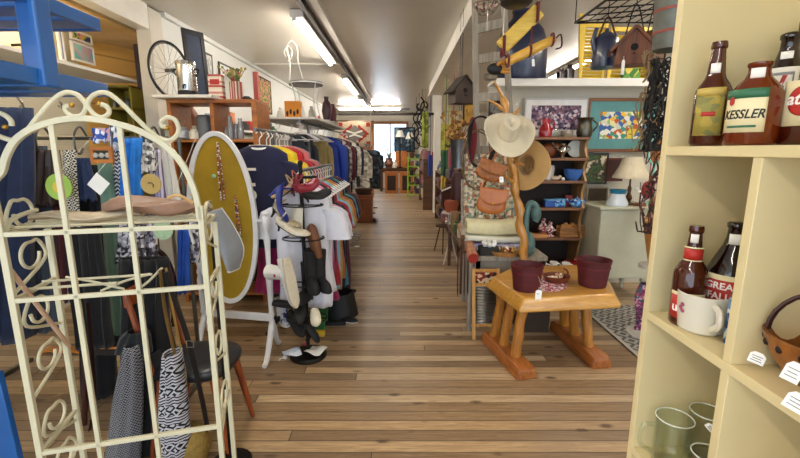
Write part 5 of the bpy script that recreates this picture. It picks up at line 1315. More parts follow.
# ================= SIDE ROOM ITEMS =================
X_=-2.9
za=PX(137,81,X_); zb__=PX(60,59,X_)
one(MB().span((-3.34,2.2,za.z-.02),(X_,za.y,za.z+.012)),'wall_shelf',M_shelfw,'long white shelf in the side room behind the blue coat shelf','shelf',bevel=.003)
def sidepic(x0,y0,x1,y1,X0,ma,mf,label):
    A=PX(x0,y0,X0);B=PX(x1,y1,X0); zz_=za.z+.013; h=abs(A.z-B.z); c=V((X0,(A.y+B.y)/2,(A.z+B.z)/2))
    return framed(c,abs(B.y-A.y),h,(0,1,0),0,mf,None,ma,label,fw=.02)
c=PX(80,55,-3.3)
sidepic(69,28,92,46,-3.28,art('floral'),M_white,'bright floral painting above the pale green one in the side room')
sidepic(70,40,95,66,-3.24,art('green'),M_white,'pale green framed painting standing on the white side room shelf')
sidepic(56,28,66,62,-3.22,plain('#8f9bb0',.5,name='blue_grey_panel'),M_white,'narrow grey blue panel standing left of the green painting')
c=PX(12,45,-3.1)
one(MB().tube(smooth_path([c,c+V((0,.1,.02)),c+V((.02,.2,-.01)),c+V((.02,.28,.01))],5),.012,6),'driftwood_stick',M_iron,'dark twisted stick lying on the side room shelf','stick')
# olive shelf cabinet
M_ol=plain('#8a7a24',.6,var=.1,name='olive_paint')
A=P(108,86,4.8);B=P(139,140,4.8)
t=thing('shelf_cabinet','olive yellow open shelf cabinet standing in the side room doorway','cabinet',((A.x+B.x)/2,4.9,0))
for x in (A.x,B.x-.02): MB().span((x,4.75,0),(x+.02,5.05,A.z)).build('side_panel',M_ol,t,bevel=.002)
for z in (A.z,P(120,108,4.8).z,P(120,130,4.8).z,1.2,.8,.3): MB().span((A.x,4.75,z-.02),(B.x,5.05,z)).build('shelf',M_ol,t,bevel=.002)
MB().span((A.x,5.04,0),(B.x,5.05,A.z)).build('back_panel',M_ol,t)
for k,(x_,y_,m_) in enumerate(((114,107,M_galv),(122,107,M_brass),(128,107,M_galv))):
    c=P(x_,y_,4.85); c.z=P(120,108,4.8).z; one(MB().lathe([(0,0),(.035,0),(.04,.06),(.02,.1),(0,.11)],c,14),'small_jar',m_,('grey metal jar at the left of the olive cabinet shelf','brass jar in the middle of the olive cabinet shelf','grey metal jar at the right of the olive cabinet shelf')[k],'jar')
c=P(147,50,4.55)
# tools and bright garment at the doorway
c=P(138,40,5.3); one(MB().tube([c+V((-.25,0,.12)),c+V((.0,0,.02)),c+V((.02,0,-.05))],.02,6).box(c+V((0,0,-.3)),(.10,.05,.5)).ball(c+V((-.26,0,.12)),.04),'wall_tool',plain('#3a241a',.6,name='dark_tool'),'dark wooden tool hanging on the yellow boarded wall','tool')
# ================= LEFT WALL =================
# wooden open bookcase facing the aisle
Yb=4.15
xa=P(166,102,Yb).x; xb=P(256,102,Yb).x; zt_=P(210,99,Yb).z; zsf=P(210,139,Yb).z
mwd=wood('#8a4a1c','#b8742f','x',name='orange_wood')
t=thing('open_bookcase','orange brown wooden open bookcase against the left wall behind the oval frame','bookcase',((xa+xb)/2,Yb+.2,0))
MB().span((xa,Yb,zt_-.035),(xb,Yb+.4,zt_)).build('top_panel',mwd,t,bevel=.003)
for x in (xa,(xa+xb)/2-.02,xb-.05):
    MB().span((x,Yb,0),(x+(.05 if x==xb-.05 else .035),Yb+.4,zt_-.035)).build('side_panel' if x!=(xa+xb)/2-.02 else 'divider',mwd,t,bevel=.003)
for z in (zsf,zsf-.42,zsf-.84,.1):
    for a_,b_ in ((xa+.035,(xa+xb)/2-.02),((xa+xb)/2+.015,xb-.05)): MB().span((a_,Yb,z-.03),(b_,Yb+.4,z)).build('shelf',mwd,t,bevel=.003)
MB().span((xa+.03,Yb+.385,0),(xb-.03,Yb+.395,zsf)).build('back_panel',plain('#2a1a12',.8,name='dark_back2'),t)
def jar(px_,Y,z,w,h,m,label,cat='jar',name='glass_jar',prof=None,g=None):
    c=V((P(px_,120,Y).x,Y,z)); pr=prof or [(0,0),(.9,0),(1,.05),(1,.7),(.6,.85),(.65,1),(0,1)]
    return one(MB().lathe([(r*w,q*h) for r,q in pr],c,18),name,m,label,cat,g)
jar(181,4.3,zsf,.075,.12,plain('#a8adb0',.3,.3,name='pewter'),'squat grey pewter sugar pot on the orange bookcase shelf',name='sugar_pot',cat='pot')
jar(193,4.25,zsf,.05,.10,M_china,'small cream pot between the pewter pot and the grey jar',name='cream_pot',cat='pot')
jar(204,4.3,zsf,.075,.24,plain('#62676c',.4,name='slate_glaze'),'tall slate grey ceramic jar on the orange bookcase shelf',name='ceramic_jar',prof=[(0,0),(.95,0),(1,.05),(1,.85),(.7,.98),(0,1)])
jar(175,4.3,zsf,.05,.26,plain('#2b3340',.4,name='dark_blue_glaze'),'dark blue bottle at the left end of the orange bookcase shelf',name='dark_bottle',cat='bottle')
jar(219,4.3,zsf,.05,.055,multi(['#d9a83a','#7a3a24','#3a2a20'],30,name='toy_mix'),'little yellow and brown dish right of the bookcase divider',name='dish',cat='dish')
for k,(px_,h_) in enumerate(((230,.22),(235,.15),(240,.2),(226,.12))):
    jar(px_,4.25+.06*(k%2),zsf,.03,h_,bglass('#b8bcc0',.6,'clear_glass2'),('tall clear bottle in the right cell of the orange bookcase','short clear bottle in the right cell of the orange bookcase','clear bottle with narrow neck at the right of the orange bookcase','lowest clear jar in the right cell of the orange bookcase')[k],'bottle','glass_bottle',g='clear bottles on the orange bookcase')
# records in the lower cell
for k in range(7):
    x=P(208,160,4.2).x+.022*k
    one(MB().box((x,4.38,zsf-.84+.42+.001+.15),(.010,.28,.30)),'record_sleeve',plain(['#d9d6cc','#4a4a50','#b9b5a8','#2b3038','#8a4a3a','#cfcabb','#3a5a6a'][k],.6,name='sleeve'),'%s record sleeve in the row on the orange bookcase, left of the oval frame'%['white','charcoal','stone grey','near-black','rust red','ivory','slate blue'][k],'record','record sleeves in the orange bookcase')
# things on top of the bookcase and of the white ledge
one(MB().span((P(158,98,Yb).x,4.05,zt_+.001),(P(214,98,Yb).x+.02,4.7,zt_+.03)),'ledge_board',M_shelfw,'white board lying on top of the orange bookcase under the urn','board',bevel=.004)
zl_=zt_+.031
# bicycle wheel
c=P(168,70,4.35)
rad=abs(P(168,40,4.35).z-P(168,99,4.35).z)/2; c=V((P(170,70,4.42).x,4.42,zl_+rad+.0))
t=thing('bicycle_wheel','thin bicycle wheel leaning on the white wall beside the steel urn','wheel',c)
ax=V((.97,-.24,0)).normalized(); e1=V((.24,.97,0)).normalized(); e2=V((0,0,1))
def cw(a,r,o=0): return c+e1*(r*math.cos(a))+e2*(r*math.sin(a))+ax*o
MB().tube([cw(k*PI/24,rad-.01) for k in range(48)],.011,8,closed=True).build('tyre',M_black,t)
MB().tube([cw(k*PI/24,rad-.025) for k in range(48)],.007,6,closed=True).build('rim',M_chrome,t)
mb=MB()
for k in range(24): mb.tube([cw(k*PI/12,rad-.03),cw(k*PI/12+1.2,.018,.03*(-1)**k)],.0018,4)
mb.build('spokes',M_chrome,t,kind=None); MB().cyl(cw(0,0,-.05),cw(0,0,.05),.018,seg=12).build('hub',metal('#5a5a5a',.3,'dark_steel'),t)
# urn
c=V((P(188,92,4.25).x,4.25,zl_)); hu=P(188,60,4.25).z-zl_
t=thing('coffee_urn','tall stainless steel coffee urn with a black spigot on the bookcase top','urn',c)
MB().lathe([(.0,0),(.09,0),(.09,.05),(.0,.05)],c,28).build('urn_base',M_black,t)
MB().lathe([(.0,.05),(.085,.05),(.088,.06),(.088,hu*.85),(.095,hu*.87),(.09,hu*.95),(.03,hu),(0,hu)],c,32).build('urn_body',M_chrome,t)
MB().ball(c+V((0,0,hu+.012)),.014,10,6).build('lid_knob',M_black,t); MB().tube([c+V((.02,-.09,.10)),c+V((.025,-.13,.09)),c+V((.025,-.13,.06))],.01,8).build('spigot',M_black,t)
for s in (-1,1): MB().tube(smooth_path([c+V((s*.088,0,hu*.75)),c+V((s*.125,0,hu*.72)),c+V((s*.088,0,hu*.55))],5),.008,8).build('side_handle',M_black,t)
# dark tall frame leaning
A=P(190,60,4.5)
h=P(190,27,4.5).z-zl_
framed((P(194,60,4.55).x,4.60,zl_+h/2),.24,h,V((.5,.86,0)),.08,plain('#22242c',.4,name='black_frame2'),None,plain('#4a5468',.25,.2,name='slate_glass'),'tall dark framed mirror leaning on the left wall behind the urn',fw=.045,name='framed_mirror',cat='mirror')
def wallpic(x0,y0,x1,y1,mf,ma,label,fw=.025,mm=None,name='framed_picture'):
    A=PX(x0,y0,-2.63);B=PX(x1,y1,-2.63); c=V((-2.635,(A.y+B.y)/2,(A.z+B.z)/2))
    return framed(c,abs(B.y-A.y),abs(PX((x0+x1)/2,y0,-2.63).z-PX((x0+x1)/2,y1,-2.63).z),(0,1,0),0,mf,mm,ma,label,fw=fw,name=name)
wallpic(199,52,214,84,plain('#3b3a38',.5,name='grey_frame'),art('grey'),'grey framed black and white print on the left wall')
wallpic(219,66,240,90,plain('#3c2418',.5,name='walnut_frame'),plain('#cfd3d2',.3,name='pale_panel'),'wide walnut framed pale picture on the left wall beyond the grey print')
wallpic(258,78,272,112,M_rust,art('floral'),'rust framed flower picture farthest along the left wall')
# top of bookcase goods
c=V((P(218,98,4.3).x,4.3,zt_+.001))
t=thing('cardboard_carton','red and white printed carton on the orange bookcase top','carton',c)
MB().box(c+V((0,0,.12)),(.13,.10,.24)).build('carton_body',stripes(['#e0d4c0','#b5544a','#e0d4c0','#c98478','#e8dcc8'],'z',.10,name='red_white_carton'),t,bevel=.003); MB().box(c+V((0,-.051,.17)),(.09,.003,.05)).build('label_panel',M_red,t)
one(MB().box(V((c.x+.11,4.34,zt_+.12)),(.06,.10,.24)),'carton',plain('#e9e4d6',.6,name='ivory_card'),'plain ivory carton standing right of the red and white one','carton',bevel=.003)
c=V((P(237,98,4.28).x,4.28,zt_+.001))
t=thing('tin_planter','red and white tin holding a bunch of dry grasses on the bookcase top','planter',c)
MB().lathe([(0,0),(.065,0),(.065,.17),(.06,.17),(.055,.01),(0,.01)],c,24).build('tin_body',stripes(['#a8483e','#d8cfc0','#a03a34','#b0a890'],'x',.05,name='red_tin'),t)
mb=MB(); rr=random.Random(12)
for k in range(34): a_=rr.uniform(0,2*PI); q=c+V((rr.gauss(0,.06),rr.gauss(0,.04),.22+rr.uniform(0,.08))); mb.tube([c+V((0,0,.15)),q],.004,4).ball(q,.013,6,4)
mb.build('dry_grass',multi(['#8a8a4a','#b59a4a','#5a6a3a','#a0523a'],20,name='dry_grass'),t,kind='stuff')
for k,(px_,Yq,w_,h_,m_,l_,n_) in enumerate(((227,4.45,.035,.14,bglass('#c8d0d4',.6,'clear_glass2'),'clear glass carafe between the carton and the red tin','glass_carafe'),(248,4.3,.05,.04,M_black,'low black dish at the right end of the bookcase top','black_dish'))): jar(px_,Yq,zt_+.001,w_,h_,m_,l_,'carafe' if k==0 else 'dish',n_)
c=V((P(257,98,4.9).x,4.9,0)); ztw=P(257,72,4.9).z
one(MB().box((c.x,4.9,ztw-.30),(.05,.05,.6)).box((c.x,4.9,ztw-.6-.01),(.12,.12,.02)),'red_tower',plain('#b5564a',.5,name='coral_red'),'tall narrow red wooden tower standing beyond the orange bookcase','tower')
# tall display case further along the left wall carrying small goods
xq0,xq1=-2.6,-2.1
t=thing('tall_cupboard','pale cupboard along the left wall beyond the orange bookcase','cupboard',(-2.35,6.4,0))
MB().span((xq0,4.75,0),(xq1,8.2,1.78)).build('cupboard_body',plain('#c9c4b6',.6,name='pale_cupboard'),t,bevel=.01)
MB().span((xq0-.0,4.7,1.78),(xq1+.04,8.25,1.81)).build('top_board',M_white,t,bevel=.004)
MB().box((c.x,4.9,(1.81+ztw-.62)/2),(.06,.06,max(.02,ztw-.62-1.81))).build('pedestal',M_white,t)
rr=random.Random(21)
names=[('wooden_bowl','brown wooden bowl','#7a4220','bowl'),('glass_vase','pale blue glass vase','#8fb0bf','vase'),('wooden_crate','orange wooden crate','#b8682e','crate'),('china_vase','white china vase','#e2dfd6','vase'),('metal_pot','dark metal pot','#3c3a38','pot'),('toy_truck','red painted toy','#b02c24','toy'),('picture_box','black picture box','#262428','box'),('woven_basket','woven basket','#a8773a','basket'),('tin_can','green tin','#4a6a45','tin')]
for k,(n_,l_,c_,ct) in enumerate(names):
    y=4.95+k*.36; x=-2.35+rr.uniform(-.08,.12); h=rr.uniform(.14,.3); w_=rr.uniform(.06,.10)
    if 'crate' in n_ or 'box' in n_ or 'toy' in n_: mb=MB().box((x,y,1.811+h/2),(w_*2,w_*2.2,h)); bv=.006
    else: mb=MB().lathe([(0,0),(w_*.7,0),(w_,h*.3),(w_*.95,h*.6),(w_*.5,h*.85),(w_*.6,h),(0,h)],(x,y,1.811),20); bv=0
    one(mb,n_,plain(c_,.45,var=.15,vs=12,name=n_),'%s on the pale left wall cupboard, %s'%(l_,['nearest the orange bookcase','second from the near end','third from the near end','fourth from the near end','midway along it','sixth from the near end','third from the far end','second from the far end','at the far end'][k]),ct,bevel=bv)
# ================= CHEVAL FRAME =================
Ym=3.02
cm=P(223,217,Ym); rx=.25; rz=(P(222,131,Ym).z-P(235,303,Ym).z)/2; cm.z=(P(222,131,Ym).z+P(235,303,Ym).z)/2
M_must=plain('#a38318',.9,var=.14,vs=5,bump=.3,bs=260,name='mustard_felt')
M_wp=plain('#dfdfdf',.4,var=.05,vs=8,name='white_gloss')
t=thing('cheval_frame','white oval cheval mirror frame backed with mustard cloth, standing on turned legs','mirror stand',(cm.x,cm.y,0))
def el(k,n,a,b,oy=0): th_=2*PI*k/n; return V((cm.x+a*math.cos(th_)-.02*b*math.sin(th_),cm.y+oy,cm.z+b*math.sin(th_)))
mb=MB(); n=64
rings=[]
for k in range(n):
    rings.append([el(k,n,rx,rz,-.018),el(k,n,rx,rz,.018),el(k,n,rx-.036,rz-.036,.018),el(k,n,rx-.036,rz-.036,-.012)])
rings.append(rings[0]); mb.loft(rings,caps=False); mb.build('oval_frame',M_wp,t,bevel=.003)
MB().prism([((rx-.03)*math.cos(2*PI*k/64)-.02*(rz-.03)*math.sin(2*PI*k/64),(rz-.03)*math.sin(2*PI*k/64)) for k in range(64)],.008,(cm.x,cm.y+.004,cm.z),(1,0,0),(0,0,1)).build('cloth_panel',M_must,t)
def turned(x,y,z0,z1,nm='turned_post'):
    h=z1-z0; pr=[(0,0),(.022,0),(.022,.06),(.014,.09),(.024,.12),(.018,.16),(.022,.35),(.027,.45),(.016,.50),(.026,.53),(.016,.57),(.020,.7),(.026,.80),(.016,.84),(.027,.87),(.027,.95),(.014,.97),(.018,.985),(.008,1.0),(0,1.0)]
    return MB().lathe([(r,z*h) for r,z in pr],(x,y,z0),18).build(nm,M_wp,t)
xr_=P(266,260,2.97).x+.01; xl_=P(200,260,3.12).x
zst=P(235,317,3.0).z
for x,y,ztop_,dy in ((xr_,2.99,P(262,212,2.99).z,1),(xl_,3.10,P(198,225,3.1).z,1)):
    turned(x,y,.22,ztop_)
    for s in (-1,1):
        MB().tube(smooth_path([V((x,y,.26)),V((x,y+s*.05,.20)),V((x-.005,y+s*.10,.10)),V((x-.01,y+s*.16,.025)),V((x-.01,y+s*.20,.018))],5),[.024]*5+[.022]*5+[.02]*5+[.018]*6,8).build('foot',M_wp,t)
MB().bar((xl_,3.1,zst),(xr_,2.99,zst),.03,.055,up=(0,0,1)).build('stretcher',M_wp,t,bevel=.004)
for x,s in ((xr_,-1),(xl_,1)):
    MB().cyl((x,3.0 if s<0 else 3.09,cm.z),(cm.x+(-s)*(rx-.02)*1.0,cm.y+.0,cm.z),.012,seg=10).build('pivot',M_wp,t)
# necklaces pinned on the cloth
def necklace(x,y0,y1,w,cols,label,pend=None):
    a=P(x,y0,cm.y-.03);b=P(x+(y1-y0)*.10,y1,cm.y-.03); L=a.z-b.z
    t=thing('necklace',label,'necklace',a)
    mb=MB(); n=46
    for k in range(n):
        f=k/(n-1); side=-1 if k%2 else 1
        z=a.z-L*f; xx=lerp(a.x,b.x,f)+side*w*math.sin(min(1,f*1.2+.05)*PI*.62)
        mb.ball(V((xx,cm.y-.026,z)),R.uniform(.006,.0085),8,5)
    mb.build('beads',multi(cols,70,name='bead_colours'),t,kind='stuff')
    MB().tube([a,V((a.x-w*.7,cm.y-.024,lerp(a.z,b.z,.5))),b,V((a.x+w*.9,cm.y-.024,lerp(a.z,b.z,.5))),a],.0018,4).build('cord',M_iron,t)
    if pend: MB().ball(b+V(pend[1]),(.016,.008,.014),10,6).build('pendant',plain(pend[0],.4,name='pendant'),t)
    return t
necklace(217,143,200,.013,['#e3d8cc','#b02c34','#7a1c24','#e8e0d8','#a8484a'],'red and white bead necklace pinned high on the mustard cloth',('#8fc09a',(-.05,0,.17)))
necklace(235,196,250,.010,['#b8242c','#2c3f8f','#d8a03a','#3f7a45','#a83a2c','#e0d8cc'],'multicoloured bead necklace pinned low on the mustard cloth',('#3f6a35',(.0,0,-.01)))
# finial stand and grey sun hat hanging in front
c=P(210,214,1.75)
# grey cap hung on the etagere side
def capf(u,v):
    # v along the crown, u across
    A=[P(205,213,1.72),P(211,230,1.70),P(219,248,1.70),P(228,271,1.72)]
    B=[P(221,208,1.76),P(233,226,1.78),P(243,248,1.80),P(239,268,1.82)]
    def cur(L,s):
        pts=smooth_path(L,8); return pts[min(len(pts)-1,int(s*(len(pts)-1)+.5))]
    p=cur(A,v).lerp(cur(B,v),u); p=p+V((0,-.035*math.sin(u*PI),0)); return p
t=thing('sun_hat','grey cloth sun hat with a white edge hanging in front of the oval frame','hat',P(223,272,1.75))
MB().grid(capf,12,18).build('crown',plain('#8d9298',.85,var=.1,vs=10,name='grey_cloth'),t,solid=.004)
pts=[capf(1,k/18) for k in range(19)]; MB().tube(pts+[capf(1-k/6,1) for k in range(7)],.0055,6).build('edge_binding',plain('#d9d9d6',.8,name='white_binding'),t)
MB().tube(smooth_path([capf(0,0),P(196,214,1.7),P(190,228,1.7),P(194,244,1.7)],6),.010,8,flat=.6).build('brim_roll',plain('#d9d9d6',.8,name='white_binding'),t)
c=P(210,210,1.86)
t=thing('coat_tree','slim black floor stand with a brass finial that holds the grey sun hat','stand',(c.x,c.y,0))
MB().tube([V((c.x,c.y,0)),V((c.x,c.y,c.z))],.008,8).build('pole',M_iron,t)
MB().lathe([(0,0),(.014,0),(.008,.012),(.015,.02),(.006,.028),(.009,.038),(.0,.046)],c,14).build('finial',metal('#7a7262',.4,'pewter_brown'),t); MB().lathe([(0,0),(.10,0),(.10,.01),(.03,.03),(0,.03)],(c.x,c.y,0),24).build('base',M_iron,t)
# ================= CHAIR WITH BLACK SEAT =================
zc_=.45
cA=PZ(198,375,zc_);cB=PZ(236,350,zc_)
sc=V((-1.07,2.07,zc_))
t=thing('wooden_chair','orange legged wooden chair with a black vinyl seat behind the etagere','chair',(sc.x,sc.y,0))
mb=MB(); n=28; ring=[]
def sq(k,n,a,b,m=3.2):
    th_=2*PI*k/n; ca,sa=math.cos(th_),math.sin(th_); return V((abs(ca)**(2/m)*(1 if ca>0 else -1)*a,abs(sa)**(2/m)*(1 if sa>0 else -1)*b,0))
mb.loft([[sc+sq(k,n,.195*s,.19*s)+V((0,0,z)) for k in range(n)] for s,z in ((.93,-.03),(1,-.02),(1,.01),(.97,.022),(.85,.032),(.4,.035))])
mb.build('seat',plain('#1b1d20',.35,var=.1,name='black_vinyl'),t,ang=80)
M_leg=wood('#5e2410','#a24f22','z',rough=.35,name='reddish_wood')
for sx,sy in ((1,-1),(-1,-1),(1,1),(-1,1)):
    a_=sc+V((sx*.13,sy*.13,-.02)); b_=V((sc.x+sx*.20,sc.y+sy*.17,0)); MB().tube([a_,a_.lerp(b_,.5),b_],[.021,.019,.012],12).build('leg',M_leg,t)
for sx in (-.15,.15): MB().tube([sc+V((-.16,sx,0)),sc+V((-.20,sx*1.05,.22)),sc+V((-.24,sx*1.05,.42))],.014,8).build('back_post',M_leg,t)
MB().bar(sc+V((-.24,-.17,.40)),sc+V((-.24,.17,.40)),.02,.09,up=(0,0,1)).build('backrest',M_leg,t,bevel=.006)
# dark bentwood chair under the clothes
dc=V((-1.62,2.35,0)); z_=.78
t=thing('bentwood_chair','dark red brown bentwood chair standing under the hanging clothes','chair',dc)
M_dw=wood('#1e0c08','#4a1c10','z',rough=.35,name='mahogany')
mb=MB().loft([[dc+sq(k,28,.2*s,.19*s)+V((0,0,z)) for k in range(28)] for s,z in ((1,.43),(1,.46),(.9,.475))]); mb.build('seat',plain('#0f0d0e',.5,name='black_seat'),t)
for sx,sy in ((1,-1),(-1,-1),(1,1),(-1,1)): MB().tube([dc+V((sx*.15,sy*.15,.44)),dc+V((sx*.19,sy*.19,0))],[.02,.014],10).build('leg',M_dw,t)
MB().tube(smooth_path([dc+V((-.18,.16,.45)),dc+V((-.19,.2,.75)),dc+V((-.1,.22,.93)),dc+V((.1,.22,.93)),dc+V((.19,.2,.75)),dc+V((.18,.16,.45))],6),.016,8).build('back_hoop',M_dw,t)
MB().tube([dc+sq(k,28,.2,.19)+V((0,0,.475)) for k in range(28)],.008,6,closed=True).build('seat_rim',plain('#b5702a',.4,name='amber_rim'),t)
# ================= CLOTHES =================
def garment(c,W,L,T,mat,label,name='shirt',cat='shirt',group=None,sleeve='long',smat=None,collar=None,flare=1.0,yaw=0,seed=0,neck=.07,trim=None,amp=.25,drop=.07,slen=None,placket=None,srad=.062):
    rr=random.Random(seed*31+5); c=V(c); ph=rr.uniform(0,6)
    cs,sn=math.cos(yaw),math.sin(yaw)
    def w(x,y,z): return V((c.x+x*cs-y*sn,c.y+x*sn+y*cs,c.z+z))
    t=thing(name,label,cat,c-V((0,0,L)),group)
    def f(u,v):
        a=2*PI*u
        if v<.12:
            q=v/.12; hw=lerp(neck,W,q**.8); z=-drop*q**1.3; th=lerp(T*.5,T*.8,q)
        else:
            q=(v-.12)/.88; hw=W*lerp(1,flare,q)*(1-.06*math.sin(q*PI)); z=-drop-(L-drop)*q; th=T*lerp(.8,1.0,q)
        ca,sa=math.cos(a),math.sin(a); m=2.6
        x=hw*(abs(ca)**(2/m))*(1 if ca>0 else -1)
        fold=1+amp*v*math.sin(7*a+ph+2*v)+amp*.6*v*math.sin(13*a+ph*2)
        y=th*(abs(sa)**(2/m))*(1 if sa>0 else -1)*fold
        x+=.012*v*math.sin(5*v*2+ph)
        return w(x,y,z)
    MB().grid(f,56,18,True).build('body',mat,t,solid=.003,ang=80)
    if sleeve:
        n=12
        for s in (-1,1):
            if sleeve=='short': ln=slen or .22; pts=[(s*(W-.05),-drop-.05),(s*(W+.02),-drop-.04-.25*ln),(s*(W+.055),-drop-.04-ln)]; rad=[srad,srad+.006,srad+.014]
            else: ln=slen or .58; pts=[(s*(W-.05),-drop-.05),(s*(W+.005),-drop-.2*ln),(s*(W+.025),-drop-.6*ln),(s*(W+.02),-drop-ln)]; rad=[srad,srad*.98,srad*.82,srad*.66]
            sp=smooth_path([w(x,0,z) for x,z in pts],5); m=len(sp)
            rs=[]
            for i in range(m):
                q=i/(m-1)*(len(rad)-1); j=min(int(q),len(rad)-2); rs.append(lerp(rad[j],rad[j+1],q-j)*(1+.05*math.sin(i*2.1+ph)))
            mb=MB(); rings=[]
            for i,p in enumerate(sp):
                rings.append([p+V((cs,sn,0))*(rs[i]*math.cos(k*2*PI/14))+V((-sn,cs,0))*(min(T*.75,rs[i]*.8)*math.sin(k*2*PI/14)*(1+.15*math.sin(3*k+ph+i*.5))) for k in range(14)])
            mb.loft(rings); mb.build('sleeve',smat or mat,t,ang=80)
            if trim: 
                e=sp[-1]; MB().tube([e+V((cs,sn,0))*((rs[-1]+.002)*math.cos(k*PI/8))+V((-sn,cs,0))*(min(T*.75,rs[-1]*.8)*1.05*math.sin(k*PI/8)) for k in range(16)],.006,6,closed=True).build('cuff',trim,t)
    if collar:
        MB().tube([w((neck+.008)*math.cos(k*PI/10),(T*.5+.006)*math.sin(k*PI/10)-.0,-.006-.022*(math.sin(k*PI/10)<0)*abs(math.sin(k*PI/10))) for k in range(20)],.009,8,closed=True).build('collar',collar,t)
    if placket: MB().grid(lambda u,v:w(lerp(-.014,.014,u),-T*lerp(.62,1.12,min(1,v*1.2))-.006,lerp(-.03,-L*.97,v)),2,12).build('placket',placket,t,solid=.003)
    return t
# hangers
def hanger_proto():
    t=thing('clothes_hanger','x','hanger',(0,0,0)); 
    MB().tube(smooth_path([V((0,0,-.005)),V((0,0,.05)),V((.022,0,.078)),V((.0,0,.108)),V((-.026,0,.09))],6),.0045,6).build('hook',M_hang,t)
    MB().tube(smooth_path([V((-.21,0,-.085)),V((-.12,0,-.035)),V((0,0,0)),V((.12,0,-.035)),V((.21,0,-.085))],5),.0065,6).build('arms',M_hang,t)
    MB().tube([V((-.21,0,-.085)),V((.21,0,-.085))],.0045,6).build('bar',M_hang,t); return t
HG=[None]
def hanger(p,label,group,yaw=0,sc=1.0):
    if HG[0] is None: HG[0]=hanger_proto(); HG[0]['label']=label; HG[0]['group']=group; HG[0].location=p; HG[0].scale=(sc,sc,sc); HG[0].rotation_euler=(0,0,yaw); return HG[0]
    return dup(HG[0],p,yaw,sc,label,group)
M_rod=metal('#6f7274',.45,'rack_steel')
def rail(name,x,y0,y1,z,label,hw=.25):
    t=thing(name,label,'clothes rack',(x,(y0+y1)/2,0))
    MB().tube([(x,y0,z),(x,y1,z)],.014,10).build('hanging_rod',M_rod,t)
    for y in (y0+.42,y1-.12):
        MB().tube([(x,y,z),(x,y,.05)],.015,10).build('upright',M_rod,t); MB().bar((x-hw,y,.04),(x+hw,y,.04),.03,.03).build('foot',M_black,t)
    MB().bar((x,y0,.075),(x,y1,.075),.025,.025).build('base_rail',M_black,t)
    return t
navy=cloth('#12163a',name='navy_jersey'); white=cloth('#dcdce4',.05,name='white_cotton'); yel=cloth('#e3c822',name='yellow_jersey'); redc=cloth('#b8182c',name='red_jersey')
ordn=['first','second','third','fourth','fifth','sixth','seventh','eighth','ninth','tenth','eleventh','twelfth','thirteenth','fourteenth','fifteenth']
# rack A : jerseys beside the oval frame
XA=-1.08; ZA=1.70
rail('clothes_rack',XA,3.2,4.35,ZA,'steel clothes rail holding the navy, yellow and red jerseys beside the oval frame')
ja=[('navy blue basketball jersey lettered 5 with white neck trim',navy,M_wht,None,'short'),('yellow jersey hanging right behind the navy one',yel,M_wht,None,'short'),('second yellow jersey with white shoulder stripe',cloth('#d8bd1e',name='yellow_jersey2'),M_wht,M_wht,'short'),('bright red jersey behind the yellow ones',redc,M_wht,M_wht,'short'),('deep red jersey behind the bright red one',cloth('#8e1424',name='deep_red'),None,None,'short'),('salmon pink shirt at the back of the jersey rail',cloth('#c96a6a',name='salmon'),None,None,'short'),('grey shirt at the very back of the jersey rail',cloth('#7d7d82',name='grey_cotton'),None,None,'short')]
for k,(l,m,co_,tr,sl) in enumerate(ja):
    y=3.30+.135*k; zt_=ZA-.115
    g=garment((XA+.012*(k%2),y,zt_),.225 if k else .22,.80-.02*k,.05,m,l,'jersey','jersey','jerseys on the steel rail',sl,collar=co_,trim=tr,seed=k,yaw=-.05)
    hanger((XA+.012*(k%2),y,zt_+.0),'white plastic hanger, %s from the front on the jersey rail'%ordn[k],'white hangers on the jersey rail',yaw=-.05)
    if k==0:
        text_on('5',.19,(XA-.06,y-.078,zt_-.36),(1,0,0),(0,0,1),M_wht,g,bold=True,name='number')
        MB().span((XA-.12,y-.070,zt_-.19),(XA-.02,y-.064,zt_-.17)).build('name_patch',M_wht,g)
# rack B : tees behind the shoe stand
XB=-.73; ZB=1.40
rail('clothes_rack',XB,3.08,4.5,ZB,'low steel clothes rail holding the white tees behind the shoe stand')
jb=[('plain white tee shirt hanging in front of its rail behind the shoe stand',white,None,.24,.86),('white cotton shirt right behind the front tee',cloth('#cfd0d8',.05,name='white_cotton2'),None,.245,.78),('pink shirt peeking from behind the white tees',cloth('#c2769a',name='pink_cotton'),None,.26,.70),('near black shirt behind the pink one on the low rail',multi(['#1a1a22','#24242e','#2c2c38'],35,name='ink_print'),None,.26,.72),('red shirt on the low rail',cloth('#9c2230',name='red_print_cloth'),None,.265,.66),('sky blue shirt on the low rail',cloth('#7db4cc',name='sky_blue'),None,.26,.7),('mustard and beige shirt on the low rail',cloth('#b09050',name='beige_cotton'),None,.26,.72),('rust orange shirt on the low rail',cloth('#a8622c',name='rust_orange'),None,.265,.62),('dark navy shirt on the low rail',cloth('#1a2038',name='navy_cotton'),None,.265,.74),('teal shirt on the low rail',cloth('#3f7d86',name='teal_cotton'),None,.26,.7),('black shirt near the back of the low rail',cloth('#121216',name='black_cotton'),None,.265,.9),('maroon shirt at the back of the low rail',cloth('#5a1a30',name='maroon_cotton'),None,.265,.82)]
for k,(l,m,co_,w_,L_) in enumerate(jb):
    y=3.10+.115*k; zt_=ZB-.115
    garment((XB+(.0 if k<2 else .01),y,zt_),w_-(.075 if k>1 else .03),L_+(.06 if k<2 else .12+.03*k),.042 if k else .07,m,l,'shirt','shirt','shirts on the low rail','short',seed=k+20,slen=.24,drop=.11,yaw=-.04,srad=.065 if k>1 else .085)
    hanger((XB,y,zt_),'white plastic hanger, %s from the front on the low rail'%ordn[k],'white hangers on the low rail')
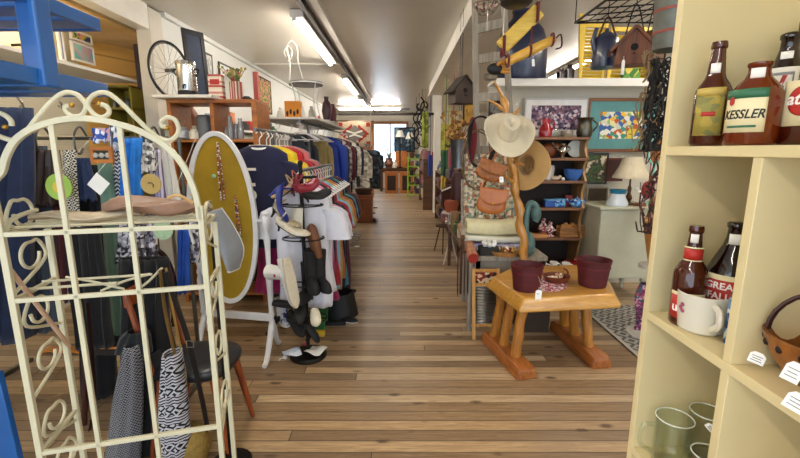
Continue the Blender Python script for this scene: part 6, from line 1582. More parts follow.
# magenta garments under the white tees
garment((-1.0,3.42,.98),.20,.62,.05,cloth('#a3215e',name='magenta'),'bright magenta skirt hanging low behind the white tee','skirt','skirt',sleeve=None,flare=1.15,seed=91,neck=.12)
garment((-.66,3.36,.80),.12,.48,.05,cloth('#8a1c4c',name='dark_magenta'),'dark magenta skirt showing below the white tee','skirt','skirt',sleeve=None,flare=1.2,seed=92,neck=.1)
# rack C : coats and jackets along the aisle
XC=-1.10; ZC=1.86
rail('clothes_rack',XC,4.75,9.3,ZC,'long steel clothes rail of coats and jackets running down the left of the aisle')
jc=[('cream and grey jacket first on the long coat rail',cloth('#b9b4a4',name='stone'),.2,.75),('slate grey jacket on the long coat rail',cloth('#4c5058',name='slate'),.21,.85),('charcoal jacket on the long coat rail',cloth('#3a3c42',name='charcoal'),.22,.9),('khaki jacket with dark straps on the long coat rail',cloth('#a8935a',name='khaki'),.25,.85),('black coat between the khaki and the royal blue jackets',M_black,.25,1.1),('royal blue padded jacket on the long coat rail',plain('#143a9e',.6,var=.12,vs=6,bump=.3,bs=20,name='royal_blue'),.31,.85),('dark navy coat behind the royal blue jacket',cloth('#10131f',name='dark_navy'),.29,1.2),('grey patterned cardigan on the long coat rail',multi(['#8d8a86','#b5b2aa','#5d5b5a'],30,name='grey_pattern'),.29,1.0),('maroon wool coat on the long coat rail',cloth('#5e1a2c',name='maroon_wool'),.31,1.2),('ash grey coat on the long coat rail',cloth('#6d6d6c',name='ash'),.31,1.15),('black long coat on the long coat rail',cloth('#0e0e10',name='black_wool'),.31,1.35),('cream lace jacket on the long coat rail',multi(['#d8d2c4','#b5ae9f','#e8e4da'],25,name='cream_lace'),.33,.9),('dark denim jacket on the long coat rail',cloth('#20283a',name='dark_denim'),.33,.9)]
jx=[(-.30,.13),(-.20,.15),(-.12,.14),(0,.17),(0,.13),(-.03,.33),(.0,.28),(.0,.28),(.02,.28),(.0,.26),(.0,.26),(.04,.26),(.06,.26)]
for k,(l,m,w_,L_) in enumerate(jc):
    y=4.95+.2*k if k<5 else 5.85+.34*(k-5); zt_=ZC-.12; w_=jx[k][1]; xo=jx[k][0]
    garment((XC+xo,y,zt_),w_,L_,.075,m,l,'jacket','jacket','coats on the long rail','long',seed=k+40,slen=.6,srad=.075 if w_>.2 else .05,collar=m if k%2 else None,placket=M_black if k in (3,) else None)
    hanger((XC+xo,y,zt_),'white plastic hanger, %s along the long coat rail'%ordn[k],'white hangers on the long coat rail')
# extra bare hangers bunched on the long rail
for k in range(9):
    hanger((XC-.03+.01*(k%3),4.80+.035*k+(.4 if k>4 else 0),ZC-.115),'empty white plastic hanger bunched on the long coat rail','empty hangers on the long coat rail',yaw=.12*math.sin(k*2),sc=.95)
# far garments by the end of the rail
rail('clothes_rack',-.80,9.7,11.2,1.68,'short steel clothes rail at the far end of the coats holding the lace blouse',.2)
garment((-.92,10.0,1.55),.20,.95,.1,multi(['#d9d4c8','#b0aa9c','#8d877a','#e6e2d8'],12,name='lace_pattern'),'white embroidered blouse at the far end of the coats','blouse','blouse',sleeve='long',seed=71)
garment((-.66,10.6,1.55),.18,.95,.12,multi(['#0f1218','#1f2a38','#0f1218','#3f4f5f','#11141a'],14,name='black_floral'),'black flowered dress at the far end of the coats','dress','dress',sleeve='long',seed=72,slen=.4)
# ---------- shoe stand
px0=P(302,350,3.0)
sx,sy=-.70,2.98
t=thing('shoe_stand','black metal shoe tree stand with a round base in front of the white tee','shoe stand',(sx,sy,0))
MB().lathe([(0,0),(.135,0),(.14,.012),(.13,.03),(.09,.034),(.02,.04),(0,.04)],(sx,sy,0),36).build('base',M_iron,t)
ztp=P(302,163,2.98).z
MB().tube([(sx,sy,.03),(sx,sy,ztp)],.014,10).build('pole',M_iron,t); MB().ball((sx,sy,ztp),.02,10,8).build('finial',M_iron,t)
MB().bar((sx-.11,sy,ztp-.10),(sx+.11,sy,ztp-.10),.02,.02).build('top_bar',M_iron,t)
tiers=[P(302,205,2.98).z,P(302,238,2.98).z,P(302,282,2.98).z,P(302,318,2.98).z]
for z in tiers:
    MB().tube([V((sx+.15*math.cos(k*PI/12),sy+.12*math.sin(k*PI/12),z)) for k in range(24)],.005,6,closed=True).build('tier_ring',M_iron,t)
    MB().tube([(sx-.15,sy,z),(sx+.15,sy,z)],.005,6).build('spoke',M_iron,t); MB().tube([(sx,sy-.12,z),(sx,sy+.12,z)],.005,6).build('spoke',M_iron,t)
def shoe(c,L,kind,mu,ms,label,rot,name='shoe',sc=1.0,extra=None,group=None):
    """rot: 3x3; local +X is the toe, +Z up"""
    c=V(c); t=thing(name,label,'shoe',c,group)
    def w(x,y,z): return c+rot@V((x,y,z))
    hh={'heel':.07,'boot':.02,'sneaker':.0,'flat':.0,'loafer':.0}[kind]
    def foot(x): # half width and height of sole line
        f=(x+L/2)/L; wd=.038*(.72+.38*math.sin(min(1,f*1.02)*PI*.9)**.8)*(1 if f<.8 else math.sqrt(max(.05,1-((f-.8)/.2)**2)*1.0)) ; lift=hh*max(0,1-f*1.7)**1.3
        return wd,lift
    n=14; rings=[]
    for i in range(n+1):
        x=-L/2+L*i/n; wd,lf=foot(x); th=.022 if kind=='sneaker' else .007
        rings.append([w(x,wd*sx_*1.04,lf+zz_) for sx_,zz_ in ((-1,0),(1,0),(1,th),(-1,th))])
    MB().loft(rings).build('sole',ms,t,bevel=.002)
    rings=[]
    for i in range(n+1):
        x=-L/2+L*i/n; f=i/n; wd,lf=foot(x)
        top={'heel':.03+.03*max(0,1-f*2),'boot':.075,'sneaker':.085-.05*max(0,f-.35)/.65,'flat':.035,'loafer':.06-.025*max(0,f-.4)/.6}[kind]
        if f>.75: top*=math.sqrt(max(.08,1-((f-.75)/.27)**2))
        rings.append([w(x,wd*math.cos(a_)*.98,lf+.006+max(0,math.sin(a_))*top+(.012 if kind=='sneaker' else 0)) for a_ in [k*2*PI/16 for k in range(16)]])
    MB().loft(rings).build('upper',mu,t,ang=80)
    if kind=='heel':
        MB().tube([w(-L*.42,0,hh+.0),w(-L*.40,0,hh*.4),w(-L*.41,0,-.0)],[.02,.009,.006],8).build('heel',ms,t)
        MB().tube(smooth_path([w(-L*.40,-.028,hh+.03),w(-L*.25,0,hh+.085),w(-L*.40,.028,hh+.03)],5),.005,6).build('ankle_strap',mu,t)
    if kind in('boot',):
        MB().tube([w(-L*.25,0,.04),w(-L*.28,0,.13),w(-L*.30,0,.27)],[.044,.045,.052],14).build('shaft',mu,t)
        MB().bar(w(-L*.4,0,0),w(-L*.4,0,-.025),.05,.05).build('heel',ms,t)
    if kind=='sneaker':
        MB().tube([w(-L*.20,0,.05),w(-L*.24,0,.15),w(-L*.27,0,.22)],[.046,.05,.056],16).build('ankle_collar',mu,t)
        for k in range(4): MB().tube([w(L*(.02+.06*k),-.022,.088-.012*k),w(L*(.02+.06*k),.022,.088-.012*k)],.003,6).build('lace',M_black,t)
        if extra: MB().ball(w(-L*.2,.044,.11),.012,8,6).build('emblem',extra,t)
    return t
def FR(x,z):
    x=V(x).normalized(); z=V(z); z=(z-x*z.dot(x)).normalized(); y=z.cross(x); return Matrix((x,y,z)).transposed()
E_=lambda x,y,z:Euler((math.radians(x),math.radians(y),math.radians(z))).to_matrix()
M_cr=plain('#7d1028',.35,var=.1,coat=.4,name='crimson_patent'); M_crl=plain('#d8cfbc',.7,name='cream_canvas')
def at(x,y,dy=0): return P(x,y,2.98+dy)
shoe(at(302,196,-.05),.18,'heel',M_cr,M_cr,'crimson high heel, upper one of the pair on the shoe stand',E_(20,15,35),'high_heel',group='crimson heels on the shoe stand')
shoe(at(309,188,-.08),.18,'heel',M_cr,M_cr,'crimson high heel pointing up right on the shoe stand',E_(40,-35,25),'high_heel',group='crimson heels on the shoe stand')
shoe(at(284,197,-.06),.19,'heel',plain('#a58a6a',.4,var=.3,vs=30,name='beige_strap'),M_black,'beige strappy sandal on the left of the top tier of the shoe stand',E_(-10,5,170),'sandal')
shoe(at(288,192,.05),.21,'heel',plain('#b05c4c',.4,var=.2,name='coral_leather'),M_rust,'coral pink sandal behind the beige one on the shoe stand',E_(0,0,150),'sandal')
shoe(at(319,197,-.02),.20,'heel',M_black,M_black,'black open sandal on the right of the top tier',E_(30,-25,20),'sandal')
shoe(at(277,208,-.16),.24,'heel',plain('#12267a',.4,coat=.3,name='cobalt_suede'),plain('#12267a',.4,coat=.3,name='cobalt_suede'),'cobalt blue high heel hanging toe down at the left of the shoe stand',E_(0,60,10),'high_heel')
shoe(at(285,222,-.10),.24,'heel',plain('#b8a888',.3,.4,.3,40,name='gold_snake'),M_black,'gold and black heel on the second tier of the shoe stand',E_(15,25,25),'high_heel')
shoe(at(293,233,-.12),.24,'heel',plain('#cfc5ae',.3,.2,.2,40,name='pale_gold'),M_black,'pale gold sandal in front on the second tier of the shoe stand',E_(20,10,10),'sandal')
shoe(at(314,240,-.02),.25,'loafer',plain('#6b4020',.5,var=.2,name='brown_suede'),plain('#3a2212',.6,name='dark_sole'),'brown suede loafer hanging toe up at the right of the shoe stand',FR((-.15,-.1,1),(.5,-.85,0)),'loafer')
one(MB().grid(lambda u,v:at(291+12*u,208+28*v,-.03)+V((0,.01*math.sin(u*9+v*3),0)),10,12),'cream_sock',cloth('#e3dece',.06,name='cream_sock_cloth'),'cream cloth sock hanging from the top tier of the shoe stand','sock',solid=.012)
shoe(at(292,283,-.17),.36,'sneaker',M_white,plain('#cfc6ae',.7,var=.1,vs=60,bump=.4,bs=90,name='rubber_sole'),'white high top sneaker with its tan sole turned toward the aisle',FR((.2,-.15,-1),(-.72,.5,.5)),'sneaker',extra=plain('#c2185b',.5,name='pink_dot'))
blk=plain('#101012',.7,var=.2,name='black_suede')
shoe(at(313,288,-.06),.26,'boot',blk,M_black,'black suede ankle boot, left one standing tall on the shoe stand',E_(0,8,-70),'ankle_boot',group='black boots on the shoe stand')
shoe(at(323,288,-.03),.26,'boot',blk,M_black,'black suede ankle boot, right one standing tall on the shoe stand',E_(0,4,-60),'ankle_boot',group='black boots on the shoe stand')
shoe(at(300,312,-.12),.26,'flat',blk,M_black,'black flat shoe on the lowest tier, toe toward the aisle',E_(10,20,-80),'flat_shoe')
shoe(at(316,318,-.12),.13,'flat',plain('#d6cdb4',.5,name='pale_toe'),M_black,'black shoe with a pale toe on the lowest tier of the shoe stand',E_(30,50,-70),'flat_shoe')
shoe(at(286,306,-.02),.25,'flat',blk,M_black,'black flat shoe at the back left of the lowest tier',E_(0,0,160),'flat_shoe')
for k,(x_,y_,kd,l_) in enumerate(((305,300,'boot','black leather boot leaning in the middle of the shoe stand'),(296,325,'flat','black slipper hanging low on the left of the pole'),(309,330,'flat','black slipper hanging low on the right of the pole'))): shoe(at(x_,y_,-.04+.03*k),.25,kd,blk,M_black,l_,E_(0,30*k,-100+50*k),'black_shoe')
# papers on the base
def paper(x,y,w_,h_,rz,m,l,z=.045,n_='paper_sheet'):
    c=PZ(x,y,z); mb=MB().grid(lambda u,v:V((c.x+(u-.5)*w_*math.cos(rz)-(v-.5)*h_*math.sin(rz),c.y+(u-.5)*w_*math.sin(rz)+(v-.5)*h_*math.cos(rz),z+.012*math.sin(u*5+1)*math.cos(v*4))),10,8)
    return one(mb,n_,m,l,'paper',solid=.002)
paper(292,352,.13,.11,.4,multi(['#dfe6f0','#b8cbe4','#f0f2f5'],20,name='pale_blue_paper'),'crumpled pale blue and white paper on the left of the stand base',.055)
paper(316,350,.13,.13,-.3,M_wht,'white sheet of paper on the right of the stand base',.06)
paper(305,344,.05,.05,.2,plain('#c8455a',.6,name='pink_paper'),'small pink scrap behind the white sheet',.075,'paper_scrap')
paper(283,358,.07,.015,.8,M_wht,'thin white paper strip beside the stand base',.012,'paper_strip')
# things on the floor under the rails
def fl(x,y,z=0): return PZ(x,y,z)
floor_items=[(284,325,.07,.05,'blue and white sneaker toe on the floor by the cheval foot','sneaker',multi(['#2a3f8a','#d8dce6','#9aa8c8'],18,name='blue_white_shoe')),(318,322,.07,.05,'green cardboard box end on the floor under the low rail','shoe_box',plain('#2f6b3a',.6,name='green_card')),(322,326,.06,.02,'yellow shoe box lid on the floor under the low rail','yellow_carton',plain('#d0b030',.6,name='yellow_card'))]
c=fl(284,325); shoe((c.x,c.y,.02),.24,'sneaker',floor_items[0][6],M_white,floor_items[0][4],E_(0,0,-60),'sneaker')
c=fl(319,330); one(MB().box((c.x,c.y+.1,.06),(.10,.22,.12)),'shoe_box',plain('#2f6b3a',.6,name='green_card'),'green cardboard shoe box on the floor under the low rail','box',bevel=.003)
c=fl(320,333); one(MB().box((c.x,c.y-.05,.02),(.10,.06,.04)),'yellow_carton',plain('#d0b030',.6,name='yellow_card'),'flat yellow carton lying before the green shoe box','carton',bevel=.003)
c=fl(343,322); mb=MB().grid(lambda u,v:V((c.x-.05+.17*math.cos(2*PI*u)*(1-.25*v)*(1+.1*math.sin(5*2*PI*u)),c.y+.15+.16*math.sin(2*PI*u)*(1-.2*v),.003+.24*v)),24,8,True); one(mb,'black_bag',M_black,'slumped black cloth bag on the floor at the end of the low rail','bag',solid=.004,sub=1)
shoe((c.x+.02,c.y+.02,.004),.25,'flat',blk,M_tag,'black flat shoe with pale lining on the floor before the black bag',E_(0,0,-20),'flat_shoe')
for k,(x,y,m_,l_) in enumerate(((332,300,'#c8ccd4','pale grey shoe on the floor under the low rail, nearest the aisle'),(336,296,'#8fa8b8','blue grey shoe on the floor beside the pale grey one'),(330,306,'#e0dcd2','white canvas shoe on the floor under the low rail'))):
    c=fl(x,y); shoe((c.x,c.y,.004),.24,'flat',plain(m_,.6,name='canvas_shoe'),M_wht,l_,E_(0,0,-30+25*k),'canvas_shoe')
# tub, basket and small boxes at the end of the coats
c=fl(366,222); 
t=thing('wooden_tub','brown wooden tub crate standing at the aisle end of the coats','tub',(c.x,c.y,0)); hz=P(366,205,c.y).z; w_=scl(17,c.y)/2
hz=.60
MB().box((c.x-.05,c.y+.1,hz/2),(w_*2.1,.45,hz)).build('tub_body',wood('#6a3416','#9c5a2a','z',name='tub_wood'),t,bevel=.02); MB().box((c.x-.05,c.y+.1,hz-.05),(w_*2.2,.47,.1)).build('rim_band',wood('#7a3c1a','#b0662e','x',name='tub_band'),t,bevel=.01)
bc=V((c.x-.05,c.y+.1,hz+.001))
t=thing('wicker_basket','round dark wicker basket with a hoop handle on the wooden tub','basket',bc)
MB().lathe([(0,0),(.15,0),(.20,.12),(.19,.12),(.14,.01),(0,.01)],bc,24).build('basket_body',plain('#4a3424',.8,0,.4,40,bump=.5,bs=80,name='dark_wicker'),t); MB().tube([bc+V((.19*math.cos(k*PI/12),0,.11+.2*math.sin(k*PI/12))) for k in range(13)],.01,6).build('handle',plain('#6a5038',.8,name='cane'),t)
c=fl(375,222); shoe((c.x,c.y,.02),.26,'loafer',plain('#3a2a22',.4,name='dark_brown'),M_black,'dark brown loafer on the floor beside the wooden tub',E_(0,0,-80),'loafer'); 
c=fl(348,228); one(MB().box((c.x,c.y+.1,.05),(.3,.22,.10)),'flat_box',plain('#c9bda8',.7,name='beige_card'),'flat beige box on the floor beside the wooden tub','box',bevel=.004)
c=fl(352,243); one(MB().box((c.x-.35,c.y+.35,.005),(.9,1.3,.01)),'floor_mat',multi(['#8d8478','#a39a8c','#6f675d'],12,name='grey_mat'),'grey speckled mat on the floor under the long coat rail','mat')
c=fl(357,247); one(MB().ball(c+V((0,0,.012)),(.05,.03,.012),12,6),'paper_wad',M_wht,'small white scrap of paper lying on the aisle floor','paper')
# ---------- wire chair and boxes above the rail
M_ww=plain('#d6d4cc',.4,name='white_wire')
Yw=5.6
def pw(x,y,dy=0): return P(x,y,Yw+dy)
c=pw(306,84); rs_=scl(16,Yw)
t=thing('wire_chair','white wire vanity chair with a curled back standing on top of the coat rail shelf','chair',(c.x,Yw,ZC+.05))
MB().lathe([(0,-.02),(rs_,-.02),(rs_*1.02,0),(rs_,.02),(0,.03)],c,32).build('seat',plain('#5d5b5c',.8,var=.2,name='grey_seat'),t)
MB().tube([c+V((rs_*1.02*math.cos(k*PI/12),rs_*1.02*math.sin(k*PI/12),0)) for k in range(24)],.009,6,closed=True).build('seat_ring',M_ww,t)
zf=ZC+.055
for a_ in (225,315,45,135):
    q=V((math.cos(math.radians(a_)),math.sin(math.radians(a_)),0)); MB().tube(smooth_path([c+q*rs_,V((c.x,c.y,(c.z+zf)/2))+q*rs_*.75,V((c.x,c.y,zf))+q*rs_*1.05],5),.008,6).build('leg',M_ww,t)
bp=[pw(291,84),pw(287,66),pw(284,50),pw(288,41),pw(296,44),pw(299,56),pw(298,66)]
MB().tube(smooth_path([c+V((-rs_,0,0)),pw(290,64),pw(287,48),pw(291,41),pw(297,47),pw(298,62),c+V((-rs_*.2,.1,0))],7),.007,6).build('chair_back',M_ww,t)
MB().tube(smooth_path([pw(287,62),pw(291,58),pw(292,50),pw(288,47),pw(284,51),pw(286,57)],6),.006,6).build('back_curl',M_ww,t)
# glass shelf board on the rail that carries the goods
t=thing('rail_shelf','thin white shelf board resting on top of the long coat rail','shelf',(XC-.1,5.7,ZC+.02))
MB().span((XC-.50,4.75,ZC+.022),(XC+.18,7.2,ZC+.045)).build('shelf_board',M_shelfw,t,bevel=.003)
for y in (4.85,5.9,7.1): MB().span((XC-.02,y,ZC+.013),(XC+.02,y+.04,ZC+.022)).build('bracket',M_rod,t)
c=P(294,118,5.1); c.z=zf-.009; 
t=thing('orange_box','orange box with black figures on the shelf over the coat rail','box',c)
MB().box(c+V((0,0,.10)),(scl(15,5.1),.12,.20)).build('box_body',plain('#d98a1c',.6,name='orange_card'),t,bevel=.004)
mb=MB()
for k in range(4): mb.ball(c+V((-.06+.04*k,-.062,.06+.02*(k%2))),(.014,.003,.032),8,6)
mb.build('painted_figures',M_black,t)
for k,(x,m_,h_,w_,l_,n_) in enumerate(((302,'#dcd8cf',.15,.05,'white jug right of the orange box on the rail shelf','white_jug'),(281,'#e6e3dc',.16,.05,'white cloth cone left of the orange box on the rail shelf','white_cone'),(312,'#b8b4aa',.2,.05,'pale grey vase under the wire chair','pale_vase'),(319,'#c0355a',.10,.035,'pink toy standing under the wire chair','pink_toy'),(327,'#3c1a1e',.26,.06,'dark maroon vase right of the wire chair','maroon_vase'),(333,'#5a1c20',.20,.05,'wine red vase at the right end of the rail shelf','wine_vase'))):
    Yq=5.15+.25*(k%4); q=V((P(x,118,Yq).x,Yq,zf-.009)); one(MB().lathe([(0,0),(w_*.7,0),(w_,h_*.35),(w_*.8,h_*.7),(w_*.4,h_*.85),(w_*.5,h_),(0,h_)],q,18),n_,plain(m_,.4,name=n_),l_,n_.split('_')[1])
# ================= HANGING CLOTHES BEHIND THE ETAGERE =================
t=thing('clothes_rack','grey wire clothes rack behind the ivory etagere holding scarves and dark clothes','clothes rack',(-1.75,2.55,0))
zr=P(70,138,2.5).z; xr0,xr1=-2.75,P(168,140,2.5).x
M_gw=metal('#6f6f6c',.4,'grey_wire')
MB().tube([(xr0,2.5,zr),(xr1,2.5,zr)],.010,8).build('hanging_rod',M_gw,t)
MB().tube([(xr0,2.75,zr+.0),(xr1,2.75,zr+.0)],.006,8).build('back_rod',M_gw,t)
for x in (xr0,xr1): MB().tube([(x,2.5,zr),(x,2.75,zr)],.008,8).build('end_bar',M_gw,t); MB().tube([(x,2.62,0),(x,2.62,zr)],.013,8).build('upright',M_gw,t); MB().bar((x,2.35,.015),(x,2.9,.015),.03,.03).build('foot',M_gw,t)
for k in range(6):
    x=lerp(xr0+.3,xr1-.05,k/5); MB().tube(smooth_path([V((x,2.5,zr+.01)),V((x+.01,2.44,zr+.06)),V((x+.02,2.38,zr+.02)),V((x+.02,2.37,zr-.06)),V((x+.02,2.40,zr-.09)),V((x+.02,2.43,zr-.06))],5),.006,6).build('rod_hook',M_gw,t)
def hang(xp0,xp1,yt,yb,Y,mat,label,name,cat,xb0=None,xb1=None,th=.03,nf=2,group=None,seed=0):
    A=P(xp0,yt,Y);B=P(xp1,yt,Y); C_=P(xb0 if xb0 is not None else xp0,yb,Y);D=P(xb1 if xb1 is not None else xp1,yb,Y)
    rr=random.Random(seed+int(xp0*7+yt)); ph=rr.uniform(0,6)
    def f(u,v):
        a=2*PI*u; xm=lerp((A.x+B.x)/2,(C_.x+D.x)/2,v); hw=lerp((B.x-A.x)/2,(D.x-C_.x)/2,v)
        ca,sa=math.cos(a),math.sin(a)
        return V((xm+hw*ca*(1+.05*math.sin(9*v+ph)),Y+th*sa*(1+.35*math.sin(nf*6*ca+ph))*(.55+.6*v),lerp(A.z,C_.z,v)+.01*math.sin(8*ca+ph)*v))
    return one(MB().grid(f,40,16,True),name,mat,label,cat,group,solid=.004,ang=80)
den=cloth('#162544',.25,name='indigo_denim'); 
hang(-22,34,108,338,2.25,den,'indigo denim coat hanging at the far left edge','denim_coat','coat',-14,30,.08,3)
hang(-30,10,118,300,2.45,cloth('#1c2c50',name='denim_blue'),'dull blue denim jacket behind the indigo coat at the left edge','denim_jacket','jacket',-25,14,.06,3)
hang(26,47,146,330,2.4,cloth('#39424e',name='steel_blue_cloth'),'slate grey long garment beside the indigo coat','long_skirt','skirt',36,62,.04)
hang(34,60,150,205,2.36,plain('#2c1a12',.5,0,.3,12,name='dark_leather'),'dark brown leather waistcoat hanging behind the lime disc','leather_waistcoat','waistcoat',40,60,.05)
hang(46,60,195,300,2.44,cloth('#4a1416',name='dark_red_wool'),'dark red wool dress hanging below the leather waistcoat','wool_dress','dress',52,72,.04)
hang(62,76,150,300,2.30,weave('#c9c4b4','#1c1a18',('x','z'),.028,'diamond',name='snakeskin'),'black and white snakeskin patterned scarf hanging right of the lime disc','snakeskin_scarf','scarf',68,84,.02,1)
hang(72,90,158,200,2.40,cloth('#24365e',name='mid_denim'),'blue denim collar piece beside the snakeskin scarf','denim_vest','vest',80,96,.03)
hang(76,104,165,400,2.48,cloth('#0c0d14',name='black_dress_cloth'),'long black dress hanging in the middle behind the etagere','black_dress','dress',84,116,.07,3)
hang(97,112,162,345,2.34,cloth('#5f7d6b',.08,name='sage_green'),'long sage green scarf hanging straight down','sage_scarf','scarf',113,134,.02,1)
hang(112,121,150,214,2.38,weave('#e6e6ea','#20304a',('x','z'),.022,'zigzag',name='zigzag_knit'),'narrow blue and white zigzag scarf beside the sage green one','zigzag_scarf','scarf',116,124,.02,1)
hang(119,142,138,208,2.32,plain('#1672c4',.7,var=.3,vs=16,bump=.6,bs=30,name='azure_cloth'),'bright azure blue ruffled scarf','azure_scarf','scarf',124,142,.045,3)
hang(92,112,128,142,2.45,multi(['#2a4a9a','#e0e4ee','#3a5fb0','#c9a0a8'],40,name='blue_floral'),'blue and white flowered cloth bunched on the rack','flower_cloth','cloth',94,114,.03,2)
hang(110,124,126,152,2.40,multi(['#e8e6ea','#2a5ca8','#b8c8d8','#4a4a5a'],50,name='blue_white_cloth'),'blue and white patterned cloth knotted beside the azure scarf','knotted_cloth','cloth',112,124,.03,2)
hang(140,152,132,172,2.36,multi(['#c8c8c4','#4a4a4c','#8a8a8c','#e4e4e0'],55,name='grey_ruffle'),'grey and white ruffled scarf right of the azure one','ruffled_scarf','scarf',142,156,.04,3)
hang(150,160,150,212,2.42,stripes(['#6a5a8a','#b8aed0','#5a6a9a','#cfc9dc'],'x',.03,name='lilac_stripe'),'lilac and blue striped scarf behind the tan disc','striped_scarf','scarf',155,168,.03)
hang(160,170,142,206,2.46,cloth('#d6d4cc',.05,name='white_linen'),'white linen cloth hanging nearest the orange bookcase','linen_cloth','cloth',166,182,.03)
hang(120,142,212,262,2.30,multi(['#1c1a1e','#c9c6ca','#55525a','#a39fa8'],60,name='speckled_knit'),'black and white speckled knit hanging below the purse','speckled_knit','scarf',116,146,.035,2)
hang(142,156,215,264,2.36,multi(['#3a3640','#8d8894','#d0ccd4'],50,name='grey_speckle'),'grey speckled scarf beside the black and white knit','speckled_scarf','scarf',146,158,.03,2)
hang(178,190,228,292,2.55,plain('#1c50b0',.7,var=.3,vs=14,name='royal_silk'),'royal blue silk scarf tail hanging near the right etagere post','silk_scarf','scarf',178,190,.03)
hang(189,198,222,262,2.6,multi(['#cfccd0','#3a3a4a','#8a88a0'],45,name='grey_floral'),'grey flowered scarf tail next to the royal blue one','flowered_scarf','scarf',191,200,.02)
# round and square tags
def disc(x,y,Y,r,m,label,name,mark=None):
    c=P(x,y,Y); t=thing(name,label,'disc',c)
    Mx=Matrix.Rotation(PI/2,3,'X'); rad=scl(r,Y)
    MB().lathe([(0,-.003),(rad,-.003),(rad,.003),(0,.003)],c,32,M=Mx).build('disc_body',m,t)
    if mark=='ring': MB().lathe([(0,0.0032),(rad*.45,.0032),(rad*.45,.004),(0,.004)],c,24,M=Mx).build('centre_spot',plain('#d9b840',.6,name='yellow_spot'),t)
    if mark=='print':
        MB().tube([c+V((-.014,-.005,.002)),c+V((-.005,-.005,.01)),c+V((0,-.005,0))],.0018,5).tube([c+V((.004,-.005,.008)),c+V((.016,-.005,-.004)),c+V((.010,-.005,-.016))],.0022,5).build('drawn_mark',M_black,t)
    if mark=='holes':
        MB().tube([c+V((.0,-.004,rad*.75)),c+V((0,-.004,rad*.72))],.003,6).build('punched_hole',M_black,t)
    MB().tube([c+V((0,0,rad*.9)),V((c.x,2.48,P(70,138,2.5).z))],.0015,4).build('string',M_string,t)
    return t
disc(59,187,2.2,13,plain('#93b84a',.6,var=.1,name='lime_green'),'lime green paper disc with a yellow centre hanging from the clothes','paper_disc','ring')
disc(151,184,2.2,10,plain('#c0a25a',.6,var=.06,name='tan_card'),'tan round card with a small black mark beside the azure scarf','paper_disc','print')
disc(163,230,2.05,10,plain('#a3c09a',.7,var=.15,vs=30,name='mint_card'),'mint green round card hanging under the purse','paper_disc','holes')
c=P(98.5,184,2.2); one(MB().prism([(-.042,-.042),(.042,-.042),(.042,.042),(-.042,.042)],.002,c,(math.cos(.75),0,-math.sin(.75)),(math.sin(.75),0,math.cos(.75))).tube([c+V((0,0,.055)),V((c.x,2.48,P(70,138,2.5).z))],.0012,4),'paper_tag',M_tag,'square white paper tag hanging on its corner against the black dress','tag')
c=P(102,155,2.28); t=thing('purse_clasp','orange wooden clasp frame with grey shells above the sage scarf','clasp',c)
hw=scl(11,2.28); hh=scl(8,2.28)
mb=MB()
for a,b,cw_,ch in ((0,hh-.01,hw*2,.02),(0,-hh+.01,hw*2,.02),(-hw+.01,0,.02,hh*2-.04),(hw-.01,0,.02,hh*2-.04)): mb.box(c+V((a,0,b)),(cw_,.02,ch))
mb.build('clasp_frame',plain('#b06a24',.5,var=.15,name='orange_wood2'),t,bevel=.003)
MB().box(c+V((0,.008,0)),(hw*1.7,.008,hh*1.6)).build('backing',plain('#3c4238',.7,name='green_grey'),t)
for k in range(3): MB().ball(c+V((-.032+.032*k,-.004,-.002)),(.016,.008,.014),10,6).build('shell',plain('#b0b0a8',.4,name='grey_shell'),t)
# cream hangers on the lower rails
for k,(xa_,ya_,xm_,ym_,xb_2,yb_) in enumerate(((66,277,90,281,124,289),(101,291,122,282,150,274),(140,288,150,280,162,268))):
    Yh=1.9; MB_=MB().tube(smooth_path([P(xa_,ya_,Yh),P(xm_,ym_,Yh),P(xb_2,yb_,Yh)],5),.006,8)
    one(MB_.tube([P(xb_2 if k==0 else xa_,yb_ if k==0 else ya_,Yh),P(xb_2 if k==0 else xa_,(yb_ if k==0 else ya_),Yh)+V((-.006 if k==0 else .006,0,-.022))],.005,6),'wire_hanger',M_rackw,('cream hanger arm sloping down right behind the etagere','cream hanger arm rising right across the black dress','cream hanger arm nearest the right etagere post')[k],'hanger','cream hangers behind the etagere')
# black coat and knit sweater
hang(62,100,228,345,2.15,cloth('#08080a',.3,name='jet_black'),'jet black coat hanging low behind the middle of the etagere','black_coat','coat',80,112,.06,3)
hang(120,168,258,372,2.05,cloth('#0a0a0c',.3,name='jet_black2'),'black skirt hanging low above the patterned sweater','black_skirt','skirt',124,172,.08,3)
knit=weave('#0d0d10','#8f8f94',('x','z'),.019,'diamond',name='mono_knit')
fair=weave('#0d0d10','#c4c4ca',('x','z'),.045,'fair',name='fair_isle_knit')
sw0=P(150,340,1.9)
t=thing('knit_sweater','black and white patterned knit sweater slumped behind the lower part of the etagere','sweater',P(150,458,1.9)-V((0,0,.25)))
def part(xp0,xp1,yt,yb,Y,mat,nm,xb0,xb1,th=.06,nf=2):
    A=P(xp0,yt,Y);B=P(xp1,yt,Y);C_=P(xb0,yb,Y);D=P(xb1,yb,Y)
    def f(u,v):
        a=2*PI*u; xm=lerp((A.x+B.x)/2,(C_.x+D.x)/2,v); hw=lerp((B.x-A.x)/2,(D.x-C_.x)/2,v)*math.sin(min(1,.35+v*1.6)*PI/2)
        return V((xm+hw*math.cos(a),Y+th*math.sin(a)*(1+.15*math.sin(nf*5*math.cos(a)+v*4)),lerp(A.z,C_.z,v)))
    return MB().grid(f,40,18,True).build(nm,mat,t,solid=.006,ang=80)
part(118,172,350,520,1.98,cloth('#09090b',name='black_wool2'),'back_panel',112,190,.08)
part(120,146,344,520,1.86,knit,'left_sleeve',98,138,.05)
part(158,186,352,520,1.84,fair,'right_sleeve',160,194,.06)
part(122,150,330,352,1.9,cloth('#14181c',name='charcoal_collar'),'collar',116,152,.05)
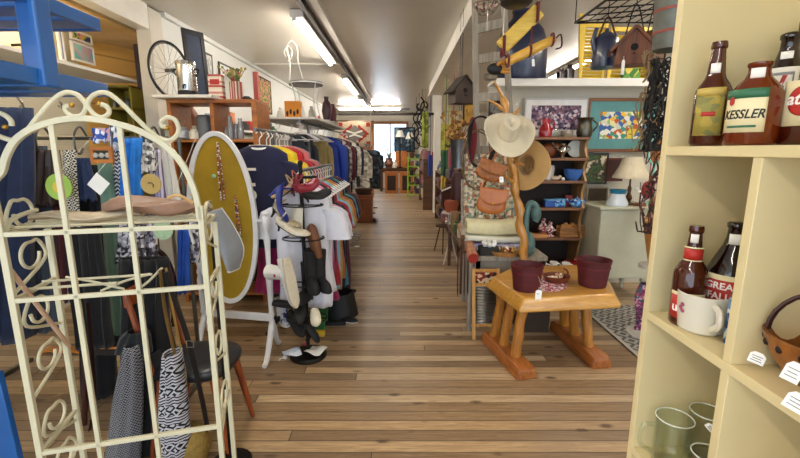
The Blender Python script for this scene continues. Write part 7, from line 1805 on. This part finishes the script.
# belts
def belt(pts,w_,mat,label,buckle=None,Y=1.85):
    pp=smooth_path([P(x,y,Y) for x,y in pts],6); t=thing('leather_belt',label,'belt',pp[-1])
    MB().tube(pp,w_,8,flat=.25).build('strap',mat,t)
    if buckle:
        c=P(*buckle,Y-.02); MB().tube([c+V((.016*sx_,0,.016*sz_)) for sx_,sz_ in ((-1,-1),(1,-1),(1,1),(-1,1))],.003,6,closed=True).build('buckle',M_chrome,t)
    return t
belt([(166,272),(175,300),(188,340),(200,390),(208,430)],.022,M_black,'wide black leather belt with a silver buckle hanging beside the etagere',(190,344))
belt([(160,270),(165,310),(174,350),(184,395)],.014,plain('#8a6a34',.5,name='tan_belt'),'thin tan leather belt hanging behind the black one')
belt([(166,268),(171,300),(180,345),(187,380)],.010,plain('#b08f4a',.6,name='straw_belt'),'straw coloured braided belt hanging between the tan and black belts',Y=1.88)
belt([(88,302),(92,350),(95,400),(90,430)],.014,plain('#2c0f0a',.5,name='oxblood_belt'),'dark oxblood belt hanging low behind the left side of the etagere',Y=1.95)
# straw bag at the sweater's right
c=P(190,440,1.9); one(MB().lathe([(0,-.12),(.07,-.12),(.10,-.04),(.08,.05),(.03,.09),(0,.09)],c,20),'straw_bag',plain('#8f7434',.8,0,.3,30,bump=.6,bs=70,name='straw'),'small straw coloured basket bag at the right foot of the knit sweater','bag')
c=PZ(67,352,0); one(MB().grid(lambda u,v:V((c.x+(u-.5)*.34,c.y+(v-.5)*.10,.004+.02*abs(math.sin(u*7+v*2)))),12,5),'orange_cloth',cloth('#c07a1c',name='amber_cloth'),'amber cloth lying on the floor behind the left etagere post','cloth',solid=.008)
mb=MB(); rr=random.Random(9)
for k in range(12):
    c=PZ(rr.uniform(15,80),rr.uniform(368,450),.01); a_=rr.uniform(0,PI); l_=rr.uniform(.08,.3); mb.tube([c,c+V((l_*math.cos(a_)*.5,l_*math.sin(a_)*.5,.012)),c+V((l_*math.cos(a_),l_*math.sin(a_),0))],.003,5)
one(mb,'dry_twigs',plain('#8a6a44',.8,name='dry_twig'),'scattered dry twigs on the floor inside the left of the etagere','twigs',kind='stuff')
# ================= FAR END OF THE SHOP =================
def sc2(p,Y): return p*(Y*.983+.05)/FPX
# hanging rug
Yr=13.6
A=P(338,121,Yr);B=P(371,147,Yr); w_=B.x-A.x; h_=A.z-B.z
t=thing('wall_rug','red white and grey diamond patterned rug hanging across the far left of the shop','rug',((A.x+B.x)/2,Yr,B.z))
MB().grid(lambda u,v:V((lerp(A.x,B.x,u),Yr+.012*math.sin(u*9),lerp(A.z,B.z,v))),20,4).build('rug_body',cloth('#c9b59a',name='rug_sand'),t,solid=.02)
cx,cz=(A.x+B.x)/2,(A.z+B.z)/2
def dia(s,m,n_,yo):
    pts=[]
    k=9
    for q in range(4):
        for i in range(k):
            f=i/k; a=[(0,1),(1,0),(0,-1),(-1,0)][q]; b=[(0,1),(1,0),(0,-1),(-1,0)][(q+1)%4]
            x=lerp(a[0],b[0],f); z=lerp(a[1],b[1],f); x=round(x*5)/5 if i%2 else x; pts.append((x*w_*.46*s,z*h_*.47*s))
    MB().prism(pts,.006,(cx,Yr-.025-yo,cz),(1,0,0),(0,0,1)).build(n_,m,t,smooth=False)
dia(1.0,plain('#9c2f22',.9,name='rug_red'),'red_diamond',0); dia(.72,plain('#7d7a74',.9,name='rug_grey'),'grey_diamond',.006)
for s in (1,-1): MB().bar((cx-.25,Yr-.045,cz+s*.10),(cx,Yr-.045,cz+s*.02),.02,.05).bar((cx,Yr-.045,cz+s*.02),(cx+.25,Yr-.045,cz+s*.10),.02,.05).build('white_chevron',M_wht,t)
for k in range(4): MB().box((A.x+.08+(w_-.16)*(k%2),Yr-.03,cz+(h_*.36)*(1 if k<2 else -1)),(.12,.02,.12)).build('corner_mark',plain('#9c2f22',.9,name='rug_red'),t)
MB().tube([(A.x-.1,Yr,A.z),(B.x+.1,Yr,A.z)],.02,8).build('rail',M_oldwood,t)
for x in (A.x,B.x): MB().tube([(x,Yr,A.z),(x,Yr,CEIL)],.005,5).build('hanging_cord',M_string,t)
def boxthing(name,label,cat,x0,x1,y0,y1,z1,mat,doors=1,knobm=None,arch=False):
    t=thing(name,label,cat,((x0+x1)/2,(y0+y1)/2,0)); fw=.05
    MB().span((x0,y0+.02,.0),(x1,y1,z1-.03)).build('cabinet_body',mat,t,bevel=.005); MB().span((x0-.02,y0-.01,z1-.03),(x1+.02,y1+.02,z1)).build('top_panel',mat,t,bevel=.004)
    for k in range(doors):
        a=lerp(x0,x1,k/doors)+.03; b=lerp(x0,x1,(k+1)/doors)-.03
        d=MB().span((a,y0,.06),(b,y0+.02,z1-.08)).build('door',mat,t,bevel=.004)
        MB().span((a+fw,y0-.003,.06+fw),(b-fw,y0+.001,z1-.08-fw)).build('door_panel',plain('#2c1a10',.6,name='dark_opening'),d); MB().ball((b-.03,y0-.012,z1*.5),.014,8,6).build('knob',M_brass,d)
    return t
M_or=wood('#a4571f','#cf8440','z',rough=.4,name='orange_pine')
Yt_=15.2
for k,(x0,x1) in enumerate(((385,398),(400,413))):
    a=P(x0,180,Yt_).x;b=P(x1,180,Yt_).x
    boxthing('side_table',('orange pine end cabinet under the far window, left of the pair','orange pine end cabinet under the far window, right of the pair')[k],'cabinet',a,b,Yt_,Yt_+.5,P(390,172,Yt_).z,M_or)
a=P(379,170,15.9).x;b=P(418,170,15.9).x; zt_=P(390,168,15.9).z
t=thing('long_table','long brown wooden table under the far window behind the pine cabinets','table',((a+b)/2,16.3,0))
MB().span((a,15.9,zt_-.05),(b,16.7,zt_)).build('tabletop',M_oldwood,t,bevel=.006); MB().span((a+.05,15.95,zt_-.16),(b-.05,15.98,zt_-.05)).build('apron',M_oldwood,t)
for x in (a+.08,b-.08):
    for y in (15.98,16.6): MB().span((x-.04,y-.03,0),(x+.04,y+.03,zt_-.05)).build('leg',M_oldwood,t)
c=V((P(389,168,16.1).x,16.1,zt_+.001)); hv=P(389,158,16.1).z-zt_
t=thing('twig_vase','brown vase of tall bare twigs on the table under the far window','vase',c)
MB().lathe([(0,0),(.12,0),(.2,hv*.4),(.12,hv*.85),(.15,hv),(0,hv*.9)],c,20).build('vase_body',plain('#6e4630',.5,name='brown_glaze'),t)
for k,(dx,py) in enumerate(((-4,136),(-2,132),(1,140),(3,143))):
    q=P(389+dx*1.6,py,16.1); MB().tube([c+V((0,0,hv*.9)),c.lerp(q,.6)+V((0,.02*k,0)),q],[.022,.018,.012],6).build('twig',plain('#4a5a4a',.7,name='twig_green'),t)
c=V((P(401,168,16.2).x,16.25,zt_+.001)); hh=P(401,151,16.2).z-zt_
t=thing('wooden_chair','orange wooden box seat standing on the long table under the window','seat',c)
MB().span(c+V((-.24,-.15,0)),c+V((.24,.15,hh*.45))).build('seat_box',M_or,t,bevel=.01); MB().span(c+V((-.22,.10,hh*.45)),c+V((.22,.15,hh))).build('backrest',M_or,t,bevel=.01)
for k,(x,l_) in enumerate(((394,'white pot on the long table left of the orange seat'),(410,'dark iron pot on the long table right of the orange seat'),(382,'clear glass dome on the left end of the long table'))):
    c=V((P(x,168,16.1).x,16.1,zt_+.001)); one(MB().lathe([(0,0),(.10,0),(.14,.12),(.10,.22),(0,.24)],c,18),('white_pot','iron_pot','glass_dome')[k],(M_wht,M_iron,plain('#b8c8cc',.15,name='pale_glass'))[k],l_,('pot','pot','dome')[k])
# blue picture and lamps by the window
A=P(394,127,16.8);B=P(415,152,16.8)
framed(((A.x+B.x)/2,16.9,(A.z+B.z)/2),B.x-A.x,A.z-B.z,(1,0,0),0,M_iron,None,multi(['#1c2f4a','#3f6a8a','#1a2438','#8fb0c0'],2.2,kind='noise',name='blue_painting'),'large dark blue painting standing beside the far window',fw=.05)
for k,(x,y) in enumerate(((400,137),(410,139))):
    c=P(x,y,16.0); t=thing('table_lamp',('white shaded table lamp before the far blue painting, left of two','white shaded table lamp before the far blue painting, right of two')[k],'lamp',V((c.x,16.0,zt_)))
    MB().lathe([(.18,0),(.08,.24),(.07,.24),(.165,0)],c,20).build('lamp_shade',M_wht,t); MB().tube([V((c.x,16.0,zt_)),c+V((0,0,.2))],.025,8).lathe([(0,zt_),(.10,zt_),(.10,zt_+.03),(0,zt_+.04)],(c.x,16.0,0),16).build('lamp_base',M_iron,t)
# orange hutch under the rug
a=P(357,170,13.9).x;b=P(373,170,13.9).x
boxthing('pine_hutch','orange pine hutch standing under the hanging rug','hutch',a,b,13.9,14.4,P(365,146,13.9).z,M_or,2)
# lime wire rack with goods
M_lime=plain('#8fc22c',.5,name='lime_paint')
a=P(408,195,13.6).x;b=P(427,195,13.6).x
t=thing('wire_rack','lime green metal display rack at the far right end of the aisle','rack',((a+b)/2,13.8,0)); zt_r=P(415,157,13.6).z
for x in (a,b):
    for y in (13.6,14.1): MB().tube([(x,y,0),(x,y,zt_r)],.022,8).build('upright',M_lime,t)
zr_=[.12,.42,.72,1.02,zt_r-.05]
for z in zr_:
    mb=MB().tube([(a,13.6,z),(b,13.6,z),(b,14.1,z),(a,14.1,z)],.016,6,closed=True)
    for k in range(5): mb.tube([(lerp(a,b,(k+1)/6),13.6,z),(lerp(a,b,(k+1)/6),14.1,z)],.008,5)
    mb.build('wire_shelf',M_lime,t)
cols=[('dusty pink','#a8707c'),('off-white','#d0ccc0'),('plum','#4e3350'),('brick red','#8e3a2c'),('mustard','#b08f3a'),('dull teal','#3f6a66'),('rust','#95562c'),('brown','#5e4028'),('slate blue','#44597a'),('moss green','#56693c'),('black','#1a1a1a'),('cream','#cdc2a0'),('grey','#7c7c7a'),('maroon','#55222a'),('tan','#a08058')]
kinds=[('vase',[(0,0),(.5,0),(.9,.3),(.7,.65),(.35,.85),(.5,1),(0,.95)]),('jar',[(0,0),(.9,0),(1,.1),(1,.75),(.6,.85),(.65,1),(0,1)]),('bowl',[(0,0),(.5,0),(.9,.5),(1,1),(.9,1),(0,.25)]),('bottle',[(0,0),(.7,0),(.75,.5),(.3,.7),(.28,1),(0,1)]),('pot',[(0,0),(.8,0),(1,.4),(.95,.9),(1.05,1),(0,.95)])]
rr=random.Random(77)
def goods(xs,y,z,place,wmax,hmax,smin=.5,group=None,order=None):
    n=len(xs); pool=cols[:]; rr.shuffle(pool)
    for i,x in enumerate(xs):
        cn,cc=pool[i%len(pool)]; kn,pr=kinds[rr.randrange(len(kinds))]
        w_=wmax*rr.uniform(.7,1)/1; h_=hmax*rr.uniform(smin,1); h_=h_*.55 if kn=='bowl' else h_
        if rr.random()<.3:
            kn='box'; mb=MB().box((x,y,z+h_*.4),(w_*1.8,w_*1.8,h_*.8)); bv=.004
        else: mb=MB().lathe([(r*w_,q*h_) for r,q in pr],(x,y,z),14); bv=0
        one(mb,kn,plain(cc,.4,var=.2,vs=10,name=cn.replace(' ','_').replace('-','_')+'_glaze'),'%s %s on %s, %s from left'%(cn,kn,place,ordn[i]),kn,group,bevel=bv)
for i,z in enumerate(zr_[:5]):
    goods([lerp(a,b,f) for f in (.2,.5,.8)],13.8,z+.017,'the %s lime rack shelf'%['lowest','second','third','fourth','top'][i],.10,.22,.6)
# black iron scrollwork hanging over the right of the aisle
def ironscroll(px_,py,Y,s,label):
    c=P(px_,py,Y); t=thing('iron_bracket',label,'ironwork',c)
    for k in range(4):
        a0=k*1.7; o=V((s*.35*math.cos(k*2.3),0,s*.5*math.sin(k*2.3))); pts=[c+o+V((s*.5*(.15+.85*j/14)*math.cos(a0+j*.42),.04*math.sin(j+k),s*.7*(.15+.85*j/14)*math.sin(a0+j*.42))) for j in range(15)]
        MB().tube(pts,.014+.006*(k%2),6).build('scroll',M_iron,t)
    MB().tube([c+V((0,0,s)),V((c.x,c.y,CEIL))],.006,5).build('hanging_wire',M_iron,t)
for k,(x,y,Y,s,l_) in enumerate(((416,138,12.6,.42,'tangled black iron bracket lowest over the right side of the far aisle'),(419,122,11.8,.36,'black iron scroll bracket in the middle over the far aisle'),(422,110,11.0,.30,'black iron scroll bracket hanging highest near the white post'))): ironscroll(x,y,Y,s,l_)
# shelving down the right side between the post and the far rack
def gondola(name,label,x0,x1,y0,y1,zs_,mat,hside=None):
    t=thing(name,label,'shelf unit',((x0+x1)/2,(y0+y1)/2,0)); top=max(zs_)
    for y in (y0,y1-.03): MB().span((x0,y,0),(x1,y+.03,(hside or top))).build('side_panel',mat,t,bevel=.003)
    for z in zs_: MB().span((x0,y0+.03,z-.03),(x1,y1-.03,z)).build('shelf',mat,t,bevel=.003)
    return t
zsg=[.25,.62,.99,1.32]
g1=gondola('wooden_shelving','brown wooden shelving full of small goods beyond the white post',(.60),1.0,10.9,13.2,zsg,M_oldwood)
for i,z in enumerate(zsg):
    n=7; pool=cols[:]; rr.shuffle(pool)
    for k in range(n):
        y=11.05+k*.31; cn,cc=pool[k]; kn,pr=kinds[rr.randrange(5)]; w_=rr.uniform(.08,.12); h_=rr.uniform(.16,.28)
        one(MB().lathe([(r*w_,q*h_) for r,q in pr],(.69,y,z+.001),14),kn,plain(cc,.4,var=.2,vs=10,name=cn.replace(' ','_').replace('-','_')+'_glaze'),'%s %s on the %s shelf of the shelving beyond the white post, %s from near end'%(cn,kn,['lowest','second','third','top'][i],ordn[k]) if False else '%s %s on the %s shelf beyond the post, %s from near'%(cn,kn,['lowest','second','third','top'][i],ordn[k]),kn)
# nearer shelving right of the post
zsh=[.2,.50,.80,1.10]
g2=gondola('display_shelving','low brown display shelving right of the white post, crowded with trinkets',(.80),1.25,6.6,9.6,zsh,M_oldwood)
for i,z in enumerate(zsh):
    pool=cols[:]; rr.shuffle(pool)
    for k in range(9):
        y=6.75+k*.32; cn,cc=pool[k]; kn,pr=kinds[rr.randrange(5)]; w_=rr.uniform(.07,.11); h_=rr.uniform(.13,.22)
        one(MB().lathe([(r*w_,q*h_) for r,q in pr],(.88,y,z+.001),14),kn,plain(cc,.4,var=.2,vs=10,name=cn.replace(' ','_').replace('-','_')+'_glaze'),'%s %s on the %s shelf right of post, %s from near'%(cn,kn,['lowest','second','third','top'][i],ordn[k]),kn)
# cloths and sign
def hangc(x0,y0,x1,y1,Y,mat,label,name,cat='cloth',th=.02,grp=None):
    A=P(x0,y0,Y);B=P(x1,y1,Y)
    mb=MB().grid(lambda u,v:V((lerp(A.x,B.x,u),Y+th*math.sin(u*4*PI+x0)*(.4+v),lerp(A.z,B.z,v)+.01*math.sin(u*9)*v)),24,10)
    mb.tube([((A.x+B.x)/2,Y,A.z-.01),((A.x+B.x)/2,Y,CEIL)],.003,4)
    return one(mb,name,mat,label,cat,grp,solid=.012)
hangc(422,112,428,148,10.9,multi(['#7f8c2c','#9aa440','#6a7628','#a5ad58'],9,name='lime_cloth'),'lime green patterned cloth hanging left of the white post','lime_cloth')
bn=hangc(441,124,455,156,8.2,multi(['#a3a82e','#c2c45a','#8d922a'],5,kind='noise',name='lime_banner'),'lime banner with black brush strokes hanging right of the white post','lime_banner','banner')
c=P(448,140,8.12)
mb=MB().tube(smooth_path([c+V((-.08,0,.10)),c+V((.04,0,.14)),c+V((-.02,0,.02)),c+V((.09,0,.0)),c+V((.02,0,-.12)),c+V((-.07,0,-.08))],6),.016,6).tube(smooth_path([c+V((-.09,0,.2)),c+V((.0,0,.17)),c+V((.08,0,.22))],5),.014,6)
mb.build('brush_lettering',M_black,bn,label='black brush stroke figure')
hangc(428,155,432,176,10.85,cloth('#2b3f8f',name='indigo_cloth'),'deep blue cloth hanging on the shelving left of the white post','blue_cloth')
hangc(432,152,436,185,11.3,cloth('#a8202c',name='scarlet_cloth'),'red cloth peeking beside the white post','red_cloth')
hangc(441,150,449,176,7.6,cloth('#3f6a4a',name='leaf_cloth'),'green cloth hanging below the lime banner','green_cloth')
hangc(449,148,456,182,7.4,cloth('#b05c6a',name='rose_cloth'),'rose pink cloth hanging left of the flower bucket','rose_cloth')
hangc(441,160,446,190,7.9,cloth('#d8b84a',name='gold_cloth'),'yellow cloth hanging behind the green one','yellow_cloth')
# leather saddle with white edges, white plant stand stool
c=P(451,195,6.0)
t=thing('leather_satchel','dark brown leather chaps with white edging hanging left of the quilt','leather',c)
w_=sc2(10,6.0)
MB().grid(lambda u,v:V((c.x-w_+2*w_*u,6.0+.06*math.sin(u*PI),P(451,184,6.0).z-(.05+.34*v)*(1-.35*abs(2*u-1)**2)-.06*abs(2*u-1))),16,10).build('leather_body',plain('#4a2218',.5,0,.3,12,name='ox_leather'),t,solid=.02)
MB().tube([V((c.x-w_+2*w_*u/10,5.99,P(451,184,6.0).z-.04-.06*abs(u/5-1))) for u in range(11)],.012,6).build('white_edge',M_wht,t)
c=P(452,262,4.9); c=PZ(450,263,0)
t=thing('plant_stand','white wire plant stand at the aisle edge beyond the pitchfork','stand',(c.x,c.y,0)); hz=P(450,212,c.y).z
for s in ((-.10,-.08),(.10,-.08),(.0,.12)): MB().tube(smooth_path([V((c.x+s[0]*.4,c.y+s[1]*.4,hz)),V((c.x+s[0]*.2,c.y+s[1]*.2,hz*.5)),V((c.x+s[0],c.y+s[1],0))],5),.010,6).build('leg',M_ww,t)
MB().lathe([(0,hz-.015),(.13,hz-.015),(.13,hz),(0,hz)],(c.x,c.y,0),20).build('plate',M_ww,t)
one(MB().lathe([(0,0),(.07,0),(.10,.1),(.09,.16),(0,.15)],(c.x,c.y,hz+.001),18),'flower_pot',plain('#9c4a2c',.7,name='terracotta'),'terracotta pot on the white wire plant stand','pot')
c2=PZ(443,252,0)
t=thing('iron_stool','small rusty iron three legged stool beside the white plant stand','stool',(c2.x,c2.y,0))
MB().lathe([(0,.40),(.12,.40),(.12,.42),(0,.42)],(c2.x,c2.y,0),20).build('seat',M_rust,t)
for k in range(3):
    q=V((math.cos(k*2.09+.4),math.sin(k*2.09+.4),0)); MB().tube([V((c2.x,c2.y,.40))+q*.06,V((c2.x,c2.y,0))+q*.16],.010,6).build('leg',M_rust,t)
# crowd of trinkets on a low table between the stand and the quilt
xa=.64; 
t=thing('trinket_table','low brown table crowded with small goods left of the quilt','table',(.80,4.95,0))
MB().span((xa,4.35,.52),(xa+.32,5.6,.56)).build('tabletop',M_oldwood,t,bevel=.004)
for x in (xa+.03,xa+.29):
    for y in (4.4,5.55): MB().span((x-.02,y-.02,0),(x+.02,y+.02,.52)).build('leg',M_oldwood,t)
pool=cols[:]; rr.shuffle(pool)
for k in range(12):
    cn,cc=pool[k]; kn,pr=kinds[k%5]; x=xa+.06+.10*(k%3); y=4.45+.28*(k//3); w_=rr.uniform(.045,.06); h_=rr.uniform(.12,.26)
    one(MB().lathe([(r*w_,q*h_) for r,q in pr],(x,y,.561),14),kn,plain(cc,.4,var=.2,vs=10,name=cn.replace(' ','_').replace('-','_')+'_glaze'),'%s %s on the low trinket table left of the quilt'%(cn,kn),kn)
t=thing('wall_cupboard','tall brown cupboard behind the flower bucket','cupboard',(1.6,7.2,0))
a=P(456,150,6.4).x; MB().span((a,6.05,0),(a+.5,6.5,1.25)).build('cupboard_body',M_oldwood,t,bevel=.01); MB().span((a-.02,6.03,1.25),(a+.52,6.52,1.28)).build('top_panel',M_oldwood,t,bevel=.004)
o=MB().span((a+.03,6.035,.1),(a+.24,6.052,1.2)).build('door',M_oldwood,t); MB().ball((a+.21,6.03,.6),.014,8,6).build('knob',M_brass,o)
o=MB().span((a+.26,6.035,.1),(a+.47,6.052,1.2)).build('door',M_oldwood,t); MB().ball((a+.29,6.03,.6),.014,8,6).build('knob',M_brass,o)
# big yellow framed picture far, seen between post and ladder
A=P(463,103,6.6);B=P(474,125,6.6); 
framed(((A.x+B.x)/2,6.6,(A.z+B.z)/2),B.x-A.x,A.z-B.z,(1,0,0),0,M_black,None,plain('#c79a3c',.5,0,.4,9,name='ochre_panel'),'ochre framed picture behind the weathered birdhouse',fw=.025)
